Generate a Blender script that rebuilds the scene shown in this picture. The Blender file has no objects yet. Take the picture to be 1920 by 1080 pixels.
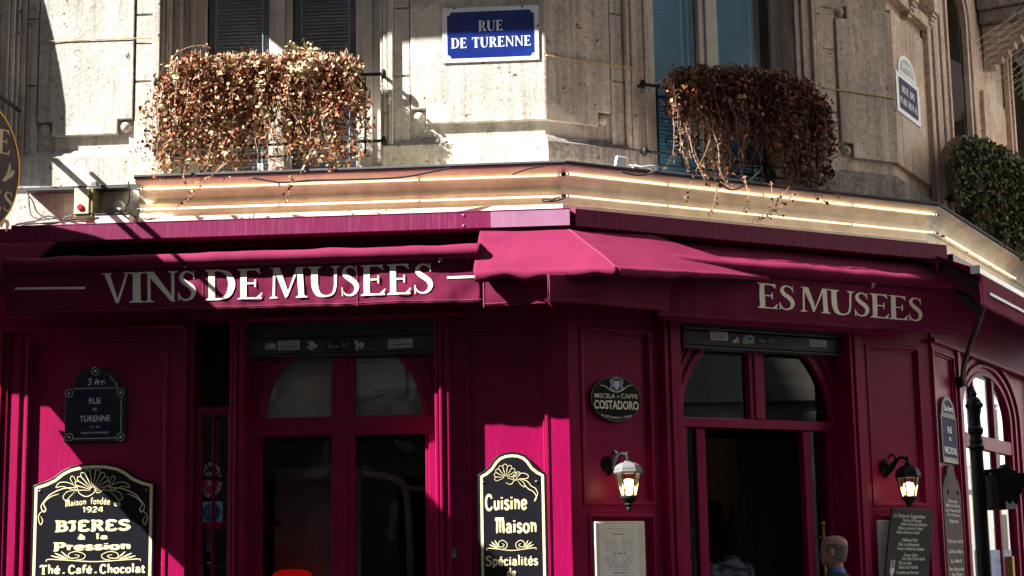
import bpy, bmesh, math, random
from math import sin, cos, pi, radians, sqrt, tan
from mathutils import Vector, Matrix, noise
random.seed(7)
S = bpy.context.scene
COL = S.collection

# ---------------------------------------------------------------- camera
F, PITCH, ROLL, CZ = 3200.0, 0.166749781, -0.0177094606, 1.6
YA, YB, YC = -0.0706135, 0.4974068, 1.0588449
cp, sp, cr, sr = cos(PITCH), sin(PITCH), cos(ROLL), sin(ROLL)
FW = Vector((0, cp, sp)); R0 = Vector((1, 0, 0)); U0 = Vector((0, -sp, cp))
RT = R0*cr + U0*sr; UP = U0*cr - R0*sr
cam = bpy.data.cameras.new("camera"); co = bpy.data.objects.new("camera", cam); COL.objects.link(co)
co.matrix_world = Matrix(((RT.x, UP.x, -FW.x, 0), (RT.y, UP.y, -FW.y, 0), (RT.z, UP.z, -FW.z, CZ), (0, 0, 0, 1)))
cam.sensor_width = 36; cam.lens = F/1920*36; cam.clip_end = 2000; cam.clip_start = .05
S.camera = co

# ---------------------------------------------------------------- light
SUN_L, SUN_C = 2.1, 1.93          # sideways / downwards run of a shadow per metre of projection on the left facade
uA = Vector((cos(YA), sin(YA), 0)); nA = Vector((sin(YA), -cos(YA), 0))
to_sun = (-uA*SUN_L + nA + Vector((0, 0, SUN_C))).normalized()
sl = bpy.data.lights.new("sun", 'SUN'); sl.energy = 5.0; sl.angle = radians(.5); sl.color = (1, .965, .90)
so = bpy.data.objects.new("sun", sl); COL.objects.link(so); so.rotation_euler = to_sun.to_track_quat('Z', 'Y').to_euler()
W = bpy.data.worlds.new("World"); S.world = W; W.use_nodes = True
nt = W.node_tree; sky = nt.nodes.new('ShaderNodeTexSky'); sky.sky_type = 'NISHITA'; sky.sun_disc = False
sky.sun_elevation = math.asin(to_sun.z); sky.sun_rotation = math.atan2(to_sun.x, to_sun.y)
nt.links.new(sky.outputs[0], nt.nodes['Background'].inputs[0]); nt.nodes['Background'].inputs[1].default_value = .05
S.view_settings.view_transform = 'Standard'; S.view_settings.look = 'None'
S.view_settings.exposure = 2.1; S.view_settings.gamma = 1
S.cycles.max_bounces = 6; S.cycles.transparent_max_bounces = 12

# ---------------------------------------------------------------- facade planes
def ray(x, y): return RT*((x-960)/F) + UP*(-(y-540)/F) + FW
class Pl:
    def __init__(s, P, yaw):
        s.P = Vector((P[0], P[1], 0)); s.yaw = yaw
        s.u = Vector((cos(yaw), sin(yaw), 0)); s.n = Vector((sin(yaw), -cos(yaw), 0))
        s.M = Matrix(((s.u.x, -s.n.x, 0, s.P.x), (s.u.y, -s.n.y, 0, s.P.y), (0, 0, 1, 0), (0, 0, 0, 1)))
    def w(s, u, o, z): return s.P + s.u*u + s.n*o + Vector((0, 0, z))
    def at(s, x, y, o=0):
        d = ray(x, y); C = Vector((0, 0, CZ)); t = (s.n.dot(s.P)+o - s.n.dot(C))/s.n.dot(d)
        p = C + d*t; return (p-s.P).dot(s.u), p.z
    def U(s, x, o=0, y=150): return s.at(x, y, o)[0]
    def loc(s, p): q = p-s.P; return q.dot(s.u), q.dot(s.n), q.z
A = Pl((.41861985, 12.99325815), YA); B = Pl((.41861985, 12.99325815), YB); C = Pl((3.65226894, 14.7489361), YC)
q = A.at(1024, 224, -.4)[0]; Q0 = A.w(q, -.4, 0)
q = B.at(1683, 270, -.38)[0]; Q1 = B.w(q, -.38, 0)
SA = Pl(Q0, YA); d = Q1-Q0; SB = Pl(Q0, math.atan2(d.y, d.x)); SC = Pl(Q1, YC)
KB = B.w(B.at(1757, 382, .06)[0], 0, 0); KC = Pl(KB, YC)     # cornice corner to the right street
WORLD = Pl((0, 0), 0)

# ---------------------------------------------------------------- materials
def nodes(name):
    m = bpy.data.materials.new(name); m.use_nodes = True
    n = m.node_tree.nodes; return m, n, m.node_tree.links, n['Principled BSDF']
def coords(n, l, scale=(1, 1, 1), kind='Object'):
    t = n.new('ShaderNodeTexCoord'); mp = n.new('ShaderNodeMapping'); mp.inputs['Scale'].default_value = scale
    l.new(t.outputs[kind], mp.inputs[0]); return mp.outputs[0]
def noise_n(n, l, v, scale, detail=5, rough=.6):
    t = n.new('ShaderNodeTexNoise'); t.inputs['Scale'].default_value = scale; t.inputs['Detail'].default_value = detail
    t.inputs['Roughness'].default_value = rough; l.new(v, t.inputs['Vector']); return t.outputs['Fac']
def ramp(n, l, f, stops):
    r = n.new('ShaderNodeValToRGB'); e = r.color_ramp.elements
    while len(e) < len(stops): e.new(.5)
    for k, (p, c) in enumerate(stops): e[k].position = p; e[k].color = (*c, 1) if len(c) == 3 else c
    l.new(f, r.inputs[0]); return r.outputs[0]
def mixc(n, l, f, a, b, mode='MIX'):
    m = n.new('ShaderNodeMixRGB'); m.blend_type = mode
    for k, v in ((0, f), (1, a), (2, b)):
        if isinstance(v, (int, float)): m.inputs[k].default_value = v
        elif isinstance(v, tuple): m.inputs[k].default_value = (*v, 1)
        else: l.new(v, m.inputs[k])
    return m.outputs[0]
def bump(n, l, b, h, strength, dist=.01, prev=None):
    k = n.new('ShaderNodeBump'); k.inputs['Strength'].default_value = strength; k.inputs['Distance'].default_value = dist
    l.new(h, k.inputs['Height'])
    if prev is not None: l.new(prev, k.inputs['Normal'])
    if b is not None: l.new(k.outputs[0], b.inputs['Normal'])
    return k.outputs[0]
def pm(name, base, rough=.5, metal=0, var=.15, scale=6, bmp=0, bscale=60, spec=.5, streak=0, specks=0, bdist=.004, trans=0):
    m, n, l, b = nodes(name)
    v = coords(n, l); f = noise_n(n, l, v, scale)
    lo = tuple(c*(1-var) for c in base); hi = tuple(min(1, c*(1+var)) for c in base)
    c = ramp(n, l, f, [(.3, lo), (.7, hi)])
    if streak:
        v2 = coords(n, l, (30, 30, 1.2)); s = noise_n(n, l, v2, 2, 4)
        c = mixc(n, l, ramp(n, l, s, [(.5, (0, 0, 0)), (.75, (streak,)*3)]), c, tuple(min(1, x*.55+.3) for x in base))
    if specks:
        vo = n.new('ShaderNodeTexNoise'); vo.inputs['Scale'].default_value = 45; vo.inputs['Detail'].default_value = 2; l.new(v, vo.inputs['Vector'])
        c = mixc(n, l, ramp(n, l, vo.outputs['Fac'], [(.73, (0, 0, 0)), (.80, (specks,)*3)]), c, (.5, .42, .4))
    l.new(c, b.inputs['Base Color']); b.inputs['Roughness'].default_value = rough; b.inputs['Metallic'].default_value = metal
    b.inputs['Specular IOR Level'].default_value = spec
    if bmp: bump(n, l, b, noise_n(n, l, v, bscale, 4), bmp, bdist)
    return m
def stone_mat(name, light, dark, stain=.5, grain=.75):
    m, n, l, b = nodes(name)
    v = coords(n, l); big = noise_n(n, l, v, 1.6, 6, .65)
    c = ramp(n, l, big, [(.3, dark), (.52, tuple((a+b_)/2 for a, b_ in zip(light, dark))), (.7, light)])
    st = noise_n(n, l, coords(n, l, (6, 6, .5)), 1.7, 5)
    c = mixc(n, l, ramp(n, l, st, [(.45, (0, 0, 0)), (.72, (stain,)*3)]), c, tuple(x*.38 for x in dark))
    fi = noise_n(n, l, v, 26, 6, .75)
    c = mixc(n, l, grain, c, ramp(n, l, fi, [(.34, (.22, .20, .18)), (.60, (1, 1, 1))]), 'MULTIPLY')
    dr = noise_n(n, l, coords(n, l, (13, 13, .35)), 1.3, 6, .7)
    c = mixc(n, l, ramp(n, l, dr, [(.50, (0, 0, 0)), (.66, (stain*1.1,)*3)]), c, tuple(x*.30 for x in dark))
    lg = noise_n(n, l, coords(n, l, (9, 9, .4)), 1.9, 4)
    c = mixc(n, l, ramp(n, l, lg, [(.58, (0, 0, 0)), (.68, (stain*.6,)*3)]), c, tuple(min(1, x*1.25) for x in light))
    pit = noise_n(n, l, v, 15, 4, .6)
    pm_ = ramp(n, l, pit, [(.655, (0, 0, 0)), (.70, (.9,)*3)])
    c = mixc(n, l, pm_, c, (.06, .05, .04))
    pat = noise_n(n, l, coords(n, l, (1.3, 1.3, 1)), 1.1, 3, .45)
    c = mixc(n, l, ramp(n, l, pat, [(.60, (0, 0, 0)), (.615, (.45,)*3)]), c, (.78, .69, .62))
    l.new(c, b.inputs['Base Color']); b.inputs['Roughness'].default_value = .9; b.inputs['Specular IOR Level'].default_value = .2
    k = bump(n, l, None, fi, .8, .010); k2 = bump(n, l, None, noise_n(n, l, v, 70, 3), .35, .004, k)
    inv = n.new('ShaderNodeInvert'); l.new(pm_, inv.inputs[1]); bump(n, l, b, inv.outputs[0], .8, .008, k2)
    return m
def emit_mat(name, col, strength):
    m, n, l, b = nodes(name); b.inputs['Base Color'].default_value = (*col, 1)
    b.inputs['Emission Color'].default_value = (*col, 1); b.inputs['Emission Strength'].default_value = strength; return m
def glass_mat(name, tint=(.9, .93, .95), boost=1.0, rough=.01, clear=1.0):
    m, n, l, b = nodes(name); n.remove(b); out = n['Material Output']
    t = n.new('ShaderNodeBsdfTransparent'); t.inputs[0].default_value = (*[x*clear for x in tint], 1)
    g = n.new('ShaderNodeBsdfGlossy'); g.inputs['Roughness'].default_value = rough
    fr = n.new('ShaderNodeFresnel'); fr.inputs[0].default_value = 1.5
    mu = n.new('ShaderNodeMath'); mu.operation = 'MULTIPLY'; mu.use_clamp = True; mu.inputs[1].default_value = boost; l.new(fr.outputs[0], mu.inputs[0])
    mx = n.new('ShaderNodeMixShader'); l.new(mu.outputs[0], mx.inputs[0]); l.new(t.outputs[0], mx.inputs[1]); l.new(g.outputs[0], mx.inputs[2])
    l.new(mx.outputs[0], out.inputs[0]); return m
M = {}
M['paint'] = pm('burgundy_paint', (.26, .0003, .056), .38, var=.14, scale=2.2, bmp=.12, bscale=35, spec=.24, specks=.30, streak=.035)
M['paint2'] = pm('burgundy_metal', (.155, .010, .058), .5, var=.12, scale=2.5, streak=.14, spec=.2)
M['paint3'] = pm('pale_lilac_metal', (.30, .13, .23), .5, var=.1, scale=4, streak=.15)  # paler lilac than the burgundy cassette metal
def fabric_mat():
    m, n, l, b = nodes('awning_fabric'); v = coords(n, l)
    c = ramp(n, l, noise_n(n, l, v, 2.5, 5), [(.3, (.130, .008, .038)), (.7, (.175, .013, .054))])
    c = mixc(n, l, ramp(n, l, noise_n(n, l, coords(n, l, (14, 14, 1.2)), 1.5, 5), [(.52, (0, 0, 0)), (.75, (.35,)*3)]), c, (.14, .012, .045))
    l.new(c, b.inputs['Base Color']); b.inputs['Roughness'].default_value = .85; b.inputs['Specular IOR Level'].default_value = .15
    k = bump(n, l, None, noise_n(n, l, coords(n, l, (3, 3, 1.5)), 1.2, 2), .22, .05); bump(n, l, b, noise_n(n, l, v, 240, 3), .25, .002, k); return m
M['fabric'] = fabric_mat()
M['thread'] = pm('seam_thread', (.30, .07, .13), .9)
M['cream'] = pm('cream_lettering', (.92, .88, .72), .7, var=.04)
M['gold'] = pm('pale_gold_paint', (.78, .68, .40), .45, var=.12, scale=12)
M['black'] = pm('black_enamel', (.010, .010, .014), .28, var=.2, spec=.25)
M['green'] = pm('dark_green_enamel', (.004, .022, .010), .3)
M['navy'] = pm('navy_enamel', (.006, .007, .03), .25)
M['blue'] = pm('blue_enamel', (.008, .022, .17), .25, var=.3, scale=5)
M['slate'] = pm('faded_blue_enamel', (.028, .034, .10), .6, var=.2, spec=.1)
M['white'] = pm('white_enamel', (.72, .74, .78), .35, var=.06)
M['paper'] = pm('paper', (.93, .90, .83), .8, var=.05)
M['bluepaper'] = pm('bluish_paper', (.42, .50, .78), .8, var=.08)
M['ink'] = pm('ink', (.06, .05, .05), .8)
M['inkblue'] = pm('faded_ink', (.22, .28, .5), .8)
M['stoneA'] = stone_mat('limestone', (.76, .72, .65), (.46, .425, .375), .36, .45)
M['stoneB'] = stone_mat('brown_limestone', (.82, .685, .605), (.52, .43, .385), .42, .5)
M['stoneC'] = stone_mat('bounce_lit_limestone', (.95, .71, .57), (.62, .465, .38), .40, .5)  # same limestone, bounced sunlight on the right face put into the colour
M['lead'] = pm('lead_flashing', (.06, .06, .065), .6, 0, bmp=.2, spec=.2)
M['plinth'] = stone_mat('dark_plinth', (.42, .38, .35), (.24, .21, .20), .5)
M['fascia'] = pm('tan_cornice_paint', (.92, .78, .60), .6, var=.25, scale=5, bmp=.2, bscale=25, streak=.12)
M['fasciaB'] = pm('pinkish_cornice_paint', (.92, .79, .68), .6, var=.2, scale=5, bmp=.2, bscale=25, streak=.15)
M['iron'] = pm('black_iron', (.009, .009, .010), .55, 0, bmp=.15, spec=.2)
M['cable'] = pm('black_cable', (.015, .015, .016), .5)
M['pipe'] = pm('grey_pipe', (.30, .30, .30), .45, .2)
M['greyplastic'] = pm('grey_plastic', (.78, .74, .65), .6)
M['alarm'] = pm('yellowed_plastic', (.60, .56, .36), .5)
M['alarmside'] = pm('olive_plastic', (.22, .20, .07), .5)
M['red'] = pm('red_lens', (.45, .015, .05), .3)
M['wframe'] = pm('window_frame_paint', (.50, .46, .42), .55, var=.15, bmp=.2)
M['blind_dark'] = pm('dark_blind', (.30, .31, .34), .6)
M['blind_sky'] = pm('sky_tinted_blind', (.26, .68, 1.0), .5, var=.06)  # blue sky reflection of the panes put into the slat colour
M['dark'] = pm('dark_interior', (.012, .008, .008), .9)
M['curtain'] = pm('black_curtain', (.006, .006, .007), .95)
M['beige'] = pm('beige_interior', (.40, .27, .15), .9)
M['creamwall'] = pm('cream_interior', (.80, .74, .58), .9)
M['glass'] = glass_mat('shop_glass', (.75, .78, .8), 1.3)
M['upglass'] = glass_mat('upper_glass', (.9, .95, 1), .5)
M['lampglass'] = glass_mat('lantern_glass', (.95, .93, .9), 1.0, .15)
M['neon'] = emit_mat('neon_glow', (1, .76, .46), .46)
M['bulb'] = emit_mat('lamp_glow', (1, .62, .26), 1.8)
M['ember'] = emit_mat('orange_lamp', (1, .33, .06), .5)
M['shutter'] = pm('grimy_shutter_metal', (.06, .06, .06), .5, .2, var=.5, scale=5, bmp=.2, bscale=30)
M['silver'] = pm('grey_cast_metal', (.13, .13, .135), .45, .1, bmp=.25, bscale=70)
M['alu'] = pm('aluminium', (.6, .6, .6), .35, .8)
M['arm'] = pm('dark_arm_metal', (.10, .09, .085), .4, .5)
M['brass'] = pm('brass', (.42, .25, .06), .35, .9)
M['chalk'] = pm('blackboard', (.02, .02, .022), .7, var=.4, scale=4)
M['chalk2'] = pm('dusty_blackboard', (.085, .06, .058), .75, var=.3)
M['chalkw'] = pm('chalk', (.7, .7, .68), .9)
M['sticker'] = pm('sticker_paper', (.72, .72, .72), .7, var=.3, scale=40)
M['teal'] = pm('teal_print', (.04, .25, .30), .5)
M['yellowgreen'] = pm('yellow_print', (.45, .42, .08), .5)
M['ltblue'] = pm('pale_blue_print', (.35, .5, .6), .5)
M['stem'] = pm('dry_stem', (.30, .20, .13), .9)
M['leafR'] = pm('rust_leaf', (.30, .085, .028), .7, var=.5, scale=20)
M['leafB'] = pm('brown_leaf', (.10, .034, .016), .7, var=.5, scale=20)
M['leafT'] = pm('tan_leaf', (.60, .38, .22), .7, var=.4, scale=20)
M['leafP'] = pm('straw_leaf', (.60, .52, .30), .8, var=.3, scale=20)
M['leafG'] = pm('green_leaf', (.05, .085, .018), .6, var=.5, scale=15)
M['leafG2'] = pm('yellowgreen_leaf', (.13, .16, .03), .6, var=.5, scale=15)
M['leafD'] = pm('dark_leaf', (.018, .03, .01), .6, var=.4, scale=15)
M['skin'] = pm('skin', (.36, .205, .165), .5, var=.12, scale=14, bmp=.1)
M['hair'] = pm('grey_hair', (.13, .112, .10), .9, var=.5, scale=60, bmp=.4, bscale=120)
M['darkhair'] = pm('black_hair', (.008, .007, .006), .95, bmp=.8, bscale=50, spec=.05, bdist=.02)
M['suit'] = pm('dark_suit', (.028, .028, .034), .85, bmp=.2, bscale=200)
M['shirt'] = pm('blue_collar', (.06, .14, .42), .7)
M['trousers'] = pm('dark_trousers', (.03, .03, .035), .9)
M['leather'] = pm('black_leather', (.015, .012, .01), .4)
M['asphalt'] = pm('asphalt', (.05, .05, .052), .9, var=.25, bmp=.4, bscale=90)
M['pavement'] = pm('pavement_stone', (.09, .087, .083), .85, var=.15, bmp=.3)
M['kerb'] = pm('granite_kerb', (.30, .29, .28), .8)
M['facade2'] = stone_mat('opposite_stone', (.50, .47, .42), (.38, .355, .31), .2)
M['facade3'] = stone_mat('grey_opposite_stone', (.26, .22, .17), (.18, .15, .12), .3)
M['housing'] = pm('cassette_gap_shade', (.022, .0006, .006), .9, spec=.05)  # shade of the gap under the cassettes put into the colour
M['pane_reflection'] = pm('reflection_grey', (.36, .33, .32), .8, var=.4, scale=2)
M['oldblue'] = pm('weathered_blue_enamel', (.03, .065, .26), .85, var=.2, spec=.05)
M['recess_shade'] = stone_mat('recess_shade_stone', (.20, .155, .125), (.10, .08, .065), .4)
M['redseat'] = pm('red_glaze', (.70, .008, .010), .3)
M['redglow'] = emit_mat('red_dome_glow', (1, .008, .006), .07)
M['moss'] = pm('moss', (.20, .21, .05), .95, var=.3, bmp=.3)
def print_shirt():
    m, n, l, b = nodes('patterned_shirt'); v = coords(n, l, (1, 1, 1.6))
    c = ramp(n, l, noise_n(n, l, v, 11, 3), [(.47, (.012, .012, .02)), (.52, (.075, .095, .16))]); l.new(c, b.inputs['Base Color']); b.inputs['Roughness'].default_value = .9; return m
M['print'] = print_shirt()

# ---------------------------------------------------------------- mesh builder (facade coordinates u, o = outward, z)
class MB:
    def __init__(s): s.v = []; s.f = []; s.m = []; s.mi = 0
    def add(s, vs, fs):
        k = len(s.v); s.v += [tuple(p) for p in vs]; s.f += [tuple(i+k for i in f) for f in fs]; s.m += [s.mi]*len(fs); return s
    def box(s, u0, u1, o0, o1, z0, z1):
        if u0 > u1: u0, u1 = u1, u0
        if o0 > o1: o0, o1 = o1, o0
        if z0 > z1: z0, z1 = z1, z0
        return s.add([(u0, o0, z0), (u1, o0, z0), (u1, o1, z0), (u0, o1, z0), (u0, o0, z1), (u1, o0, z1), (u1, o1, z1), (u0, o1, z1)],
                     [(0, 1, 2, 3), (4, 7, 6, 5), (0, 4, 5, 1), (1, 5, 6, 2), (2, 6, 7, 3), (3, 7, 4, 0)])
    def prism(s, poly, o0, o1):           # poly in (u, z)
        n = len(poly); vs = [(u, o0, z) for u, z in poly]+[(u, o1, z) for u, z in poly]
        return s.add(vs, [tuple(range(n)), tuple(range(2*n-1, n-1, -1))]+[(i, i+n, (i+1) % n+n, (i+1) % n) for i in range(n)])
    def flat(s, poly, o): return s.add([(u, o, z) for u, z in poly], [tuple(range(len(poly)))])
    def ring(s, outer, inner, o0, o1):    # frame between two outlines of equal length
        n = len(outer); vs = [(u, o, z) for o in (o0, o1) for P in (outer, inner) for u, z in P]; f = []
        for i in range(n):
            j = (i+1) % n; f += [(i, j, n+j, n+i), (2*n+i, 3*n+i, 3*n+j, 2*n+j), (i, 2*n+i, 2*n+j, j), (n+i, n+j, 3*n+j, 3*n+i)]
        return s.add(vs, f)
    def strip(s, L, Rr): # open strip between two 3d polylines
        n = len(L); return s.add(list(L)+list(Rr), [(i, i+1, n+i+1, n+i) for i in range(n-1)])
    def tube(s, pts, r, k=8, closed=False):
        P = [Vector(p) for p in pts]; n = len(P); vs = []; rr = r if isinstance(r, (list, tuple)) else [r]*n
        up = None
        for i in range(n):
            t = (P[(i+1) % n]-P[i-1]) if closed else (P[min(i+1, n-1)]-P[max(i-1, 0)])
            if t.length < 1e-9: t = Vector((1, 0, 0))
            t.normalize()
            if up is None: up = Vector((0, 0, 1)) if abs(t.z) < .9 else Vector((0, 1, 0))
            x = t.cross(up)
            if x.length < 1e-6: x = t.cross(Vector((1, .3, 0)))
            x.normalize(); y = t.cross(x).normalized(); up = -y if False else up - t*up.dot(t)
            if up.length < 1e-6: up = y.copy()
            up.normalize()
            vs += [P[i]+(x*cos(2*pi*j/k)+y*sin(2*pi*j/k))*rr[i] for j in range(k)]
        m = n if closed else n-1
        fs = [(i*k+j, i*k+(j+1) % k, ((i+1) % n)*k+(j+1) % k, ((i+1) % n)*k+j) for i in range(m) for j in range(k)]
        if not closed: fs += [tuple(range(k-1, -1, -1)), tuple(range((n-1)*k, n*k))]
        return s.add(vs, fs)
    def lathe(s, c, prof, k=20, axis='z', sides=None):   # prof (r, h)
        vs = []; n = len(prof)
        for r, h in prof:
            for j in range(k):
                a = 2*pi*j/k+(pi/k if sides else 0)
                x, y = r*cos(a), r*sin(a)
                vs.append((c[0]+x, c[1]+y, c[2]+h) if axis == 'z' else (c[0]+x, c[1]+h, c[2]+y))
        fs = [(i*k+j, i*k+(j+1) % k, (i+1)*k+(j+1) % k, (i+1)*k+j) for i in range(n-1) for j in range(k)]
        fs += [tuple(range(k-1, -1, -1)), tuple(range((n-1)*k, n*k))]
        return s.add(vs, fs)
    def ball(s, c, r, k=14):
        r = r if isinstance(r, (tuple, list)) else (r, r, r); n = k//2+1; vs = []
        for i in range(n+1):
            a = pi*i/n
            for j in range(k): b = 2*pi*j/k; vs.append((c[0]+r[0]*sin(a)*cos(b), c[1]+r[1]*sin(a)*sin(b), c[2]+r[2]*cos(a)))
        return s.add(vs, [(i*k+j, i*k+(j+1) % k, (i+1)*k+(j+1) % k, (i+1)*k+j) for i in range(n) for j in range(k)])
    def grid(s, nu, nv, fn):
        vs = [fn(i/nu, j/nv) for j in range(nv+1) for i in range(nu+1)]
        return s.add(vs, [(j*(nu+1)+i, j*(nu+1)+i+1, (j+1)*(nu+1)+i+1, (j+1)*(nu+1)+i) for j in range(nv) for i in range(nu)])
    def build(s, name, mats, parent=None, pl=None, base=None, smooth=False, bevel=0, label=None, recalc=True, seg=2, src=None):
        """base: (u, o, z) origin; with a parent the parent's own origin is used"""
        if not isinstance(mats, (list, tuple)): mats = [mats]
        if parent is not None: pl, base = FR[parent.name]
        if src is not None and src is not pl: s.v = [pl.loc(src.w(*p)) for p in s.v]
        me = bpy.data.meshes.new(name)
        bu, bo, bz = base
        me.from_pydata([(p[0]-bu, -(p[1]-bo), p[2]-bz) for p in s.v], [], s.f)
        for m in mats: me.materials.append(m)
        for p, i in zip(me.polygons, s.m): p.material_index = i; p.use_smooth = smooth
        if recalc:
            bm = bmesh.new(); bm.from_mesh(me); bmesh.ops.remove_doubles(bm, verts=bm.verts, dist=1e-6)
            bmesh.ops.recalc_face_normals(bm, faces=bm.faces); bm.to_mesh(me); bm.free()
        me.update()
        o = bpy.data.objects.new(name, me); COL.objects.link(o)
        if parent is None: o.matrix_world = pl.M @ Matrix.Translation((bu, -bo, bz))
        else: o.parent = parent
        FR[o.name] = (pl, base)
        if bevel:
            b = o.modifiers.new('bevel', 'BEVEL'); b.width = bevel; b.segments = seg; b.limit_method = 'ANGLE'; b.angle_limit = radians(35)
        if smooth is True and hasattr(me, 'shade_auto_smooth'): pass
        if label: o['label'] = label
        return o
FR = {}
def tag(o, label, cat=None, group=None, kind=None):
    if label: o['label'] = label
    if cat: o['category'] = cat
    if group: o['group'] = group
    if kind: o['kind'] = kind
    return o
def thing(name, label, cat, pl, base, group=None):
    o = bpy.data.objects.new(name, None); COL.objects.link(o); o.empty_display_size = .1
    o.matrix_world = pl.M @ Matrix.Translation((base[0], -base[1], base[2])); FR[o.name] = (pl, base)
    return tag(o, label, cat, group)
def catmull(P, k=6, closed=False):
    out = []; n = len(P)
    for i in range(n if closed else n-1):
        g = (lambda j: P[j % n]) if closed else (lambda j: P[max(0, min(n-1, j))])
        p0, p1, p2, p3 = g(i-1), g(i), g(i+1), g(i+2)
        for t in [j/k for j in range(k)]:
            out.append(tuple(.5*(2*b+(c-a)*t+(2*a-5*b+4*c-d_)*t*t+(3*b-a-3*c+d_)*t**3) for a, b, c, d_ in zip(p0, p1, p2, p3)))
    if not closed: out.append(tuple(P[-1]))
    return out
def sweep(mb, path, prof, mis=None):       # path: plan points (world), prof: (outward offset, z); result in world coords (WORLD plane: u=x, o=-y)
    n = len(path); cols = []
    dirs = [(path[i+1]-path[i]).normalized() for i in range(n-1)]
    nor = [Vector((d_.y, -d_.x, 0)) for d_ in dirs]
    for i in range(n):
        if i == 0: m = nor[0]
        elif i == n-1: m = nor[-1]
        else: m = (nor[i-1]+nor[i]); m = m/ m.dot(nor[i])
        cols.append([(path[i].x+m.x*o, -(path[i].y+m.y*o), z) for o, z in prof])
    k = len(prof); vs = [p for c in cols for p in c]
    mb.add(vs, [(i*k+j, (i+1)*k+j, (i+1)*k+(j+1) % k, i*k+(j+1) % k) for i in range(n-1) for j in range(k)]+[tuple(range(k)), tuple(range((n-1)*k+k-1, (n-1)*k-1, -1))])
    if mis:
        m0 = len(mb.m)-(n-1)*k-2
        for i in range(n-1):
            for j in range(k): mb.m[m0+i*k+j] = mis[i]
    return mb

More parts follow.
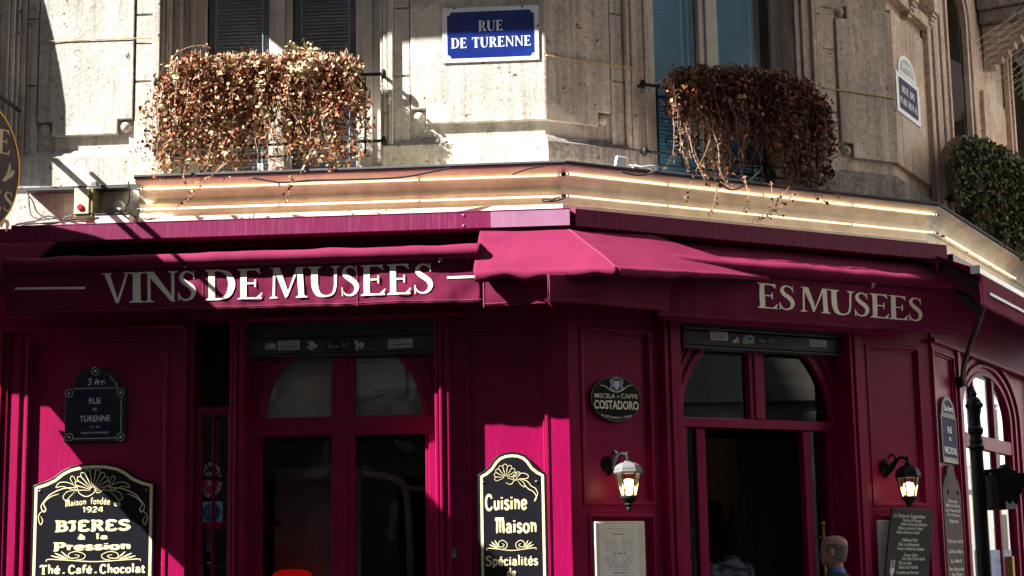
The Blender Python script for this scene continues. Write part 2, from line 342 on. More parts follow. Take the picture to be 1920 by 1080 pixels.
# ---------------------------------------------------------------- lettering engine: stroked glyphs in a unit-high box
def _st(pts, ws, smooth=True, k=5):
    if isinstance(ws, (int, float)): ws = [ws]*len(pts)
    P = [(x, y, w) for (x, y), w in zip(pts, ws)]
    if smooth and len(P) > 2: P = catmull(P, k)
    L, Rr = [], []; n = len(P)
    for i in range(n):
        a = P[max(0, i-1)]; b = P[min(n-1, i+1)]; dx, dy = b[0]-a[0], b[1]-a[1]; m = sqrt(dx*dx+dy*dy) or 1
        nx, ny = -dy/m, dx/m; w = P[i][2]/2
        L.append((P[i][0]+nx*w, P[i][1]+ny*w)); Rr.append((P[i][0]-nx*w, P[i][1]-ny*w))
    return ('strip', L, Rr)
def _po(*p): return ('poly', list(p))
def serif_glyph(ch, T=.155, H=.055, s=.075, sh=.032):
    def ser(x0, x1, y, up):   # bracketed slab at a stem end
        d_ = -1 if up else 1
        return _po((x0-s, y), (x1+s, y), (x1+s, y+d_*sh*.8), (x1+.012, y+d_*sh*2.1), (x0-.012, y+d_*sh*2.1), (x0-s, y+d_*sh*.8))
    def stem(x, w=T, y0=0, y1=1, a=True, b=True):
        r = [_po((x, y0), (x+w, y0), (x+w, y1), (x, y1))]
        if a: r.append(ser(x, x+w, y0, False))
        if b: r.append(ser(x, x+w, y1, True))
        return r
    def arm(x0, x1, y, up, hook=.17):   # thin arm with a beak at the far end
        d_ = -1 if up else 1
        return [_po((x0, y), (x1, y), (x1, y+d_*H), (x0, y+d_*H)), _po((x1-.05, y), (x1+.02, y+d_*hook), (x1, y+d_*(hook+.01)), (x1-.13, y+d_*H))]
    g = []; w = .6
    if ch == 'I': g = stem(s); w = T+2*s
    elif ch == 'V':
        g = [_po((.02, 1), (.02+T*1.05, 1), (.44, .0), (.36, 0)), _po((.64, 1), (.70, 1), (.44, 0), (.385, .06)), _po((-.05, 1), (.25, 1), (.25, 1-sh), (-.05, 1-sh)), _po((.56, 1), (.78, 1), (.78, 1-sh), (.56, 1-sh))]; w = .75
    elif ch == 'A':
        g = [_po((.60, 0), (.60-T*1.05+.32, 0), (.42, 1), (.33, 1)), _po((.06, 0), (.12, 0), (.40, .93), (.36, 1)), _po((.2, .32), (.58, .32), (.57, .38), (.22, .38)), _po((-.02, 0), (.2, 0), (.2, sh), (-.02, sh)), _po((.52, 0), (.82, 0), (.82, sh), (.52, sh))]; w = .82
    elif ch == 'N':
        g = stem(.08, .07, a=True, b=False)+[_po((.02, 1), (.22, 1), (.72, .0), (.62, 0)), _po((.62, 1), (.69, 1), (.69, 0), (.62, 0)), ser(.62, .69, 1, True), _po((0, 1), (.1, 1), (.1, 1-sh), (0, 1-sh))]; w = .78
    elif ch == 'M':
        g = [_po((.1, 0), (.16, 0), (.19, 1), (.13, 1)), ser(.1, .16, 0, False), _po((.13, 1), (.30, 1), (.53, .14), (.44, 0)), _po((.44, 0), (.50, .06), (.80, 1), (.74, 1)), _po((.74, 1), (.89, 1), (.93, 0), (.78, 0)), ser(.78, .93, 0, False), _po((.05, 1), (.2, 1), (.2, 1-sh), (.05, 1-sh)), _po((.8, 1), (.97, 1), (.97, 1-sh), (.8, 1-sh))]; w = 1.01
    elif ch in 'EFL':
        g = stem(s)
        x1 = s+T
        if ch == 'E' or ch == 'F': g += arm(x1, .56, 1, True)+[_po((x1, .49), (.44, .49), (.44, .54), (x1, .54)), _po((.42, .39), (.46, .39), (.46, .64), (.42, .64))]
        if ch == 'E' or ch == 'L': g += arm(x1, .60, 0, False, .2)
        w = .64
    elif ch == 'T':
        g = stem(.26)+[_po((.02, 1), (.65, 1), (.65, 1-H), (.02, 1-H)), _po((.02, 1), (.09, 1), (.03, .76), (0, .76)), _po((.58, 1), (.65, 1), (.67, .76), (.64, .76))]; w = .68
    elif ch == 'U':
        g = [_st([(.15, 1), (.15, .6), (.16, .32), (.24, .09), (.40, .025), (.56, .1), (.62, .32), (.63, .6), (.63, 1)], [T, T, T*.98, T*.8, .06, .055, .06, .065, .065]), ser(.07, .23, 1, True), ser(.60, .665, 1, True)]; w = .75
    elif ch in 'DPRB':
        g = stem(s)
        if ch == 'D': g.append(_st([(s+.08, .97), (.36, .965), (.55, .84), (.63, .5), (.55, .16), (.36, .035), (s+.08, .03)], [.055, .06, .13, T*1.08, .13, .06, .055])); w = .74
        else:
            g.append(_st([(s+.08, .97), (.36, .965), (.48, .88), (.50, .73), (.46, .58), (.34, .49), (s+.08, .485)], [.055, .06, .11, T, .11, .06, .05])); w = .60
            if ch == 'R': g += [_po((.30, .49), (.43, .53), (.68, .03), (.68, 0), (.54, 0))]; w = .70
    elif ch == 'S':
        g = [_st([(.475, .80), (.42, .915), (.29, .968), (.17, .91), (.125, .78), (.19, .65), (.32, .54), (.44, .42), (.485, .27), (.42, .10), (.28, .03), (.14, .08), (.06, .24)], [.02, .05, .055, .09, .125, .15, .165, .16, .135, .09, .055, .05, .02]), _po((.455, .99), (.49, .99), (.50, .73), (.47, .73)), _po((.045, .01), (.08, .01), (.075, .29), (.04, .29))]; w = .55
    elif ch == 'C':
        g = [_st([(.62, .74), (.55, .90), (.40, .97), (.22, .87), (.125, .5), (.22, .13), (.40, .03), (.56, .09), (.64, .25)], [.02, .05, .055, .12, T*1.05, .12, .055, .05, .02]), _po((.60, .99), (.64, .99), (.65, .68), (.61, .68))]; w = .70
    elif ch == 'O':
        g = [_st([(.4, .97), (.21, .88), (.12, .5), (.21, .12), (.4, .03), (.59, .12), (.68, .5), (.59, .88), (.4, .97)], [.055, .11, T*1.05, .11, .055, .11, T*1.05, .11, .055])]; w = .80
    elif ch == 'Y':
        g = [_po((.02, 1), (.2, 1), (.43, .47), (.28, .47)), _po((.58, 1), (.64, 1), (.43, .47), (.37, .5)), _po((.28, .48), (.43, .48), (.43, 0), (.28, 0)), ser(.28, .43, 0, False), _po((-.03, 1), (.24, 1), (.24, 1-sh), (-.03, 1-sh)), _po((.52, 1), (.7, 1), (.7, 1-sh), (.52, 1-sh))]; w = .7
    elif ch == '-': g = [_po((.05, .42), (.3, .42), (.3, .50), (.05, .50))]; w = .35
    else: w = .32
    return g, w
# art-nouveau hand lettering: (points, width factors)
NV = {
 'a': ([[(.06, .50), (.16, .60), (.30, .58), (.36, .44), (.36, .10), (.46, .02)], [(.36, .36), (.2, .34), (.07, .22), (.12, .05), (.26, .03), (.36, .16)]], .48),
 'i': ([[(.10, .62), (.10, 0)], [(.10, .76), (.10, .86)]], .22), 'l': ([[(.04, .98), (.10, 1), (.10, 0)]], .22),
 's': ([[(.34, .52), (.24, .62), (.10, .58), (.08, .44), (.22, .32), (.34, .18), (.26, .03), (.12, .02), (.04, .14)]], .40),
 'o': ([[(.22, .62), (.08, .5), (.06, .3), (.1, .08), (.24, 0), (.38, .1), (.41, .32), (.37, .52), (.22, .62)]], .48),
 'n': ([[(.02, .60), (.10, .62), (.10, 0)], [(.10, .44), (.2, .58), (.32, .58), (.37, .42), (.37, 0)]], .48),
 'm': ([[(.08, 0), (.10, .62)], [(.10, .5), (.22, .6), (.32, .5), (.32, 0)], [(.32, .5), (.44, .6), (.54, .5), (.54, 0)]], .64),
 'f': ([[(.34, .90), (.26, 1), (.14, .92), (.12, .7), (.12, 0)], [(0, .58), (.28, .60)]], .32),
 't': ([[(.12, .86), (.12, .12), (.2, .02), (.3, .06)], [(0, .58), (.28, .60)]], .32),
 'd': ([[(.30, 1), (.38, 1), (.38, 0)], [(.38, .5), (.24, .62), (.08, .5), (.06, .24), (.14, .02), (.28, .04), (.38, .16)]], .48),
 'e': ([[(.07, .28), (.38, .38), (.36, .56), (.22, .62), (.08, .50), (.06, .24), (.16, .02), (.32, .04), (.40, .16)]], .45),
 'r': ([[(.02, .60), (.10, .62), (.10, 0)], [(.10, .42), (.2, .58), (.32, .6)]], .34),
 'h': ([[(.03, .98), (.10, 1), (.10, 0)], [(.10, .44), (.2, .58), (.32, .58), (.37, .42), (.37, 0)]], .48),
 'c': ([[(.36, .48), (.28, .60), (.12, .56), (.06, .3), (.12, .05), (.26, .01), (.38, .12)]], .42),
 'u': ([[(.09, .62), (.09, .2), (.16, .03), (.28, .06), (.37, .2)], [(.37, .62), (.37, .0)]], .48),
 'p': ([[(.02, .60), (.10, .62), (.10, -.28)], [(.10, .46), (.24, .62), (.38, .5), (.40, .26), (.3, .02), (.16, .04), (.10, .14)]], .48),
 'M': ([[(.0, .86), (.12, .98), (.14, .8), (.12, .1), (.06, 0)], [(.14, .84), (.26, .98), (.36, .84), (.36, 0)], [(.36, .84), (.48, .98), (.58, .84), (.60, .1), (.66, 0)], [(.0, 1.0), (.62, 1.0)]], .70),
 'B': ([[(0, 1), (.12, 1), (.12, 0), (0, 0)], [(.12, .97), (.36, 1), (.46, .8), (.36, .56), (.14, .52)], [(.3, .54), (.5, .42), (.5, .14), (.34, 0), (.12, .03)]], .60),
 'I': ([[(.0, .80), (.08, .97), (.34, .98)], [(.2, .96), (.22, .3), (.16, .04), (.02, .0)]], .38),
 'E': ([[(.5, .84), (.40, 1), (.12, .97), (.12, .5), (.12, .03), (.42, 0), (.52, .18)], [(.12, .52), (.38, .52)]], .58),
 'R': ([[(0, 1), (.12, 1), (.12, 0), (0, 0)], [(.12, .97), (.38, 1), (.48, .8), (.38, .54), (.14, .50)], [(.28, .5), (.44, .2), (.52, 0), (.60, .04)]], .64),
 'S': ([[(.48, .80), (.38, .98), (.16, .98), (.08, .78), (.2, .58), (.42, .44), (.48, .22), (.34, .02), (.14, .02), (.04, .2)]], .56),
 'P': ([[(0, 1), (.12, 1), (.12, 0), (0, 0)], [(.12, .97), (.38, 1), (.50, .78), (.40, .5), (.14, .42)]], .56),
 'T': ([[(.0, .80), (.06, .96), (.26, .98), (.46, .96), (.56, 1)], [(.27, .98), (.27, .0)], [(.15, .0), (.4, .0)]], .58),
 'C': ([[(.50, .76), (.40, .98), (.2, .98), (.08, .72), (.07, .3), (.18, .03), (.38, .0), (.52, .2)]], .58),
 '1': ([[(.04, .8), (.16, .98), (.16, 0)]], .30), '9': ([[(.40, .66), (.3, .46), (.12, .5), (.06, .74), (.2, .98), (.38, .9), (.42, .5), (.3, .1), (.1, 0)]], .50),
 '2': ([[(.06, .76), (.2, .98), (.38, .9), (.38, .62), (.1, .14), (.04, .02), (.44, .03)]], .50), '4': ([[(.34, 0), (.34, .98), (.04, .3), (.48, .3)]], .52),
 ',': ([[(.10, .08), (.10, -.04), (.04, -.16)]], .22), ' ': ([], .28), '.': ([[(.08, 0), (.08, .1)]], .2), '-': ([[(.04, .34), (.28, .34)]], .34)}
ACC = {'é': 'e', 'à': 'a'}
def nv_glyph(ch, T=.13):
    acc = ACC.get(ch); st, w = NV[acc or ch]; g = []
    for s_ in st:
        s_ = [(x, T*.45+y*(1-T*.9)) for x, y in s_]; n = len(s_); ws = [T*(.75 if i in (0, n-1) else 1.05) for i in range(n)] if n > 2 else [T*1.08]*n
        g.append(_st(s_, ws, n > 2, 4))
    if acc: g.append(_st([(.18, .72), (.32, .88)] if ch == 'é' else [(.12, .88), (.26, .72)], T*.7, False))
    return g, w
def put_glyph(mb, g, fn, k0=0):
    """fn(x, y, k) -> (u, o, z); every piece sits a hair proud of the one before so none share a plane"""
    for k, p in enumerate(g):
        if p[0] == 'poly': mb.add([fn(x, y, k+k0) for x, y in p[1]], [tuple(range(len(p[1])))])
        else: mb.strip([fn(x, y, k+k0) for x, y in p[1]], [fn(x, y, k+k0) for x, y in p[2]])
def write(mb, txt, glyph, u0, u1, z, h, o, fn=None, gap=.06, slant=0, zs=0.0):
    """text stretched from u0 to u1, baseline z (rising zs over the run), cap height h"""
    gs = [glyph(c) for c in txt]; tot = sum(w for _, w in gs)+gap*(len(gs)-1); x = 0; sc = (u1-u0)/tot
    for g, w in gs:
        f = (lambda a, b, k, x=x: (u0+(x+a+slant*b)*sc, o+k*.0003, z+b*h+zs*(x+a)/tot))
        put_glyph(mb, g, (lambda a, b, k, f=f: fn(*f(a, b, k))) if fn else f); x += w+gap
def scribble(mb, u0, u1, z, h, o, wid, rnd, lean=.25):
    """a line of joined-up handwriting or print too small to read, as small strokes"""
    u = u0
    while u < u1:
        L = rnd.uniform(.018, .05); L = min(L, u1-u)
        n = max(2, int(L/.008)); P = []
        for i in range(n*2+1):
            t = i/(n*2); hh = h*(rnd.uniform(.5, .75) if i % 2 else 0)
            if i == 1 and rnd.random() < .5: hh = h
            P.append((u+t*L+lean*hh*.5, z+hh))
        g = _st(P, wid, True, 2); put_glyph(mb, [g], lambda x, y, k: (x, o, y)); u += L+.012
_fonts = {}
def sans(mb, txt, uc, z, h, o, width=None, bold=0.0, fn=None, squeeze=1.0, left=False):
    """plain sans lettering with Blender's built-in font, turned into mesh faces"""
    cu = bpy.data.curves.new('t', 'FONT'); cu.body = txt; cu.size = 1; cu.offset = bold; cu.resolution_u = 3
    ob = bpy.data.objects.new('t', cu); dg = bpy.context.evaluated_depsgraph_get(); me = bpy.data.meshes.new_from_object(ob)
    if not me.vertices: return
    xs = [v.co.x for v in me.vertices]; x0, x1 = min(xs), max(xs); sc = h/.70; sx = sc*squeeze if width is None else width/(x1-x0)
    st = uc if left else uc-(x1-x0)*sx/2
    vs = [(st+(v.co.x-x0)*sx, o, z+v.co.y*sc) for v in me.vertices]
    if fn: vs = [fn(*p) for p in vs]
    mb.add(vs, [tuple(p.vertices) for p in me.polygons])
    bpy.data.objects.remove(ob); bpy.data.curves.remove(cu); bpy.data.meshes.remove(me)
def arch(u0, u1, z0, zs, ztop, n=14):     # outline: up the sides to zs, then an arch to ztop
    c = (u0+u1)/2; r = (u1-u0)/2
    return [(u0, z0)]+[(c-r*cos(pi*i/n), zs+(ztop-zs)*sin(pi*i/n)) for i in range(n+1)]+[(u1, z0)]
def ell(uc, zc, ru, rz, n=36): return [(uc+ru*cos(2*pi*i/n), zc+rz*sin(2*pi*i/n)) for i in range(n)]


# ================================================================ the ground
def P3(pl, u, o=0): return pl.w(u, o, 0)
def outline(o, far=40):
    def cor(k1, k2, P):
        m = (k1.n+k2.n); m = m/m.dot(k1.n); return P+m*o
    return [A.w(-far, o, 0), cor(A, B, A.P), cor(B, C, C.P), C.w(far, o, 0)]
g = MB(); g.add([(-150, 150, 0), (150, 150, 0), (150, -150, 0), (-150, -150, 0)], [(0, 1, 2, 3)])
tag(g.build('road', M['asphalt'], None, WORLD, (0, 0, 0)), None, kind='structure')
g = MB(); pth = outline(0)
sweep(g, pth, [(-.6, .004), (2.3, .004), (2.3, .12), (-.6, .13)])
tag(g.build('pavement', M['pavement'], None, WORLD, (0, 0, 0)), None, kind='structure')
g = MB(); sweep(g, pth, [(2.304, .004), (2.48, .004), (2.48, .122), (2.304, .126)])
tag(g.build('kerb', M['kerb'], None, WORLD, (0, 0, 0), bevel=.012), None, kind='structure')

# ================================================================ the stone building
ZT, ZB = 8.6, 4.5
bld = thing('corner_building', 'limestone corner building with tall windows above the burgundy café front', 'building', WORLD, (A.P.x, -A.P.y, 0))
def part(mb, name, mats, src, parent=bld, **k): return mb.build(name, mats, parent, src=src, **k)
def archwall(mb, u0, u1, zs, zc, ztop, o0, o1, n=18):
    """wall over an arched opening (springing zs, crown zc) up to ztop"""
    c = (u0+u1)/2; r = (u1-u0)/2; P = [(c-r*cos(pi*i/n), zs+(zc-zs)*sin(pi*i/n)) for i in range(n+1)]
    vs = [(u, o, z) for o in (o0, o1) for u, z in P]+[(u, o, ztop) for o in (o0, o1) for u, z in P]; m = n+1; f = []
    for i in range(n):
        f += [(i, i+1, 2*m+i+1, 2*m+i), (m+i, 3*m+i, 3*m+i+1, m+i+1), (i, m+i, m+i+1, i+1)]
    f += [(0, 2*m, 3*m, m), (n, m+n, 3*m+n, 2*m+n)]
    return mb.add(vs, f)
def frame_ring(mb, outl, th, o0, o1):      # band of width th inside an outline, same point count
    n = len(outl); cx = sum(p[0] for p in outl)/n; inn = []
    for i in range(n):
        a, b, c = outl[i-1], outl[i], outl[(i+1) % n]
        d1 = Vector((b[0]-a[0], b[1]-a[1])).normalized(); d2 = Vector((c[0]-b[0], c[1]-b[1])).normalized()
        n1 = Vector((-d1.y, d1.x)); n2 = Vector((-d2.y, d2.x)); m = n1+n2
        m = m/max(.3, m.dot(n1)); inn.append((b[0]+m.x*th, b[1]+m.y*th))
    ar = sum(outl[i-1][0]*outl[i][1]-outl[i][0]*outl[i-1][1] for i in range(n))
    if ar < 0:
        inn = [(2*b[0]-p[0], 2*b[1]-p[1]) for b, p in zip(outl, inn)]
    mb.ring(outl, inn, o0, o1); return inn
def blocks(mb, u0, u1, zs, o0, o1, gap=.018):
    for z0, z1 in zip(zs[:-1], zs[1:]): mb.box(u0, u1, o0, o1, z0+gap/2, z1-gap/2)
def zA(y, x=700, o=0): return SA.at(x, y, o)[1]
def zB(y, x, o=0): return SB.at(x, y, o)[1]
# --- left facade
ua = lambda x, o=0, y=150: SA.U(x, o, y)
WO0, WO1 = ua(313), ua(712)
w = MB(); w.box(ua(30), WO0, -.55, -.045, ZB, ZT); w.box(WO1, -.012, -.55, -.045, ZB, ZT); w.box(WO0, WO1, -.55, -.045, 7.35, ZT)
w.box(WO0, WO1, -.55, -.045, ZB, 4.72)
w.box(-8, ua(30)-1.3, -.55, -.045, ZB, ZT); w.box(ua(30)-1.3, ua(30), -.55, -.045, 7.35, ZT); w.box(ua(30)-1.3, ua(30), -.55, -.045, ZB, 4.72)
part(w, 'stone_wall', M['stoneA'], SA)
# raised panels with square notches in the lower corners, a half ball in each notch
def panel(pl, mat, u0, u1, z0, z1, left=0, right=0, topleft=0, ns=.125, name='stone_panel', relief=.03):
    P = []
    P += [(u0+ns, z0), (u0+ns, z0+ns), (u0, z0+ns)] if left else [(u0, z0)]
    P = P[:]
    top = [(u0, z1-ns), (u0+ns, z1-ns), (u0+ns, z1)] if topleft else [(u0, z1)]
    bot = [(u1, z0+ns), (u1-ns, z0+ns), (u1-ns, z0)] if right else [(u1, z0)]
    mb = MB(); mb.prism(P+top+[(u1, z1)]+bot, -.045, 0)
    p = part(mb, name, mat, pl, bevel=.006)
    for f_, uc, zc in ((left, u0+ns/2, z0+ns/2), (right, u1-ns/2, z0+ns/2), (topleft, u0+ns/2, z1-ns/2)):
        if f_:
            r = MB(); r.ball((uc, -.045, zc), (ns*.38, .050, ns*.38), 20); r.build('roundel', mat, p, src=pl, smooth=True)
    return p
panel(SA, M['stoneA'], ua(72, 0, 150), ua(249.5, 0, 150), SA.at(160, 253)[1], ZT, 1, 1)
panel(SA, M['stoneA'], ua(770, 0, 150), 0.0, zA(228, 900), ZT, 1, 0)
panel(SB, M['stoneB'], 0.0, SB.U(1144), zB(230, 1070), ZT, 0, 1)
# strips of coursed blocks beside the panels
def strip_(pl, mat, u0, u1, zs, o0, o1):
    m_ = MB(); m_.box(u0, u1, -.05, -.026, zs[0], zs[-1]); blocks(m_, u0, u1, zs, -.045, o1); part(m_, 'coursed_strip', mat, pl, bevel=.004)
zz = [4.98]+[SA.at(750, y)[1] for y in (142, 15)]+[6.9, 7.5]
strip_(SA, M['stoneA'], ua(252.5), ua(284), [5.0]+[SA.at(270, y)[1] for y in (152, 27)]+[6.9, 7.5], -.03, -.012)
strip_(SA, M['stoneA'], ua(49), ua(69.5), [5.0]+[SA.at(60, y)[1] for y in (161, 36)]+[6.9, 7.5], -.03, -.012)
strip_(SA, M['stoneA'], ua(738.5), ua(768), zz, -.03, -.012)
# architraves round the left window
j = MB()
for x0, x1, o in ((285, 299, .012), (300, 306, -.004), (307, 312.5, -.018), (713, 718, .0), (719, 727, .016), (728, 737.5, .026)): j.box(ua(x0), ua(x1), -.03, o, 4.99, 7.42)
j.box(WO0-.1, WO1+.1, -.03, .02, 7.425, 7.56)
part(j, 'architrave', M['stoneA'], SA, bevel=.006)
# far left: deep moulded arch of the next bay
j = MB()
for x0, x1, o in ((-6, 3, .02), (4, 12, .05), (13, 20, .07), (21, 29, .055), (30, 36, .03), (37, 47, .0)): j.box(ua(x0), ua(x1), -.03, o, 4.86, 7.5)
part(j, 'architrave', M['stoneA'], SA, bevel=.008)
# base band and plinth under the piers
uB_ = lambda x, o=0, y=150: SB.U(x, o, y)
uC_ = lambda x, o=0, y=150: SC.U(x, o, y)
ZP = zA(268, 900)
def base(path, mats, nm, src=WORLD, mis=None):
    b1 = MB(); sweep(b1, path, [(-.3, ZB), (.05, ZB), (.05, ZP-.012), (.035, ZP), (.018, ZP+.006), (.006, ZP+.03), (-.018, ZP+.036), (-.029, ZP+.06), (-.3, ZP+.06)], mis)
    part(b1, nm, mats, WORLD)
base([SA.w(ua(20), 0, 0), SA.w(WO0-.02, 0, 0)], [M['stoneA']], 'plinth')
base([SA.w(WO1+.03, 0, 0), Q0, SB.w(uB_(1212), 0, 0)], [M['stoneA'], M['plinth']], 'plinth', mis=[0, 1])
base([SB.w(uB_(1506), 0, 0), Q1, SC.w(uC_(1772), 0, 0)], [M['plinth']], 'plinth')
# --- chamfer facade
BW0, BW1 = uB_(1221), uB_(1497)
BL = (Q1-Q0).length
w = MB(); w.box(.012, BW0, -.55, -.045, ZB, ZT); w.box(BW1, BL-.01, -.55, -.045, ZB, ZT); w.box(BW0, BW1, -.55, -.045, 7.35, ZT); w.box(BW0, BW1, -.55, -.045, ZB, 4.72)
part(w, 'stone_wall', M['stoneB'], SB)
strip_(SB, M['stoneB'], uB_(1147), uB_(1170), [5.0]+[zB(y, 1155) for y in (152, 26)]+[6.9, 7.5], -.03, -.012)
strip_(SB, M['stoneB'], uB_(1545, 0, 150), uB_(1569, 0, 150), [5.0]+[zB(y, 1560) for y in (210, 93)]+[6.6, 7.2, 7.5], -.03, -.012)
j = MB()
for x0, x1, o in ((1173, 1181, .02), (1182, 1191, .035), (1192, 1199, .016), (1200, 1208, .0), (1209, 1213, .012), (1214, 1221, -.012), (1497, 1506, -.012), (1507, 1515, .012), (1516, 1523, .0), (1524, 1533, .032), (1534, 1543, .018)): j.box(uB_(x0), uB_(x1), -.03, o, 4.95, 7.42)
j.box(BW0-.1, BW1+.1, -.03, .02, 7.425, 7.56)
part(j, 'architrave', M['stoneB'], SB, bevel=.006)
panel(SB, M['stoneB'], uB_(1573, 0, 150), BL, zB(300, 1640), zB(12, 1600), 1, 0, 1, ns=.13)
# --- right street facade
uc = uC_
CW0, CW1 = uc(1777, -.0), uc(1813, 0, 150)
c2a, c2b = uc(1893, 0, 150), uc(1893, 0, 150)+1.35
w = MB(); w.box(.01, CW0, -.55, -.045, ZB, ZT)
zs = SC.at(1812, 55)[1]
archwall(w, CW0, CW1, zs, zs+(CW1-CW0)/2, ZT, -.55, -.03); w.box(CW0, CW1, -.55, -.045, ZB, 4.9)
w.box(CW1, c2a, -.55, -.045, ZB, ZT); archwall(w, c2a, c2b, zs, zs+.67, ZT, -.55, -.03); w.box(c2a, c2b, -.55, -.045, ZB, 4.9); w.box(c2b, c2b+14, -.55, -.045, ZB, ZT)
part(w, 'stone_wall', M['stoneC'], SC)
panel(SC, M['stoneC'], .0, uc(1737, 0, 200), SC.at(1715, 327)[1], SC.at(1715, 60)[1], 0, 0)
panel(SC, M['stoneC'], uc(1846, 0, 200), uc(1884, 0, 200), SC.at(1862, 300)[1], SC.at(1862, 185)[1])
j = MB()
for x0, x1, o in ((1742, 1748, .03), (1749, 1756, .05), (1757, 1763, .025), (1764, 1770, .045), (1771, 1776, .0)): j.box(uc(x0, 0, 200), uc(x1, 0, 200), -.03, o, 4.8, 8.2)
for k, (th, o) in enumerate(((.06, .03), (.13, .055), (.20, .03))):
    for a, b in ((CW0, CW1), (c2a, c2b)):
        ou = arch(a-th, b+th, 4.8, zs, zs+(b-a)/2+th, 18); inn = arch(a-th+.065, b+th-.065, 4.8, zs, zs+(b-a)/2+th-.065, 18)
        n = len(ou); vs = [(u, oo, z) for oo in (-.03, o) for Pq in (ou, inn) for u, z in Pq]; f = []
        for i in range(n-1):
            jn = i+1; f += [(i, jn, n+jn, n+i), (2*n+i, 3*n+i, 3*n+jn, 2*n+jn), (i, 2*n+i, 2*n+jn, jn), (n+i, n+jn, 3*n+jn, 3*n+i)]
        j.add(vs, f)
part(j, 'architrave', M['stoneC'], SC, bevel=.006)
# roof slab
r_ = MB(); P_ = [A.w(-8, -.55, 0), A.w(-.1, -.55, 0), SC.w(0, -.5, 0), SC.w(14, -.5, 0), SC.w(14, -12, 0), A.w(-8, -14, 0)]; P_ = [(p.x, -p.y) for p in P_]; n_ = len(P_)
r_.add([(a, b, z) for z in (ZT+.01, ZT+.2) for a, b in P_], [tuple(range(n_)), tuple(range(2*n_-1, n_-1, -1))]+[(i, i+n_, (i+1) % n_+n_, (i+1) % n_) for i in range(n_)]); part(r_, 'roof', M['lead'], WORLD)
for a_, b_ in ((CW0, CW1), (c2a, c2b)):      # added dark lining: shade of the arched recesses put into the stone colour
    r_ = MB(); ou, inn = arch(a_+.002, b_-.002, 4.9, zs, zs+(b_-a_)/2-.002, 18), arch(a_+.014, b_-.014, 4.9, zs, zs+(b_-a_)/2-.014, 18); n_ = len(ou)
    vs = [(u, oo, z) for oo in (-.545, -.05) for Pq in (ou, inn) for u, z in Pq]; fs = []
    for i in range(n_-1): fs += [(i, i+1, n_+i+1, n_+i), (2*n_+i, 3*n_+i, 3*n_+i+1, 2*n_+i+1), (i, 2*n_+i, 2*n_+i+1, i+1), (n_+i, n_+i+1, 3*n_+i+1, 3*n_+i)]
    r_.add(vs, fs); part(r_, 'recess_shade_lining', M['recess_shade'], SC)
# carved consoles and string course above the right panel, seen at the top edge
j = MB(); zc = SC.at(1715, 48)[1]
j.box(uc(1672), uc(1738), -.05, .05, zc+.05, zc+.16); part(j, 'string_course', M['stoneC'], SC, bevel=.006)
for x in (1700, 1737):
    j = MB(); u0 = uc(x, 0, 40); zq = SC.at(x, 10 if x < 1720 else 30)[1]
    for k in range(4): j.box(u0-.07+.008*k, u0+.07-.008*k, -.05, .09-.018*k, zq-.035*k-.034, zq-.035*k)
    j.box(u0-.08, u0+.08, -.05, .11, zq+.004, zq+.5)
    part(j, 'console', M['stoneC'], SC, bevel=.006)
# thin yellowed cable pinned along the stone
def cable(pts, r, mat=M['cable'], name='wall_cable', label='black cable sagging along the cornice', k=6, group='cables strung along the cornice'):
    P = catmull([tuple(p) for p in pts], 6); mb = MB(); mb.tube([(p[0], -p[1], p[2]) for p in P], r, k); p0 = P[0]
    o = mb.build(name, mat, None, WORLD, (p0[0], -p0[1], p0[2]), smooth=True); return tag(o, label, 'cable', group)
M['oldcable'] = pm('yellowed_cable', (.45, .34, .14), .8, var=.3, scale=20)
def pxw(pl, x, y, o): u, z = pl.at(x, y, o); return pl.w(u, o, z)
cable([pxw(SB, 1024, 104, .006), pxw(SB, 1060, 110, .006), pxw(SB, 1100, 117, .006), pxw(SB, 1143, 121, .008), pxw(SB, 1170, 126, .03), pxw(SB, 1200, 127, .03)], .007, M['oldcable'], label='yellowed cable crossing the brown pier between corner edge and window', group=None)
cable([pxw(SB, 1542, 164, .03), pxw(SB, 1580, 170, .008), pxw(SB, 1620, 176, .008), pxw(SB, 1678, 184.5, .008)], .007, M['oldcable'], label='yellowed cable crossing the brown pier towards the arched street plate', group=None)
cable([pxw(SA, 50, 75, .03), pxw(SA, 110, 77, .008), pxw(SA, 180, 74, .008), pxw(SA, 248, 72, .008), pxw(SA, 283, 72, .01)], .004, M['oldcable'], label='thin yellowed cable across the sunlit stone pier', group=None)

# --- windows of the upper floor
def win(src, name, label, bars, z0, z1, o, panes, blinds, mat, bm, sl=.03, glass=M['upglass']):
    f = MB()
    for a, b, oo in bars: f.box(a, b, o-.05, o+oo, z0, z1)
    fr = part(f, 'window', mat, src, bevel=.006, label=label)
    for k, (a, b) in enumerate(panes):
        p = MB(); p.flat([(a, z0), (b, z0), (b, z1), (a, z1)], o-.02); p.build('pane', glass, fr, src=src)
    for a, b, bmk in blinds:
        p = MB(); z = z0+.02
        while z < z1:
            p.add([(a, o-.085, z), (b, o-.085, z), (b, o-.06, z+sl*.66), (a, o-.06, z+sl*.66)], [(0, 1, 2, 3)]); z += sl
        p.mi = 1; p.box(a, b, o-.12, o-.10, z0, z1); p.mi = 0
        for q in (a+.12*(b-a), a+.88*(b-a)): p.box(q-.004, q+.004, o-.058, o-.055, z0, z1)
        p.build('blind', [bmk, M['dark']], fr, src=src)
    return fr
oo = -.30; x_ = lambda x: SA.U(x, oo, 60)
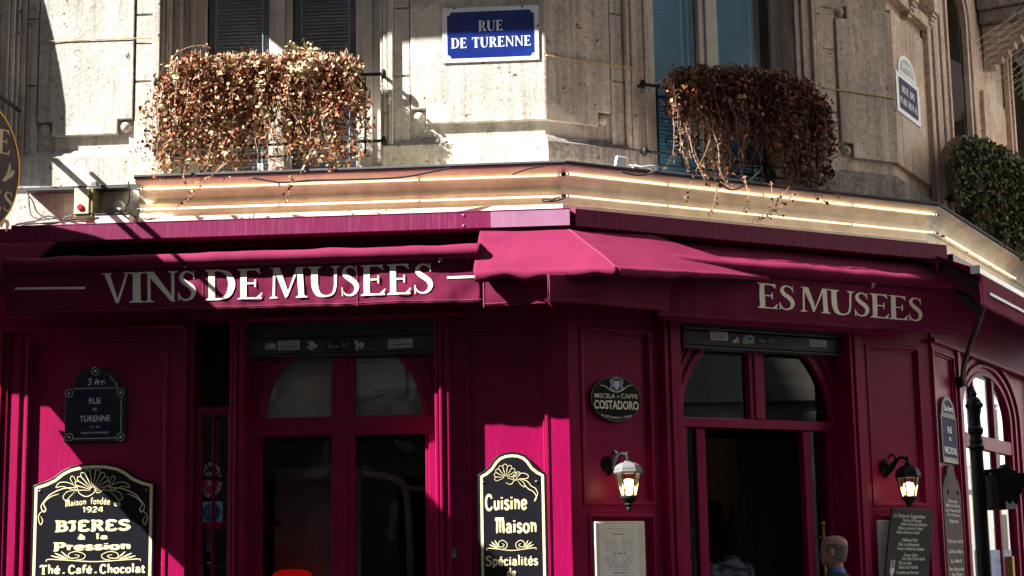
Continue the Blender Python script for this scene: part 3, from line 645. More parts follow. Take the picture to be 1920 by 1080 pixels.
win(SA, 'w', 'window with dark closed blinds', [(x_(360), x_(368), .05), (x_(368), x_(387), .02), (x_(505), x_(513), .0), (x_(513), x_(520), .03), (x_(520), x_(536), .045), (x_(536), x_(548), .02), (x_(668), x_(681), .02), (x_(681), x_(700), .05), (x_(700), x_(724), .03)],
    4.74, 7.34, oo, [(x_(387), x_(505)), (x_(548), x_(668))], [(x_(388), x_(504), M['blind_dark']), (x_(549), x_(667), M['blind_dark'])], M['wframe'], None, .030)
r = MB(); r.box(WO0+.004, x_(360)-.004, -.5, -.26, 4.73, 7.34); r.box(WO0+.004, x_(347), -.25, -.15, 4.73, 7.34); part(r, 'window_reveal', M['stoneA'], SA, bevel=.01)
oo = -.26; x_ = lambda x: SB.U(x, oo, 60)
win(SB, 'w', 'window with blinds tinted by sky reflection', [(x_(1205), x_(1222), .03), (x_(1308), x_(1318), .02), (x_(1319), x_(1323), .04), (x_(1323), x_(1341), .03), (x_(1446), x_(1462), .03)],
    4.74, 7.34, oo, [(x_(1222), x_(1308)), (x_(1341), x_(1446))], [(x_(1222), x_(1292), M['blind_sky']), (x_(1294), x_(1307), M['blind_sky']), (x_(1342), x_(1422), M['blind_sky'])], M['wframe'], None, .034)
r = MB(); r.box(x_(1463), BW1-.003, -.5, -.24, 4.73, 7.34); part(r, 'window_reveal', M['stoneB'], SB)
for a, b in ((CW0, CW1), (c2a, c2b)):
    f = MB(); f.box(a+.02, a+.1, -.4, -.32, 4.9, zs+.2); f.box(b-.1, b-.02, -.4, -.32, 4.9, zs+.2); f.box((a+b)/2-.05, (a+b)/2+.05, -.4, -.31, 4.9, zs+.6)
    fr = part(f, 'window', M['wframe'], SC, bevel=.006)
    p = MB(); p.prism(arch(a+.03, b-.03, 4.9, zs, zs+(b-a)/2-.03), -.42, -.41); p.build('pane', M['blind_dark'], fr, src=SC)
# rooms behind: dark back wall of the upper floor
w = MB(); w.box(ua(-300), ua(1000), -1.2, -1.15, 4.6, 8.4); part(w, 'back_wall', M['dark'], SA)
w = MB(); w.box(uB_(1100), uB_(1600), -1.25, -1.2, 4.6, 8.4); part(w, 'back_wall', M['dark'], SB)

# --- cornice between the stone and the shopfront
u0 = A.at(252, 335, .06)[0]
path = [A.w(u0, 0, 0), A.P, KB, KC.w(9, 0, 0)]
c = MB(); c.mi = 0
prof = [(-.62, 4.765), (.045, 4.765), (.06, 4.758), (.055, 4.735), (.035, 4.725), (.0, 4.712), (-.04, 4.69), (-.07, 4.655), (-.088, 4.61), (-.092, 4.59), (-.072, 4.583), (-.066, 4.57), (-.072, 4.557), (-.094, 4.55), (-.10, 4.50), (-.10, 4.475), (-.060, 4.455), (-.056, 4.415), (-.09, 4.405), (-.09, 4.30), (-.62, 4.30)]
sweep(c, path, prof, [0, 1, 1]); part(c, 'cornice', [M['fascia'], M['fasciaB']], WORLD)
c = MB(); sweep(c, path, [(.062, 4.745), (.075, 4.748), (.082, 4.758), (.080, 4.770), (.068, 4.777), (.02, 4.775), (.02, 4.768)]); part(c, 'gutter_edge', M['lead'], WORLD)
# left of the cornice: set-back wall with a leaded ledge
c = MB(); c.box(-8, u0-.003, -.6, -.12, 4.3, 4.70); part(c, 'stone_wall', M['stoneA'], A)
zl = A.at(150, 350, .05)[1]
c = MB(); c.box(A.at(48, 352, .0)[0], A.at(238, 346, .0)[0], -.12, .0, zl-.012, zl+.008); c.box(-8, u0-.003, -.6, -.119, 4.701, 4.75); part(c, 'ledge', M['lead'], A, bevel=.004)
c = MB(); c.box(A.at(167, 340, 0)[0], A.at(180, 340, 0)[0], -.10, -.03, zl+.009, zl+.06); part(c, 'stone_stub', M['plinth'], A, bevel=.01)
# upper-floor balcony: its underside is above the frame, its shade falls on the street plate
def balcony(pl, src_u0, src_u1, z, dep, nm, mat):
    b_ = MB(); b_.box(src_u0, src_u1, -.02, dep, z, z+.22); b_.box(src_u0+.05, src_u1-.05, -.02, dep-.08, z-.09, z-.003)
    return part(b_, nm, mat, pl, bevel=.02)
SH_Q = 1.10
zsh = zA(74, 900)+SH_Q*SUN_C
balcony(SA, ua(540)-SH_Q*SUN_L, -.02, zsh, SH_Q, 'balcony', M['stoneA'])
balcony(SB, .02, BL, zsh, SH_Q, 'balcony', M['stoneB'])
# added unseen slab left of the view, its edge curved to shade the left pier
h_ = MB(); h_.prism([SA.at(x, y, .3) for x, y in ((-37, 232), (-37, 60), (-45, 0), (-58, -70), (-76, -142), (-110, -220), (-160, -280), (-300, -330), (-300, 232))], -.02, .3)
part(h_, 'shadow_hood', M['stoneA'], SA)
# balcony of the right street with a bird net under it
zb0 = SC.at(1870, 60, .3)[1]
ub0 = uc(1832, .0, 100)
b_ = MB(); b_.box(ub0+.2, ub0+6, -.02, .75, zb0+.45, zb0+.75); b_.box(ub0+.25, ub0+6, -.02, .6, zb0+.30, zb0+.447)
bal = part(b_, 'balcony', M['plinth'], SC, bevel=.02)
k_ = MB()
for du in (.35, 2.2):
    k_ = MB()
    for i in range(7): k_.box(ub0+du+.01*i, ub0+du+.22-.01*i, -.02, .55-.075*i, zb0+.30-.07*(i+1), zb0+.297-.07*i)
    k_.build('bracket', M['stoneC'], bal, src=SC, bevel=.01)
k_ = MB()
for i in range(13):
    t = i/12; k_.tube([(ub0+.1+t*2.4, .74, zb0+.45), (ub0+.1+t*2.4-.55, .02, zb0-.15)], .0025, 4); k_.tube([(ub0+.1+t*2.4-.5, .74, zb0+.45), (ub0+.1+t*2.4+.1, .02, zb0-.15)], .0025, 4)
k_.build('bird_net', M['greyplastic'], bal, src=SC)

# ================================================================ the burgundy shopfront
shop = thing('cafe_shopfront', 'burgundy panelled wooden café shopfront wrapping round the street corner', 'shopfront', A, (0, 0, .12))
def sp(mb, name, mats, src, parent=shop, **k): return mb.build(name, mats, parent, src=src, **k)
PT = M['paint']
ax = lambda x, o=0, y=760: A.U(x, o, y)
bx = lambda x, o=0, y=760: B.U(x, o, y)
cx = lambda x, o=0, y=800: C.U(x, o, y)
BLN = (C.P-B.P).length
def rail_frame(mb, u0, u1, z0, z1, w=.028, o=0.0):    # bolection bead round a sunk panel
    ou = [(u0, z0), (u1, z0), (u1, z1), (u0, z1)]
    mb.ring(ou, [(u0+w, z0+w), (u1-w, z0+w), (u1-w, z1-w), (u0+w, z1-w)], o-.03, o+.010)
    mb.ring([(u0+w, z0+w), (u1-w, z0+w), (u1-w, z1-w), (u0+w, z1-w)], [(u0+w*1.6, z0+w*1.6), (u1-w*1.6, z0+w*1.6), (u1-w*1.6, z1-w*1.6), (u0+w*1.6, z1-w*1.6)], o-.03, o-.012)
def wall_with_panels(src, ua0, ua1, pans, o=0.0, back=-.35, z0=.12, z1=4.36):
    """flat joinery ua0..ua1 with sunk panels (u0, u1, z0, z1); the field of each panel is 3 cm back"""
    mb = MB(); mb.box(ua0, ua1, back, o-.032, z0, z1)
    us = sorted({ua0, ua1} | {p for q in pans for p in q[:2]})
    for a, b in zip(us[:-1], us[1:]):
        here = sorted([(p[2], p[3]) for p in pans if p[0] <= a+1e-6 and p[1] >= b-1e-6])
        z = z0
        for c_, d_ in here: mb.box(a, b, o-.031, o, z, c_); z = d_
        mb.box(a, b, o-.031, o, z, z1)
    sp(mb, 'wall', PT, src)
    for p in pans:
        m2 = MB(); rail_frame(m2, *p, o=o); sp(m2, 'panel_moulding', PT, src, bevel=.005, seg=2)
ZD, ZPN = 2.08, 3.487
def fluted(mb, u0, u1, o, z0=.12, z1=3.57):
    n = 3; w = (u1-u0)/n
    mb.box(u0, u1, -.35, o-.03, z0, z1)
    mb.box(u0, u0+w*.75, o-.029, o, z0, z1); mb.box(u0+w*.95, u0+w*1.6, o-.029, o+.014, z0, z1); mb.box(u0+w*1.8, u1, o-.029, o-.006, z0, z1)
# left facade
wall_with_panels(A, -12, ax(349), [(ax(47), ax(316), .5, ZPN)])
f = MB()
for x0, x1, o in ((-8, 6, .05), (8, 17, .03), (20, 38, .016)): f.box(ax(x0), ax(x1), -.031, o, .12, 3.57)
f.box(ax(-8), ax(38), -.031, .003, .12, 3.56); sp(f, 'pilaster', PT, A, bevel=.006)
f = MB(); f.box(-12, ax(349), -.03, .05, 3.55, 3.575); f.box(ax(349), ax(430), -.35, -.0, 3.62, 4.36); sp(f, 'string_moulding', PT, A, bevel=.008)
# narrow bay with the small lobby window
f = MB(); zt = A.at(395, 778, -.15)[1]
f.box(ax(349), ax(360), -.35, -.05, .12, 3.62); f.box(ax(360), ax(430), -.35, -.30, zt+.22, 3.62)
sp(f, 'bay_wall', PT, A)
f = MB(); f.box(ax(361), ax(373), -.22, -.12, .12, zt); f.box(ax(421), ax(430), -.22, -.12, .12, zt); f.box(ax(361), ax(430), -.22, -.115, zt-.002, zt+.06); f.box(ax(391.5), ax(395.5), -.19, -.115, .12, zt-.003); f.box(ax(373), ax(421), -.2, -.122, 2.02, 2.05)
wn = sp(f, 'window', PT, A, bevel=.005)
g = MB(); g.flat([(ax(373), .3), (ax(421), .3), (ax(421), zt), (ax(373), zt)], -.165); g.build('pane', M['glass'], wn, src=A)
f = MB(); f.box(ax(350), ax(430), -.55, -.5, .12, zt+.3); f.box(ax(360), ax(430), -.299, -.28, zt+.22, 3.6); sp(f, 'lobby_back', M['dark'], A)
f = MB(); f.box(ax(374), ax(386), -.45, -.4, 1.9, zt-.02); sp(f, 'lobby_curtain', M['beige'], A)
# window pilasters
for a_, b_ in ((430, 456), (815, 842)): f = MB(); fluted(f, ax(a_, .1), ax(b_, .1), .10); sp(f, 'pilaster', PT, A, bevel=.006)
wall_with_panels(A, ax(842), 0.0, [(ax(874), ax(1028), .5, ZPN)])
# header over the openings, and the boxes over the shutters
f = MB(); f.box(ax(430), ax(842), -.35, -.0, 3.575, 4.36); sp(f, 'header', PT, A)
f = MB(); f.box(A.U(427, .14, 590), A.U(866, .14, 590), .001, .13, 3.60, 3.69); f.box(A.U(430, .14, 590)-.012, A.U(866, .14, 590)+.012, .001, .15, 3.572, 3.60); sp(f, 'shutter_hood', PT, A, bevel=.006)
f = MB(); f.box(bx(1283, -.1), bx(1592, -.1), -.35, 0, 3.60, 4.36); sp(f, 'header', PT, B)
f = MB(); f.box(B.U(1248, .14, 590), B.U(1688, .14, 590), .001, .13, 3.60, 3.67); f.box(B.U(1246, .14, 590), B.U(1690, .14, 590), .001, .15, 3.566, 3.597); sp(f, 'shutter_hood', PT, B, bevel=.006)
# chamfer
wall_with_panels(B, 0.0, bx(1245), [(bx(1089), bx(1224), ZD+.035, ZPN), (bx(1098), bx(1222), .4, ZD-.03)])
for a_, b_ in ((1249, 1281), (1598, 1621)): f = MB(); fluted(f, bx(a_, .07), bx(b_, .07), .07); sp(f, 'pilaster', PT, B, bevel=.006)
wall_with_panels(B, bx(1618), BLN, [(bx(1627), bx(1729), ZD+.035, ZPN), (bx(1635), bx(1741, 0, 900), .4, ZD-.03)])
# right street
wall_with_panels(C, 0.0, cx(1806), [(cx(1755), cx(1796), .4, ZPN)])
f = MB(); f.box(cx(1798), cx(1803), -.03, .03, .12, 3.55); sp(f, 'pilaster', PT, C, bevel=.005)
# --- arched shop window (left facade)
def shop_window(src, a0, a1, g0, g1, mul, mulw, zt0, zt1, o, lower=True, name='window', glass=None):
    """frame between a0 and a1, arched light g0..g1 above a transom zt0..zt1, a mullion, two lower lights"""
    glass = glass or M['glass']
    f = MB(); rad = (g1-g0)/2; zc = zt1+rad
    archwall(f, g0, g1, zt1+.001, zc, 3.62, o-.06, o); f.box(a0, g0, o-.06, o, zt1+.001, 3.62); f.box(g1, a1, o-.06, o, zt1+.001, 3.62)
    f.box(a0, a1, o-.07, o+.012, zt0, zt1)
    for th0, th1, oo in ((-.02, .028, .022), (.075, .10, .03), (.105, .135, .016)):
        P0_ = [( (g0+g1)/2-(rad+th1)*cos(pi*i/24), zt1+(rad+th1)*sin(pi*i/24)) for i in range(25)]; P1_ = [((g0+g1)/2-(rad+th0)*cos(pi*i/24), zt1+(rad+th0)*sin(pi*i/24)) for i in range(25)]
        n = 25; vs = [(u, q, z) for q in (o-.03, o+oo) for Pq in (P0_, P1_) for u, z in Pq]; fs = []
        for i in range(n-1): fs += [(i, i+1, n+i+1, n+i), (2*n+i, 3*n+i, 3*n+i+1, 2*n+i+1), (i, 2*n+i, 2*n+i+1, i+1), (n+i, n+i+1, 3*n+i+1, 3*n+i)]
        f.add(vs, fs)
    f.box(mul-mulw/2, mul+mulw/2, o-.06, o+.018, zt1+.002, zc+.05); f.box(mul-mulw*.22, mul+mulw*.22, o-.05, o+.034, zt1+.003, zc+.05)
    if lower:
        f.box(a0, g0, o-.06, o+.004, .12, zt0-.001); f.box(g1, a1, o-.06, o+.004, .12, zt0-.001)
        f.box(a0+.02, g0-.03, o, o+.03, .12, zt0-.002); f.box(g1+.03, a1-.02, o, o+.03, .12, zt0-.002)
        f.box(mul-mulw/2, mul+mulw/2, o-.06, o+.018, .12, zt0-.002); f.box(mul-mulw*.2, mul+mulw*.2, o-.05, o+.036, .12, zt0-.003)
        f.box(g0+.001, g1-.001, o-.06, o+.008, .12, .75)
    wn = sp(f, name, PT, src, bevel=.005)
    def pane(P): g = MB(); g.flat(P, o-.035); g.build('pane', glass, wn, src=src)
    n = 16; cxx = (g0+g1)/2
    pane([(g0, zt1)]+[(cxx-rad*cos(pi*i/(2*n)), zt1+rad*sin(pi*i/(2*n))) for i in range(n+1)]+[(cxx, zt1)])
    pane([(cxx, zt1)]+[(cxx+rad*sin(pi*i/(2*n)), zt1+rad*cos(pi*i/(2*n))) for i in range(n+1)])
    if lower: pane([(g0, .7), (mul, .7), (mul, zt0), (g0, zt0)]); pane([(mul, .7), (g1, .7), (g1, zt0), (mul, zt0)])
    return wn
O1 = -.12
aw = lambda x: A.U(x, O1, 780)
shop_window(A, ax(456, .0)-.02, ax(816, .0)+.02, aw(492), aw(797), aw(643.5), aw(665)-aw(622), 2.695, 2.842, O1)
OB = -.14
bw = lambda x: B.U(x, OB, 780)
gl, gr = bw(1274), bw(1558)
dw = shop_window(B, bx(1280)-.03, bx(1600)+.02, gl, gr, (gl+gr)/2, bw(1435)-bw(1407), 2.75, 2.826, OB, lower=False, name='doorway_frame')
# door leaves and jambs
f = MB(); z1 = 2.748
f.box(bx(1270, OB), bw(1287), OB-.06, OB, .12, z1); sp(f, 'door_jamb', PT, B, bevel=.006); f = MB(); f.box(bw(1562), bw(1602), OB-.06, OB, .12, z1); f.box(bw(1584), bw(1600), OB, OB+.05, .12, z1)
sp(f, 'door_jamb', PT, B, bevel=.006)
f = MB(); f.box(bw(1308), bw(1325), OB-.09, OB-.03, .12, z1); f.box(bw(1290), bw(1308), OB-.085, OB-.035, .12, 1.0); f.box(bw(1287), bw(1291), OB-.09, OB-.03, .12, z1)
dl = sp(f, 'door', PT, B, bevel=.006)
f = MB(); f.flat([(bw(1291), 1.0), (bw(1308), 1.0), (bw(1308), z1), (bw(1291), z1)], OB-.06); f.build('pane', M['glass'], dl, src=B)
f = MB(); f.box(bw(1508), bw(1522), OB-.10, OB-.03, .12, z1); f.box(bw(1522), bw(1562), OB-.085, OB-.05, .12, 1.0); f.box(bw(1555), bw(1562), OB-.10, OB-.03, .12, z1)
dr = sp(f, 'door', PT, B, bevel=.006)
f = MB(); f.flat([(bw(1522), 1.0), (bw(1555), 1.0), (bw(1555), z1), (bw(1522), z1)], OB-.06); f.build('pane', M['glass'], dr, src=B)
f = MB(); uh = bw(1531); zh = B.at(1531, 985, OB)[1]
f.tube([(uh, OB+.02, .95), (uh, OB+.02, zh)], .013, 10); f.tube([(uh, OB-.05, zh-.1), (uh, OB+.02, zh-.1)], .009, 8); f.ball((uh, OB+.02, zh+.012), .02, 10)
f.build('handle', M['brass'], dr, src=B, smooth=True)
# --- arched window on the right street
oc = -.05
X_ = lambda x: C.U(x, oc, 780)
g0, g1, e1 = X_(1807), X_(1893), X_(1917)
f = MB(); rad = (g1-g0)/2; zs3, zc3 = 3.02, 3.44
archwall(f, g0, g1, zs3, zc3, 3.62, oc-.06, oc); f.box(g1, e1+.25, oc-.06, oc, .12, 3.62); f.box(g0, g1, oc-.06, oc+.006, 2.70, 2.83); f.box(g0, g1, oc-.06, oc+.004, .12, .75); f.box(cx(1803), g0-.001, oc-.06, oc, .12, 3.62)
for th0, th1, oo in ((-.03, .03, .012), (.10, .16, .03), (.24, .31, .045)):
    P0_ = arch(g0-th1, g1+th1, .14, zs3, zc3+th1*.6, 20); P1_ = arch(g0-th0, g1+th0, .14, zs3, zc3+th0*.6, 20); n = len(P0_)
    vs = [(max(u, cx(1803)), q_, z) for q_ in (oc-.03, oc+oo) for Pq in (P0_, P1_) for u, z in Pq]; fs = []
    for k in range(n//4, n-1): fs += [(k, k+1, n+k+1, n+k), (2*n+k, 3*n+k, 3*n+k+1, 2*n+k+1), (k, 2*n+k, 2*n+k+1, k+1), (n+k, n+k+1, 3*n+k+1, 3*n+k)]
    f.add(vs, fs)
cw = sp(f, 'window', PT, C, bevel=.004)
c0, c1 = g0, e1+.05
for xq, wq_ in ((1827, .05), (1864, .07)):
    uq = X_(xq); f = MB(); f.box(uq-wq_/2, uq+wq_/2, oc-.05, oc+.004, 2.831, zc3); f.box(uq-wq_/2, uq+wq_/2, oc-.05, oc+.003, .751, 2.699); f.build('glazing_bar', PT, cw, src=C)
M['cglass'] = glass_mat('right_window_glass', (.7, .72, .75), 3.0)
f = MB(); f.flat([(u, z) for u, z in arch(g0, g1, 2.83, zs3, zc3, 20)], oc-.03); f.build('pane', M['cglass'], cw, src=C)
f = MB(); f.flat([(g0, .7), (g1, .7), (g1, 2.70), (g0, 2.70)], oc-.03); f.build('pane', M['cglass'], cw, src=C)
wall_with_panels(C, c1+.2, c1+.7, [])
wall_with_panels(C, c1+3.0, 14, [])
f = MB(); f.box(cx(1806), 14, -.35, -.0, 3.56, 4.36); f.box(cx(1752), 14, .001, .05, 3.53, 3.57); sp(f, 'header', PT, C, bevel=.006)
# --- rooms behind
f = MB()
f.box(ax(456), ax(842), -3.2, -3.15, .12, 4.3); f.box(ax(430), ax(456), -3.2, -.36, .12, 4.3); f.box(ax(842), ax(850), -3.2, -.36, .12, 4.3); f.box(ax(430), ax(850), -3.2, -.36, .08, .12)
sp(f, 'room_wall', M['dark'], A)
f = MB(); f.box(ax(456)+.01, ax(842)-.01, -3.1, -.36, 3.75, 3.8)
f.box(ax(470), ax(842)-.02, -.30, -.26, 2.80, 3.70); f.box(ax(690), ax(842)-.03, -.26, -.20, 3.05, 3.12)
f.prism([(ax(662), 2.95), (ax(760), 3.10), (ax(760), 3.18), (ax(662), 3.03)], -.258, -.235)
f.prism([(ax(500), 2.9), (ax(505), 3.10), (ax(545), 3.12), (ax(548), 3.05), (ax(528), 2.98)], -.258, -.25)
sp(f, 'reflection_boards', M['creamwall'], A)  # ceiling, plus added cream boards standing in for reflections in the arched light
f = MB(); f.box(ax(470), ax(640), -.95, -.9, .12, 2.5); f.box(ax(700), ax(842)-.03, -.75, -.7, .12, 1.5); f.box(ax(540), ax(620), -.89, -.84, .9, 1.75); f.tube(catmull([(ax(660), -.5, 2.42), (ax(715), -.5, 2.38), (ax(742), -.5, 2.28), (ax(750), -.5, 1.9), (ax(756), -.5, 1.0)], 6), .03, 8); f.tube([(ax(742), -.5, 2.30), (ax(842)-.05, -.5, 2.26)], .022, 8)
sp(f, 'reflection_shapes', M['pane_reflection'], A)  # added pale shapes standing in for reflections in the lower panes
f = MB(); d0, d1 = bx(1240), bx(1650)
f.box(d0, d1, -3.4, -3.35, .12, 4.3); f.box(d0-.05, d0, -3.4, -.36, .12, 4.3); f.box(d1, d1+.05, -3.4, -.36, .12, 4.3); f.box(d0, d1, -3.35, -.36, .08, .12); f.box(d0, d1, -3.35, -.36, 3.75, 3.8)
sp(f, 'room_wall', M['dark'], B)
f = MB(); f.box(B.U(1318, -1.3, 800), B.U(1382, -1.3, 800), -1.34, -1.3, .12, B.at(1350, 822, -1.3)[1]); sp(f, 'room_partition', M['beige'], B)
f = MB()
u0_, u1_ = B.U(1381, -.6, 800), B.U(1512, -.6, 800)
f.grid(60, 1, lambda s, t: (u0_+(u1_-u0_)*s, -.6+.025*sin(s*55)+.012*sin(s*23), .12+t*(2.74-.12))); sp(f, 'door_curtain', M['curtain'], B, smooth=True)
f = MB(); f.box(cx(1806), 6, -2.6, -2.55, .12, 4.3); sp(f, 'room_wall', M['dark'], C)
# --- roller shutters
def shutter(src, x0, x1, zt, zb, two, o, label):
    u0, u1 = src.U(x0, o, 640), src.U(x1, o, 640)
    t = thing('roller_shutter', label, 'roller shutter', src, ((u0+u1)/2, o, zb), 'rolled-up metal shutters')
    f = MB(); h = zt-zb
    if two:
        f.box(u0, u1, o-.10, o-.004, zb+h*.56, zt-.05); f.box(u0, u1, o-.10, o+.006, zt-.05, zt-.002); f.box(u0, u1, o-.10, o+.003, zb+h*.54, zb+h*.56)
        f.box(u0, u1, o-.12, o, zb+.024, zb+h*.52)
    else:
        f.box(u0, u1, o-.10, o, zb+.024, zt-.06); f.box(u0, u1, o-.10, o+.012, zt-.05, zt-.025); f.box(u0, u1, o-.10, o+.004, zt-.024, zt)
    f.build('slat', M['shutter'], t, src=src, bevel=.006)
    f = MB(); f.box(u0, u1, o-.13, o+.012, zb, zb+.020); f.build('bottom_rail', M['shutter'], t, src=src, bevel=.004)
    return t
def sticker(t, src, x0, y0, x1, y1, o, mat, rows, tilt=0, ink=M['ink'], word=None, label=None):
    (a, z1), (b, z0) = src.at(x0, y0, o), src.at(x1, y1, o)
    f = MB(); f.mi = 0; f.prism([(a, z0), (b, z0+tilt), (b, z1+tilt), (a, z1)], o, o+.0012)
    rnd = random.Random(int(x0)); f.mi = 1; h = (z1-z0)
    for k in range(rows):
        zz = z1-h*(k+.72)/rows*.98
        if k == rows-2 and rows > 3: f.prism([(a+.01, zz), (b-.01, zz+tilt), (b-.01, zz+h/rows*.4+tilt), (a+.01, zz+h/rows*.4)], o+.0013, o+.0018)
        else: scribble(f, a+.008+rnd.uniform(0, .03), b-.008-rnd.uniform(0, .03), zz, h/rows*.6, o+.002, .003, rnd, .0)
    return f.build('sticker', [mat, ink], t, src=src, label=label)
ZS = .03
t = shutter(A, 456.5, 815, 3.578, 3.305, True, -.03, 'grimy two-slat roller shutter above the left arched window')
os_ = -.028
sticker(t, A, 497, 644, 517, 655, os_, M['sticker'], 2, label='small torn white sticker')
sticker(t, A, 521, 639, 562, 656, os_, M['sticker'], 5, label='grey locksmith sticker with rows of print')
def torn(t, src, pts, o, label):
    f = MB(); f.prism([src.at(x, y, o) for x, y in pts], o, o+.0012); return f.build('sticker', M['sticker'], t, src=src, label=label)
torn(t, A, [(577, 640), (588, 639), (590, 644), (597, 648), (592, 653), (586, 652), (589, 657), (582, 656), (573, 651), (580, 648)], os_, 'ragged torn white sticker')
s_ = sticker(t, A, 611, 638, 661, 656, os_, M['black'], 0, label='black sticker with small white letters')
f = MB(); u_, z_ = A.at(616, 653, os_); sans(f, 'D', u_, z_+.024, .018, os_+.002, left=True); sans(f, 'PICHE', u_, z_, .022, os_+.002, left=True); rnd = random.Random(5)
for k in range(4): scribble(f, u_+.10, u_+.165, z_+.012*k+.003, .006, os_+.002, .0018, rnd, 0)
f.build('lettering', M['sticker'], s_, src=A)
torn(t, A, [(664, 639), (671, 638), (672, 645), (677, 640), (683, 644), (682, 651), (675, 655), (674, 648), (671, 657), (666, 655), (667, 648)], os_, 'crumpled white sticker remnant')
sticker(t, A, 727, 637, 774, 653, os_, M['sticker'], 4, .006, label='scraped grey sticker with a dark key shape')
ob = -.03
t2 = shutter(B, 1281, 1596, 3.575, 3.375, False, ob, 'single-slat roller shutter above the open café doorway')
o2 = ob+.001
sticker(t2, B, 1332, 621, 1365, 639, o2, M['sticker'], 5, label='white sticker with rows of print')
torn(t2, B, [(1374, 638), (1380, 636), (1382, 630), (1385, 636), (1385, 643), (1375, 643)], o2, 'torn white sticker scrap')
f = MB(); f.mi = 1
P_ = [B.at(x, y, o2) for x, y in ((1393, 644), (1393, 636), (1399, 629), (1408, 628), (1414, 632), (1414, 644))]; f.prism(P_, o2, o2+.0012)
f.mi = 0; f.prism([B.at(x, y, o2) for x, y in ((1394, 643), (1395, 637), (1404, 641), (1411, 641), (1413, 643))], o2+.0013, o2+.002); f.mi = 2; f.prism([B.at(x, y, o2) for x, y in ((1400, 636), (1404, 631), (1410, 633), (1409, 638), (1403, 639))], o2+.0013, o2+.002)
f.build('sticker', [M['yellowgreen'], M['ltblue'], M['teal']], t2, src=B, label='small blue and yellow picture sticker')
s_ = sticker(t2, B, 1420, 630, 1456, 647, o2, M['black'], 0, label='black sticker with small white letters')
f = MB(); u_, z_ = B.at(1424, 642, o2); sans(f, 'P', u_, z_+.022, .018, o2+.002, left=True); sans(f, 'ICHE', u_, z_, .020, o2+.002, left=True)
for k in range(4): scribble(f, u_+.10, u_+.16, z_+.012*k, .006, o2+.002, .0018, rnd, 0)
f.build('lettering', M['sticker'], s_, src=B)
sticker(t2, B, 1518, 636, 1550, 651, o2, M['sticker'], 5, label='white sticker near the right end of the slat')

# ================================================================ awnings
FB = M['fabric']
def wav(u, s=0.0): return noise.noise(Vector((u*2.3+s, s*1.7, .3)))
awA = thing('rolled_awning', 'burgundy awning lettered VINS DE MUSEES along the left facade', 'awning', A, (-2.2, 0, 3.64), 'burgundy café awnings')
awB = thing('rolled_awning', 'burgundy awning lettered ES MUSEES over the café door', 'awning', B, (2.2, 0, 3.57), 'burgundy café awnings')
uL = A.at(20, 430, .16)[0]; uR = B.at(1776, 470, .16)[0]
def cassette(src, u0, u1, par, lighter=None):
    f = MB(); f.box(u0, u1, .0, .16, 4.238, 4.374); f.box(u0, u1, .0, .163, 4.366, 4.378)
    p = f.build('cassette', M['paint2'], par, src=src, bevel=.006)
    return p
hb = tan((YB-YA)/2)*.16
ul = A.at(920, 395, .165)[0]
c_ = cassette(A, uL, hb, awA); f = MB(); f.box(ul, hb-.002, .163, .1645, 4.241, 4.364); f.build('cover_plate', M['paint3'], c_, src=A)
f = MB(); ur = A.at(869, 415, .16)[0]
for zq in (4.262, 4.345): f = MB(); f.lathe((ur, .160, zq), [(.009, 0), (.009, .004), (.003, .007)], 10, 'y'); f.build('rivet', M['paint3'], c_, src=A)
cassette(B, hb*.0+.003, uR, awB)
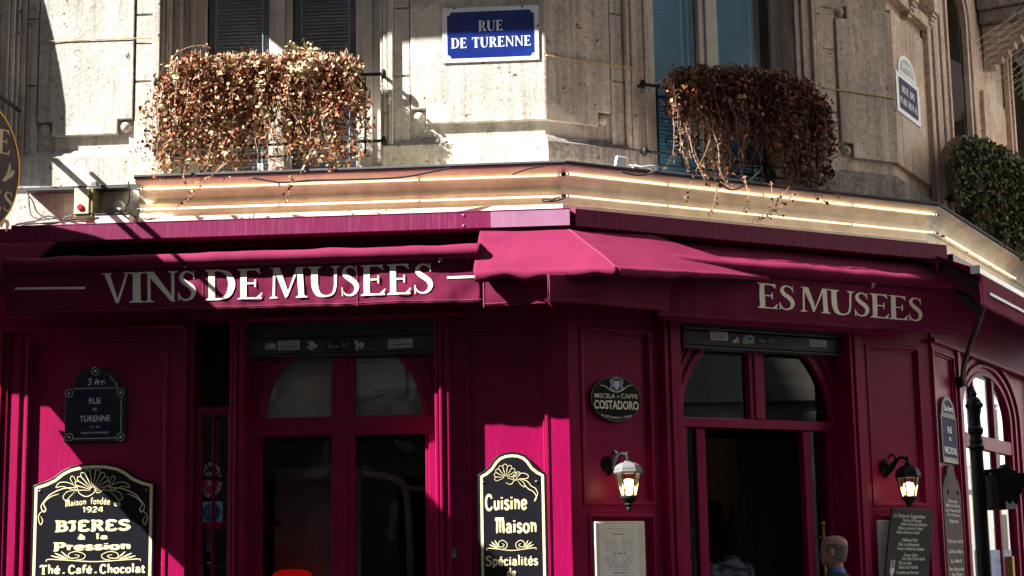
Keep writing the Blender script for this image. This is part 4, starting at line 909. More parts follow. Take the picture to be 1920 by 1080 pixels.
# canopy roll, front bar and valance as one wavy cloth profile
def awning(src, par, u0, u1, ztop, zbar, zbot, ob_, seed, nu=140, sag=0, tilt=0, zback=4.14):
    """ztop/zbar: crest and underside of the front roll; zbot: hem"""
    def prof(u, v):
        # v 0..1 : back of roll -> over the front -> valance
        t = (u-u0)/(u1-u0); dz = tilt*t
        wv = .5*wav(u, seed)+.5*wav(u*2.1, seed+9)
        if v < .45:
            a = v/.45; ang = pi*(1.0-1.42*a)      # from the back, over the crest, round under the front
            r = (ztop-zbar)/2; c = (ob_-.0, (ztop+zbar)/2)
            if a < .30:
                b_ = a/.30; ang = pi*(1.0-1.42*.30); ze_ = c[1]+r*sin(ang)+dz+.02*wv*.7; oe_ = c[0]+r*1.25*cos(ang)
                return (u, .03+(oe_-.03)*b_, zback+(ze_-zback)*b_-.05*b_*(1-b_)*(1 if zback > 4.2 else 0))
            rr = r*(1+.10*wv); return (u, c[0]+rr*1.25*cos(ang), c[1]+rr*sin(ang)+dz+.02*wv*(1-a))
        a = (v-.45)/.55; r = (ztop-zbar)/2; ang = pi*(1-1.42)
        o0 = ob_+r*1.25*cos(ang); z0_ = (ztop+zbar)/2+r*sin(ang)
        q = (o0-.028)*(a)+(o0-.01)*(1-a)
        fold = .016*wav(u*1.7, seed+3+a*.5)*a+.008*wav(u*5, seed+5)*a+.007*wav(u*3.2+a*1.4, seed+21)
        return (u, q+fold, z0_+(zbot-z0_)*a+dz+.007*wav(u*1.2, seed+1)*a)
    f = MB(); f.grid(nu, 40, lambda s, t: prof(u0+(u1-u0)*s, t*.45)); cn = f.build('canopy', FB, par, src=src, smooth=True)
    f = MB(); f.grid(nu, 24, lambda s, t: prof(u0+(u1-u0)*s, .45+t*.55)); vl = f.build('valance', FB, par, src=src, smooth=True)
    for ob in (cn, vl):
        s_ = ob.modifiers.new('cloth', 'SOLIDIFY'); s_.thickness = .003
    def on(u, z, lift=.004):    # point on the face of the valance at height z
        lo, hi = .45, 1.0
        for _ in range(14):
            m_ = (lo+hi)/2
            if prof(u, m_)[2] > z: lo = m_
            else: hi = m_
        p = prof(u, lo); return (u, p[1]+lift, z)
    f = MB()     # hem and seam stitching
    def seam(pts):
        for a, b in zip(pts[:-1], pts[1:]): pass
        f.tube(pts, .0016, 4)
    for dz in (.022, .018): pass
    seam([(lambda p: (p[0], p[1]+.0035, p[2]+.024))(prof(u0+(u1-u0)*i/120, 1)) for i in range(121)])
    u = u0+.35
    while u < u1-.1:
        seam([(lambda p: (p[0], p[1]+.0035, p[2]))(prof(u, .45+.55*i/14)) for i in range(15)]); u += 1.18
    f.build('stitching', M['thread'], vl, src=src)
    return vl, on
zbA, zbB = (A.at(330, 581, .43)[1]+A.at(880, 570, .43)[1])/2, B.at(1500, 612, .42)[1]
zt_, zb_ = A.at(600, 466, .445)[1], A.at(600, 496, .445)[1]
vA, onA = awning(A, awA, A.at(12, 540, .43)[0], A.at(903, 540, .43)[0], zt_, zb_, zbA, .44, 1.0)
cap0 = A.at(220, 512, .445); base0 = A.at(220, 568, .445); base1 = A.at(800, 550.5, .445); capA = cap0[1]-base0[1]
sl_ = (base1[1]-base0[1])/(base1[0]-base0[0])
f = MB()
def letters(f, src, on, o, items, zbase, slope, u_ref, cap):
    for ch, x0, x1, yy in items:
        a, b = src.at(x0, yy, o)[0], src.at(x1, yy, o)[0]; g, w = serif_glyph(ch)
        xs = [x for p in g for P in p[1:] for x, _ in P]; m0, m1 = min(xs), max(xs); sc = (b-a)/(m1-m0)
        def fn(x, y, k):
            u = a+(x-m0)*sc; z = zbase+slope*(u-u_ref)+y*cap; p = on(u, z, .005+k*.0004); return p
        g2 = []
        for p in g:                     # cut long edges so the letters follow the cloth
            if p[0] == 'poly' and len(p[1]) == 4:
                q = p[1]; n = 7
                la = max(abs(q[0][0]-q[3][0])+abs(q[0][1]-q[3][1]), abs(q[1][0]-q[2][0])+abs(q[1][1]-q[2][1])); lb = abs(q[0][0]-q[1][0])+abs(q[0][1]-q[1][1])
                if la >= lb: A_, B_ = (q[0], q[3]), (q[1], q[2])
                else: A_, B_ = (q[0], q[1]), (q[3], q[2])
                li = lambda e, t: (e[0][0]+(e[1][0]-e[0][0])*t, e[0][1]+(e[1][1]-e[0][1])*t)
                g2.append(('strip', [li(A_, i/n) for i in range(n+1)], [li(B_, i/n) for i in range(n+1)]))
            else: g2.append(p)
        put_glyph(f, g2, fn)
letters(f, A, onA, .445, [(c, a, b, 540) for c, a, b in (('V', 190, 246), ('I', 242, 271), ('N', 270, 333), ('S', 334, 368), ('D', 385, 441), ('E', 445, 492), ('M', 505, 576), ('U', 577, 638), ('S', 640, 673), ('E', 676, 723), ('E', 726, 771), ('S', 777, 812))], base0[1], sl_, base0[0], capA)
for x0, x1, yy in ((28, 160, 541), (838, 893, 520.5)):
    a, z = A.at(x0, yy, .445); b, _ = A.at(x1, yy, .445); n = 14; z2 = A.at(x1, yy-(1 if x0 < 100 else 2), .445)[1]
    L = [onA(a+(b-a)*i/n, z+(z2-z)*i/n+.009) for i in range(n+1)]; Rr = [onA(a+(b-a)*i/n, z+(z2-z)*i/n-.009) for i in range(n+1)]; f.strip(L, Rr)
f.build('lettering', M['cream'], vA, src=A)
f = MB(); f.box(uL+.02, -.03, .004, .03, 3.93, 4.232); f.build('housing', M['housing'], awA, src=A); f = MB(); f.box(.03, uR-.02, .004, .03, 3.93, 4.232); f.build('housing', M['housing'], awB, src=B)  # thin dark sheets added for the shade under each cassette
def clip(par, src, x, y, o):
    u, z = src.at(x, y, o); f = MB(); f.box(u-.018, u+.018, o, o+.008, z-.012, z+.012); f.box(u-.018, u-.012, o-.002, o+.006, z-.04, z-.012); f.box(u-.003, u+.003, o-.002, o+.006, z-.034, z-.012); f.build('clip', M['pipe'], par, src=src)
clip(awA, A, 350, 493, .478); clip(awA, A, 827, 482, .478)
zbB2 = B.at(1500, 612, .32)[1]
ztB, zbB = B.at(1600, 508, .33)[1], B.at(1600, 534, .33)[1]
vB, onB = awning(B, awB, B.at(1232, 540, .32)[0], B.at(1780, 560, .32)[0], ztB, zbB, zbB2, .32, 4.0, tilt=.02, zback=4.225)
b0 = B.at(1440, 578.5, .325); b1 = B.at(1716, 602, .325); cB = B.at(1440, 532, .325)[1]-b0[1]
f = MB(); letters(f, B, onB, .325, [(c, a, b, 565) for c, a, b in (('E', 1420, 1458), ('S', 1461, 1490), ('M', 1500, 1556), ('U', 1554, 1601), ('S', 1602, 1629), ('E', 1631, 1666), ('E', 1666, 1701), ('S', 1703, 1729))], b0[1], (b1[1]-b0[1])/(b1[0]-b0[0]), b0[0], cB)
f.build('lettering', M['cream'], vB, src=B)
clip(awB, B, 1637, 532, .35)
# corner awning: two sloping pieces meeting on a seam, with its own valance
def W3(src, x, y, o): return pxw(src, x, y, o)
awX = thing('corner_awning', 'sunlit pink-red projecting awning flap over the street corner', 'awning', A, (A.at(1000, 515, .42)[0], .42, 3.6), 'burgundy café awnings')
toA = lambda p: A.loc(p)
T0, T1, T2 = toA(W3(A, 900, 433, .15)), toA(W3(A, 1066, 430, .17)), toA(W3(B, 1225, 440, .15))
L0, L1, L2 = toA(W3(A, 887, 508, .60)), toA(W3(A, 1152, 500, .60)), toA(W3(B, 1438, 517, .37))
def quad(p00, p10, p01, p11, s, t, bulge=.0):
    l = [(1-s)*(1-t)*a+s*(1-t)*b+(1-s)*t*c+s*t*d_ for a, b, c, d_ in zip(p00, p10, p01, p11)]
    l[2] += bulge*(4*t*(1-t))*.5+.010*noise.noise(Vector((l[0]*3, t*2, 1)))-.05*(s*(1-s))*4*(1-t)*.15
    if t > .93: l[1] += .0
    return tuple(l)
def flap(pa, pb, pc, pd, nm):
    f = MB(); nv = 22; lip = 9
    def fn(s, t):
        t2 = t*(nv+lip)/nv
        if t2 <= 1: return quad(pa, pb, pc, pd, s, t2, .012)
        a = (t2-1)/(lip/nv)*pi*.95; p = quad(pa, pb, pc, pd, s, 1, 0)
        wv = 1+.45*noise.noise(Vector((p[0]*6, 3, 0)))
        d_ = Vector((pc[0]-pa[0]+pd[0]-pb[0], pc[1]-pa[1]+pd[1]-pb[1], 0)).normalized()
        r = .038*wv*(1-.55*(s if nm == 'r' else 0))
        return (p[0]+d_.x*r*sin(a), p[1]+d_.y*r*sin(a), p[2]-r*(1-cos(a)))
    f.grid(60, nv+lip, fn); o = f.build('canopy', FB, awX, src=A, smooth=True); m = o.modifiers.new('cloth', 'SOLIDIFY'); m.thickness = .003; return o
fl = flap(T0, T1, L0, L1, 'l'); flap(T1, T2, L1, L2, 'r')
f = MB(); P_ = [quad(T1, T2, L1, L2, 0.0, i/20, .012) for i in range(21)]
for du in (-.006, .006): f.tube([(p[0]+du, p[1]+.001, p[2]+.003) for p in P_], .0012, 4)
f.build('stitching', M['thread'], fl, src=A)
def hang(src, pts, drop, seed, o_in):       # valance piece hanging below a polyline of points
    n = 50
    def fn(s, t):
        k = s*(len(pts)-1); i = min(int(k), len(pts)-2); q = k-i
        p = [a+(b-a)*q for a, b in zip(pts[i], pts[i+1])]
        d_ = drop[0]+(drop[1]-drop[0])*s
        return (p[0], p[1]+.022*noise.noise(Vector((p[0]*4, t*1.2, seed)))*t, p[2]-d_*t+.008*noise.noise(Vector((p[0]*3, 1, seed)))*t)
    f = MB(); f.grid(n, 16, fn); o = f.build('valance', FB, awX, src=src, smooth=True); m = o.modifiers.new('cloth', 'SOLIDIFY'); m.thickness = .003
    f = MB(); f.tube([(lambda p: (p[0], p[1]+.004, p[2]))(fn(i/n, .88)) for i in range(n+1)], .0017, 4); f.tube([(lambda p: (p[0], p[1]+.004, p[2]))(fn(.012, i/12)) for i in range(13)], .0017, 4); f.tube([(lambda p: (p[0], p[1]+.004, p[2]))(fn(.985, i/12)) for i in range(13)], .0017, 4)
    f.build('stitching', M['thread'], o, src=src)
def hp(src, x, y, o): u, z = src.at(x, y, o); return (u, o, z)
p0, p1 = hp(A, 905, 517, .52), hp(A, 1021, 512, .52)
q0, q1 = hp(A, 905, 577, .52)[2], hp(A, 1021, 570, .52)[2]
hang(A, [p0, p1], (p0[2]-q0, p1[2]-q1), 2, 0)
p0, p1, p2_ = hp(B, 1026, 514, .55), hp(B, 1140, 515, .52), hp(B, 1252, 520, .36)
hang(B, [p0, p1, p2_], (p0[2]-hp(B, 1026, 566, .55)[2], p2_[2]-hp(B, 1252, 584, .36)[2]), 6, 0)
# left end flap of the neighbouring awning
awL = thing('end_flap_awning', 'pink awning flap sloping down behind the oval hanging sign', 'awning', A, (A.at(40, 500, .3)[0], .3, 3.9), 'burgundy café awnings')
f = MB(); T_, Tn = hp(A, 108, 453, .17), hp(A, -160, 458, .17); L_, Ln = hp(A, 0, 553, .40), hp(A, -220, 556, .40)
f.grid(24, 16, lambda s, t: quad(T_, Tn, L_, Ln, s, t, .01)); o = f.build('canopy', FB, awL, src=A, smooth=True); o.modifiers.new('cloth', 'SOLIDIFY').thickness = .003
f = MB(); f.box(-9, uL-.01, .0, .15, 4.225, 4.36); f.build('cassette', M['paint2'], awL, src=A, bevel=.006)
# right street awning: half open, aluminium front bar, folding arm
awC = thing('open_awning', 'half-open burgundy awning with aluminium front bar on the right street', 'awning', C, (1.2, .3, 3.6), 'burgundy café awnings')
zc_ = 4.30
f = MB(); f.box(C.U(1778, .1, 470), 12, .0, .14, 4.225, 4.36); f.build('cassette', M['black'], awC, src=C, bevel=.006)
oC = .62
F0 = C.at(1830, 506, oC); F1 = C.at(1920, 553, oC)
zb = F0[1]
f = MB(); f.box(F0[0], 8, oC-.02, oC+.02, zb-.025, zb+.025); f.build('front_bar', M['alu'], awC, src=C, bevel=.006)
f = MB(); f.ring([(F0[0]-.025, zb-.034), (F0[0]+.005, zb-.034), (F0[0]+.005, zb+.034), (F0[0]-.025, zb+.034)], [(F0[0]-.019, zb-.026), (F0[0]-.001, zb-.026), (F0[0]-.001, zb+.026), (F0[0]-.019, zb+.026)], oC-.04, oC+.03); f.box(F0[0]-.018, F0[0]-.002, oC-.035, oC+.02, zb-.025, zb+.025); f.build('bar_end_cap', M['iron'], awC, src=C)
f = MB(); f.grid(30, 6, lambda s, t: (F0[0]+.02+.55*(1-t)+s*7, .12+(oC-.12)*t, 4.26+(zb+.02-4.26)*t)); o = f.build('canopy', FB, awC, src=C, smooth=True); o.modifiers.new('cloth', 'SOLIDIFY').thickness = .003
hv = zb-C.at(1842, 575, oC)[1]
f = MB(); f.grid(60, 10, lambda s, t: (F0[0]+.06+s*7, oC+.012+.012*wav(s*9, 8)*t, zb-.02-(hv-.02)*t)); vC = f.build('valance', FB, awC, src=C, smooth=True); vC.modifiers.new('cloth', 'SOLIDIFY').thickness = .003
zs_ = C.at(1880, 563, oC+.03)[1]
f = MB(); u_ = C.U(1857, oC+.03, 555); f.box(u_, u_+5, oC+.029, oC+.031, zs_-.012, zs_+.012); f.build('stripe', M['white'], vC, src=C)
f = MB(); P_ = [(lambda q: (q[0], oo_, q[1]))(C.at(x, y, oo_)) for x, y, oo_ in ((1805, 716, .06), (1806, 700, .08), (1810, 675, .12), (1822, 640, .2), (1834, 605, .32), (1845, 570, .45), (1848, 545, .56))]
f.tube(catmull(P_, 5), .026, 10); f.build('arm', M['arm'], awC, src=C, smooth=True)
f = MB(); f.lathe((P_[0][0], .0, P_[0][2]), [(.05, 0), (.055, .03), (.04, .075), (.02, .085)], 14, 'y'); f.build('arm_bracket', M['iron'], awC, src=C, bevel=.003)
f = MB(); a_ = [(lambda q: (q[0], .25, q[1]))(C.at(x, y, .25)) for x, y in ((1795, 548), (1815, 560), (1834, 583))]; f.tube(a_, [.02, .045, .03], 8); f.build('hinge', M['iron'], awC, src=C)

# ================================================================ street plates and signs
def px(src, pts, o): return [src.at(x, y, o) for x, y in pts]
def notched(u0, u1, z0, z1, r, n=5):       # rectangle with concave round corners
    P = []
    for (cx_, cz_, a0) in ((u0, z0, pi/2), (u1, z0, pi), (u1, z1, 1.5*pi), (u0, z1, 2*pi)):
        for i in range(n+1):
            a = a0-(pi/2)*i/n; P.append((cx_+r*cos(a), cz_+r*sin(a)))
    return P
# blue plate
o = .012
(u0, z1), (u1, z0) = SA.at(829, 16, o), SA.at(1011.5, 111.5, o)
pl_ = MB(); pl_.box(u0, u1, .001, o, z0, z1)
sg = pl_.build('street_plate', M['white'], None, SA, ((u0+u1)/2, o, z0), bevel=.003); tag(sg, 'blue and white enamel plate reading RUE DE TURENNE high on the stone corner', 'street sign')
b0_, b1_ = SA.at(838, 24, o), SA.at(1002.5, 104, o)
f = MB(); f.prism(notched(b0_[0], b1_[0], b1_[1], b0_[1], .030), o, o+.0015); f.build('blue_field', M['blue'], sg, src=SA)
f = MB(); uc_ = (b0_[0]+b1_[0])/2
SG = lambda c: serif_glyph(c, T=.20, H=.06, s=.06, sh=.035)
def row(f, src, txt, xa, xb, ytop, ybase, o, glyph=SG, gap=.07, fn=None):
    xm = (xa+xb)/2; (a, z), (b, _), (_, zt) = src.at(xa, ybase, o), src.at(xb, ybase, o), src.at(xm, ytop, o); z = src.at(xm, ybase, o)[1]
    write(f, txt, glyph, a, b, z, zt-z, o, fn, gap)
row(f, SA, 'RUE', 897, 943, 38, 57.5, o+.002); row(f, SA, 'DE TURENNE', 846, 996, 69, 88, o+.002)
f.build('lettering', M['white'], sg, src=SA)
f = MB()
for x, y in ((852, 16), (979, 12), (1008, 48)): f = MB(); uu, zz = SA.at(x, y, o); f.lathe((uu, o, zz), [(.009, 0), (.006, .006)], 8, 'y'); f.build('screw', M['iron'], sg, src=SA)
# arched plate, right
o = .012
q = lambda x, y: SC.at(x, y, o)
u0, u1 = SC.U(1681.5, o, 170), SC.U(1725, o, 200); z0 = (q(1683, 207)[1]+q(1726, 238)[1])/2; z1 = (q(1680.5, 131)[1]+q(1722, 164)[1])/2
f = MB(); f.box(u0, u1, .001, o, z0, z1); sg = f.build('street_plate', M['white'], None, SC, ((u0+u1)/2, o, z0), bevel=.003)
tag(sg, 'arched enamel plate reading RUE DU PARC-ROYAL on the stone of the right street', 'street sign')
um = (u0+u1)/2; hw = (u1-u0)*.38; zc = q(1697, 105)[1]
f = MB(); f.prism([(um-hw, z1+.004), (um-hw, z1+.03)]+[(um-hw*cos(pi*i/12), z1+.03+(zc-z1-.03)*sin(pi*i/12)) for i in range(13)]+[(um+hw, z1+.004)], .001, o); ap = f.build('arch_plate', M['white'], sg, src=SC)
f = MB(); hw2 = hw*.80; f.prism([(um-hw2, z1+.03), (um-hw2, z1+.05)]+[(um-hw2*cos(pi*i/12), z1+.05+(zc-z1-.085)*sin(pi*i/12)) for i in range(13)]+[(um+hw2, z1+.03)], o, o+.001); f.build('blue_field', M['oldblue'], ap, src=SC)
sans(f, '3e Arrt', um, z1+.065, .085, o+.002, width=hw2*1.5, bold=.02); f.build('lettering', M['white'], ap, src=SC)
f = MB(); mg = (u1-u0)*.10; f.prism(notched(u0+mg, u1-mg, z0+.045, z1-.045, .012), o, o+.0012); f.build('blue_field', M['slate'], sg, src=SC)
f = MB(); hh = (z1-z0); write(f, 'RUE DU', SG, um-(u1-u0)*.27, um+(u1-u0)*.27, z0+hh*.55, hh*.17, o+.002); write(f, 'PARC-ROYAL', SG, um-(u1-u0)*.37, um+(u1-u0)*.37, z0+hh*.25, hh*.17, o+.002); f.build('lettering', M['white'], sg, src=SC)
# green-edged plate, left panel
o = -.004
q = lambda x, y: A.at(x, y, o)
u0, u1 = A.U(122, o, 760), A.U(236, o, 760); z0, z1 = q(180, 829)[1], q(180, 729)[1]; zt = q(180, 688)[1]; um = (u0+u1)/2
body = [(u0, z0), (u1, z0), (u1, z1), (u1-.055, z1+.012)]+[(um+(u1-um-.055)*cos(a), z1+.012+(zt-z1-.012)*sin(a)) for a in [pi*i/14 for i in range(1, 14)]]+[(u0+.055, z1+.012), (u0, z1)]
f = MB(); f.prism(body, -.028, o); sg = f.build('street_plate', M['green'], None, A, (um, o, z0), bevel=.003); tag(sg, 'dark plate with green rim reading RUE DE TURENNE on the shaded left panel', 'street sign')
f = MB(); b_ = .030; f.box(u0+b_, u1-b_, o, o+.001, z0+.04, z1-.012); f.prism([(um-(u1-u0)*.31, z1+.02), (um+(u1-u0)*.31, z1+.02)]+[(um+(u1-u0)*.30*cos(a), z1+.03+(zt-z1-.07)*sin(a)) for a in [pi*i/12 for i in range(1, 12)]], o, o+.001); f.build('navy_field', M['navy'], sg, src=A)
f = MB()
def line(f, P, r=.0026): f.tube(P, r, 5)
for (x, y) in ((179, 696), (130, 738), (226, 736), (130, 820), (226, 819)):
    uu, zz = q(x, y); line(f, [(uu+.030*cos(a), o+.004, zz+.030*sin(a)) for a in [2*pi*i/20 for i in range(21)]], .0022); f.lathe((uu, o+.001, zz), [(.011, 0), (.010, .004), (.004, .008)], 10, 'y')
L = lambda *p: line(f, [(q(x, y)[0], o+.003, q(x, y)[1]) for x, y in p])
L((138, 729), (221, 727)); L((205, 704), (213, 714), (221, 724), (221, 727)); L((227.5, 745), (227, 811)); L((139, 823), (217, 821))
f.build('rim_ornament', M['sticker'], sg, src=A)
f = MB()
for t_, y, h, w_ in (('3', 722, .052, None), ('RUE', 757, .046, None), ('DE', 770, .022, None), ('TURENNE', 790, .046, None), ('1611 - 1675', 802, .013, None), ('MARECHAL DE FRANCE', 813, .014, .215)):
    uu, zz = q(178, y)
    if t_ == '3': sans(f, '3', q(168, y)[0], zz, h, o+.003, bold=.012); sans(f, 'A', q(181, y)[0], zz, h*.95, o+.003, bold=.012, squeeze=.9); sans(f, 'rr', q(190, y)[0], zz, h*.95, o+.003, bold=.012); sans(f, 't', q(196, y)[0], zz+.008, .03, o+.003); sans(f, 'e', q(173, y)[0], zz+.04, .013, o+.003)
    else: sans(f, t_, uu, zz, h, o+.003, width=w_, bold=.012, squeeze=.82)
f.build('lettering', M['white'], sg, src=A)
# narrow plate on the right street pier
o = .0
q = lambda x, y: C.at(x, y, o)
u0, u1 = C.U(1766.5, o, 820), C.U(1795, o, 820); um = (u0+u1)/2; z0 = q(1782, 868)[1]; z1 = q(1780, 782)[1]; zt = q(1778, 744)[1]
f = MB(); f.prism([(u0, z0), (u1, z0), (u1, z1), (u1-.03, z1+.02)]+[(um+(u1-um-.03)*cos(a), z1+.02+(zt-z1-.02)*sin(a)) for a in [pi*i/12 for i in range(1, 12)]]+[(u0+.03, z1+.02), (u0, z1)], -.03, o)
sg = f.build('street_plate', M['silver'], None, C, (um, o, z0), bevel=.003); tag(sg, 'narrow-looking plate with pale rim reading RUE DU PARC ROYAL above the tall blackboard', 'street sign')
f = MB(); f.box(u0+.03, u1-.03, o, o+.001, z0+.05, z1-.01); f.prism([(um-(u1-u0)*.33, z1+.03), (um+(u1-u0)*.33, z1+.03)]+[(um+(u1-u0)*.32*cos(a), z1+.03+(zt-z1-.06)*sin(a)) for a in [pi*i/12 for i in range(1, 12)]], o, o+.001); f.build('navy_field', M['slate'], sg, src=C)
f = MB(); f.box(u0+.02, u1-.02, o+.001, o+.002, z0, z0+.035); f.build('rim_ornament', M['green'], sg, src=C)
f = MB()
for t_, y, h in (('3e Arrt', 772, .05), ('RUE', 812, .055), ('DU', 826, .03), ('PARC ROYAL', 851, .06)): sans(f, t_, um, q(1781, y)[1], h, o+.003, width=(u1-u0)*(.55 if len(t_) > 3 else .26 if t_ == 'RUE' else .14)+(.12 if len(t_) > 8 else 0), bold=.02)
f.build('lettering', M['white'], sg, src=C)

# --- art nouveau boards
def board(src, outl, o, name, label, cat, th=.03):
    us = [p[0] for p in outl]; f = MB(); f.prism(outl, o-th, o); b_ = f.build(name, M['black'], None, src, ((min(us)+max(us))/2, o, min(p[1] for p in outl)), bevel=.004); return tag(b_, label, cat)
def inset(outl, d_):
    n = len(outl); r = []
    for i in range(n):
        a, b, c = outl[i-1], outl[i], outl[(i+1) % n]
        e1 = Vector((b[0]-a[0], b[1]-a[1])); e2 = Vector((c[0]-b[0], c[1]-b[1]))
        if e1.length < 1e-6 or e2.length < 1e-6: r.append(b); continue
        e1.normalize(); e2.normalize(); n1 = Vector((-e1.y, e1.x)); n2 = Vector((-e2.y, e2.x)); m = n1+n2; m = m/max(.35, m.dot(n1)); r.append((b[0]+m.x*d_, b[1]+m.y*d_))
    return r
def rim(par, src, outl, o, d0, d1, mat):
    a, b = inset(outl, d0), inset(outl, d1); f = MB(); f.ring(a, b, o, o+.0015); f.build('gold_rim', mat, par, src=src)
def shape(src, ptsL, o, xm):     # mirrored outline from its left half (bottom-left up to the crown)
    P = catmull_mixed(ptsL); return P
G_ = M['gold']
o = .012
q = lambda x, y: A.at(x, y, o)
def outline_board(xl, xr, ysh, ytop, ybot, o, crown=.55):
    um = (A.U(xl, o, 950)+A.U(xr, o, 950))/2; hw = A.U(xr, o, 950)-um; xm = (xl+xr)/2
    zsh, zt, zb = A.at(xm, ysh, o)[1], A.at(xm, ytop, o)[1], A.at(xm, ybot, o)[1]; h = zt-zsh
    left = [(-hw, zsh), (-hw*.93, zsh+.10*h), (-hw*.80, zsh+.20*h), (-hw*.66, zsh+.38*h), (-hw*.56, zsh+.60*h), (-hw*.53, zsh+.66*h), (-hw*.40, zsh+.85*h), (-hw*.2, zsh+.97*h), (0, zt)]
    top = left+[(-u, z) for u, z in left[-2::-1]]
    return [(um-hw, zb), (um+hw, zb)]+[(um+u, z) for u, z in top[::-1]], um, hw, zb
OB1, um1, hw1, zb1 = outline_board(60, 290, 909, 868, 1215, o)
bd = board(A, OB1, o, 'beer_board', 'black and gold shaped board reading BIERES à la Pression, Thé, Café, Chocolat', 'sign board')
rim(bd, A, OB1, o, .018, .040, G_)
def nrow(f, txt, xa, xb, ytop, ybase, o, T=.13, src=A, fn=None, gap=.06):
    row(f, src, txt, xa, xb, ytop, ybase, o, lambda c: nv_glyph(c, T), gap, fn)
f = MB(); oo = o+.002
uc0, zc0 = q(174, 946)
arcf = lambda u, oo_, z: (u, oo_, z-.35*(u-uc0)**2)
nrow(f, 'Maison', 122, 162, 934, 946.5, oo, .12, fn=arcf); nrow(f, 'fondée', 170, 206, 932.5, 945.5, oo, .13, fn=arcf); nrow(f, 'en', 214, 226, 934, 946.5, oo, .12, fn=arcf)
nrow(f, '1924', 155, 194, 949.5, 961, oo, .15)
nrow(f, 'BIERES', 104, 244, 975, 996, oo, .20); nrow(f, 'à', 146, 160, 1000, 1012, oo, .17); nrow(f, 'la', 180, 202, 1000, 1011.5, oo, .17)
nrow(f, 'Pression', 101, 245, 1016, 1032, oo, .21)
nrow(f, 'Thé', 75, 112, 1059, 1077, oo, .17); nrow(f, ',', 117, 122, 1064, 1075, oo, .2); nrow(f, 'Café', 128, 172, 1059, 1076, oo, .17); nrow(f, ',', 177, 182, 1062, 1074, oo, .2); nrow(f, 'Chocolat', 187, 272, 1057, 1075, oo, .17)
f.build('lettering', G_, bd, src=A)
def orn(par, src, o, lines, w0=.004, nm='ornament', mat=None):
    f = MB()
    for k, (pts, w) in enumerate(lines):
        P = [src.at(x, y, o) for x, y in pts]; n = len(P); ws = [w0*w*(.45 if i in (0, n-1) else 1) for i in range(n)]
        put_glyph(f, [_st(P, ws, n > 2, 6)], lambda x, y, kk, k=k: (x, o+.0004*(k % 5), y))
    return f.build(nm, mat or G_, par, src=src)
def shell(cx_, cy, r, n, a0, a1, ks):
    Ls = []
    for i in range(n):
        a = radians(a0+(a1-a0)*i/(n-1)); b = radians((a1-a0)/(n-1)*.48); rr = r*(1-.16*abs(2*i/(n-1)-1))
        p = lambda an, q_: (cx_+q_*cos(an), cy-q_*sin(an))
        Ls.append(([p(a-b*1.4, r*.12), p(a-b, rr*.55), p(a-b, rr*.9), p(a, rr*1.04), p(a+b, rr*.9), p(a+b, rr*.55), p(a+b*1.4, r*.12)], ks))
    return Ls
sc1 = shell(174, 919, 40, 11, 172, 8, .8)
sc1 += [([(145, 910), (148, 924), (162, 931), (176, 924), (178, 915)], 1), ([(178, 917), (182, 924), (192, 920), (200, 910)], .8)]
for sgn in (-1, 1):
    X = lambda x: 174+sgn*x
    sc1 += [([(X(28), 914), (X(46), 905), (X(62), 905), (X(69), 914), (X(58), 912), (X(44), 916), (X(30), 921)], .9),
            ([(X(30), 905), (X(37), 893), (X(42), 897), (X(35), 910)], .8), ([(X(34), 920), (X(48), 922), (X(56), 932), (X(50), 938), (X(42), 930), (X(33), 922)], .8),
            ([(X(30), 914), (X(55), 916), (X(78), 926), (X(90), 938), (X(97), 950), (X(92), 960), (X(88), 955), (X(92), 944), (X(80), 932), (X(64), 926)], 1.2),
            ([(X(88), 956), (X(99), 962), (X(102), 972), (X(98), 984), (X(94), 976), (X(98), 968)], 1.0)]
orn(bd, A, o+.002, sc1, .0062)
def flourish(cx_, cy, s):
    Ls = [([(cx_-s*1.0, cy+12), (cx_-s*.97, cy+7), (cx_-s*.6, cy+8), (cx_, cy+11), (cx_+s*.6, cy+8), (cx_+s*.97, cy+6), (cx_+s*1.0, cy+10)], 1.1)]
    for g_ in (-1, 1):
        X = lambda x: cx_+g_*x*s
        Ls += [([(X(.36), cy+7), (X(.22), cy+6), (X(.18), cy-2), (X(.36), cy-8), (X(.52), cy-4), (X(.5), cy+4), (X(.36), cy+4), (X(.30), cy), (X(.4), cy-2)], .9),
               ([(X(.5), cy+5), (X(.62), cy-3), (X(.68), cy-8)], 1.7), ([(X(.54), cy+6), (X(.72), cy-1), (X(.82), cy-5)], 1.7), ([(X(.58), cy+6.5), (X(.76), cy+3), (X(.90), cy)], 1.7)]
    return Ls
orn(bd, A, o+.002, flourish(175, 1042, 88), .0062)
f = MB()
for x, y in ((75, 921), (275, 919)): f = MB(); uu, zz = q(x, y); f.lathe((uu, o, zz), [(.012, 0), (.009, .006), (.003, .009)], 10, 'y'); f.build('screw', M['silver'], bd, src=A, smooth=True)
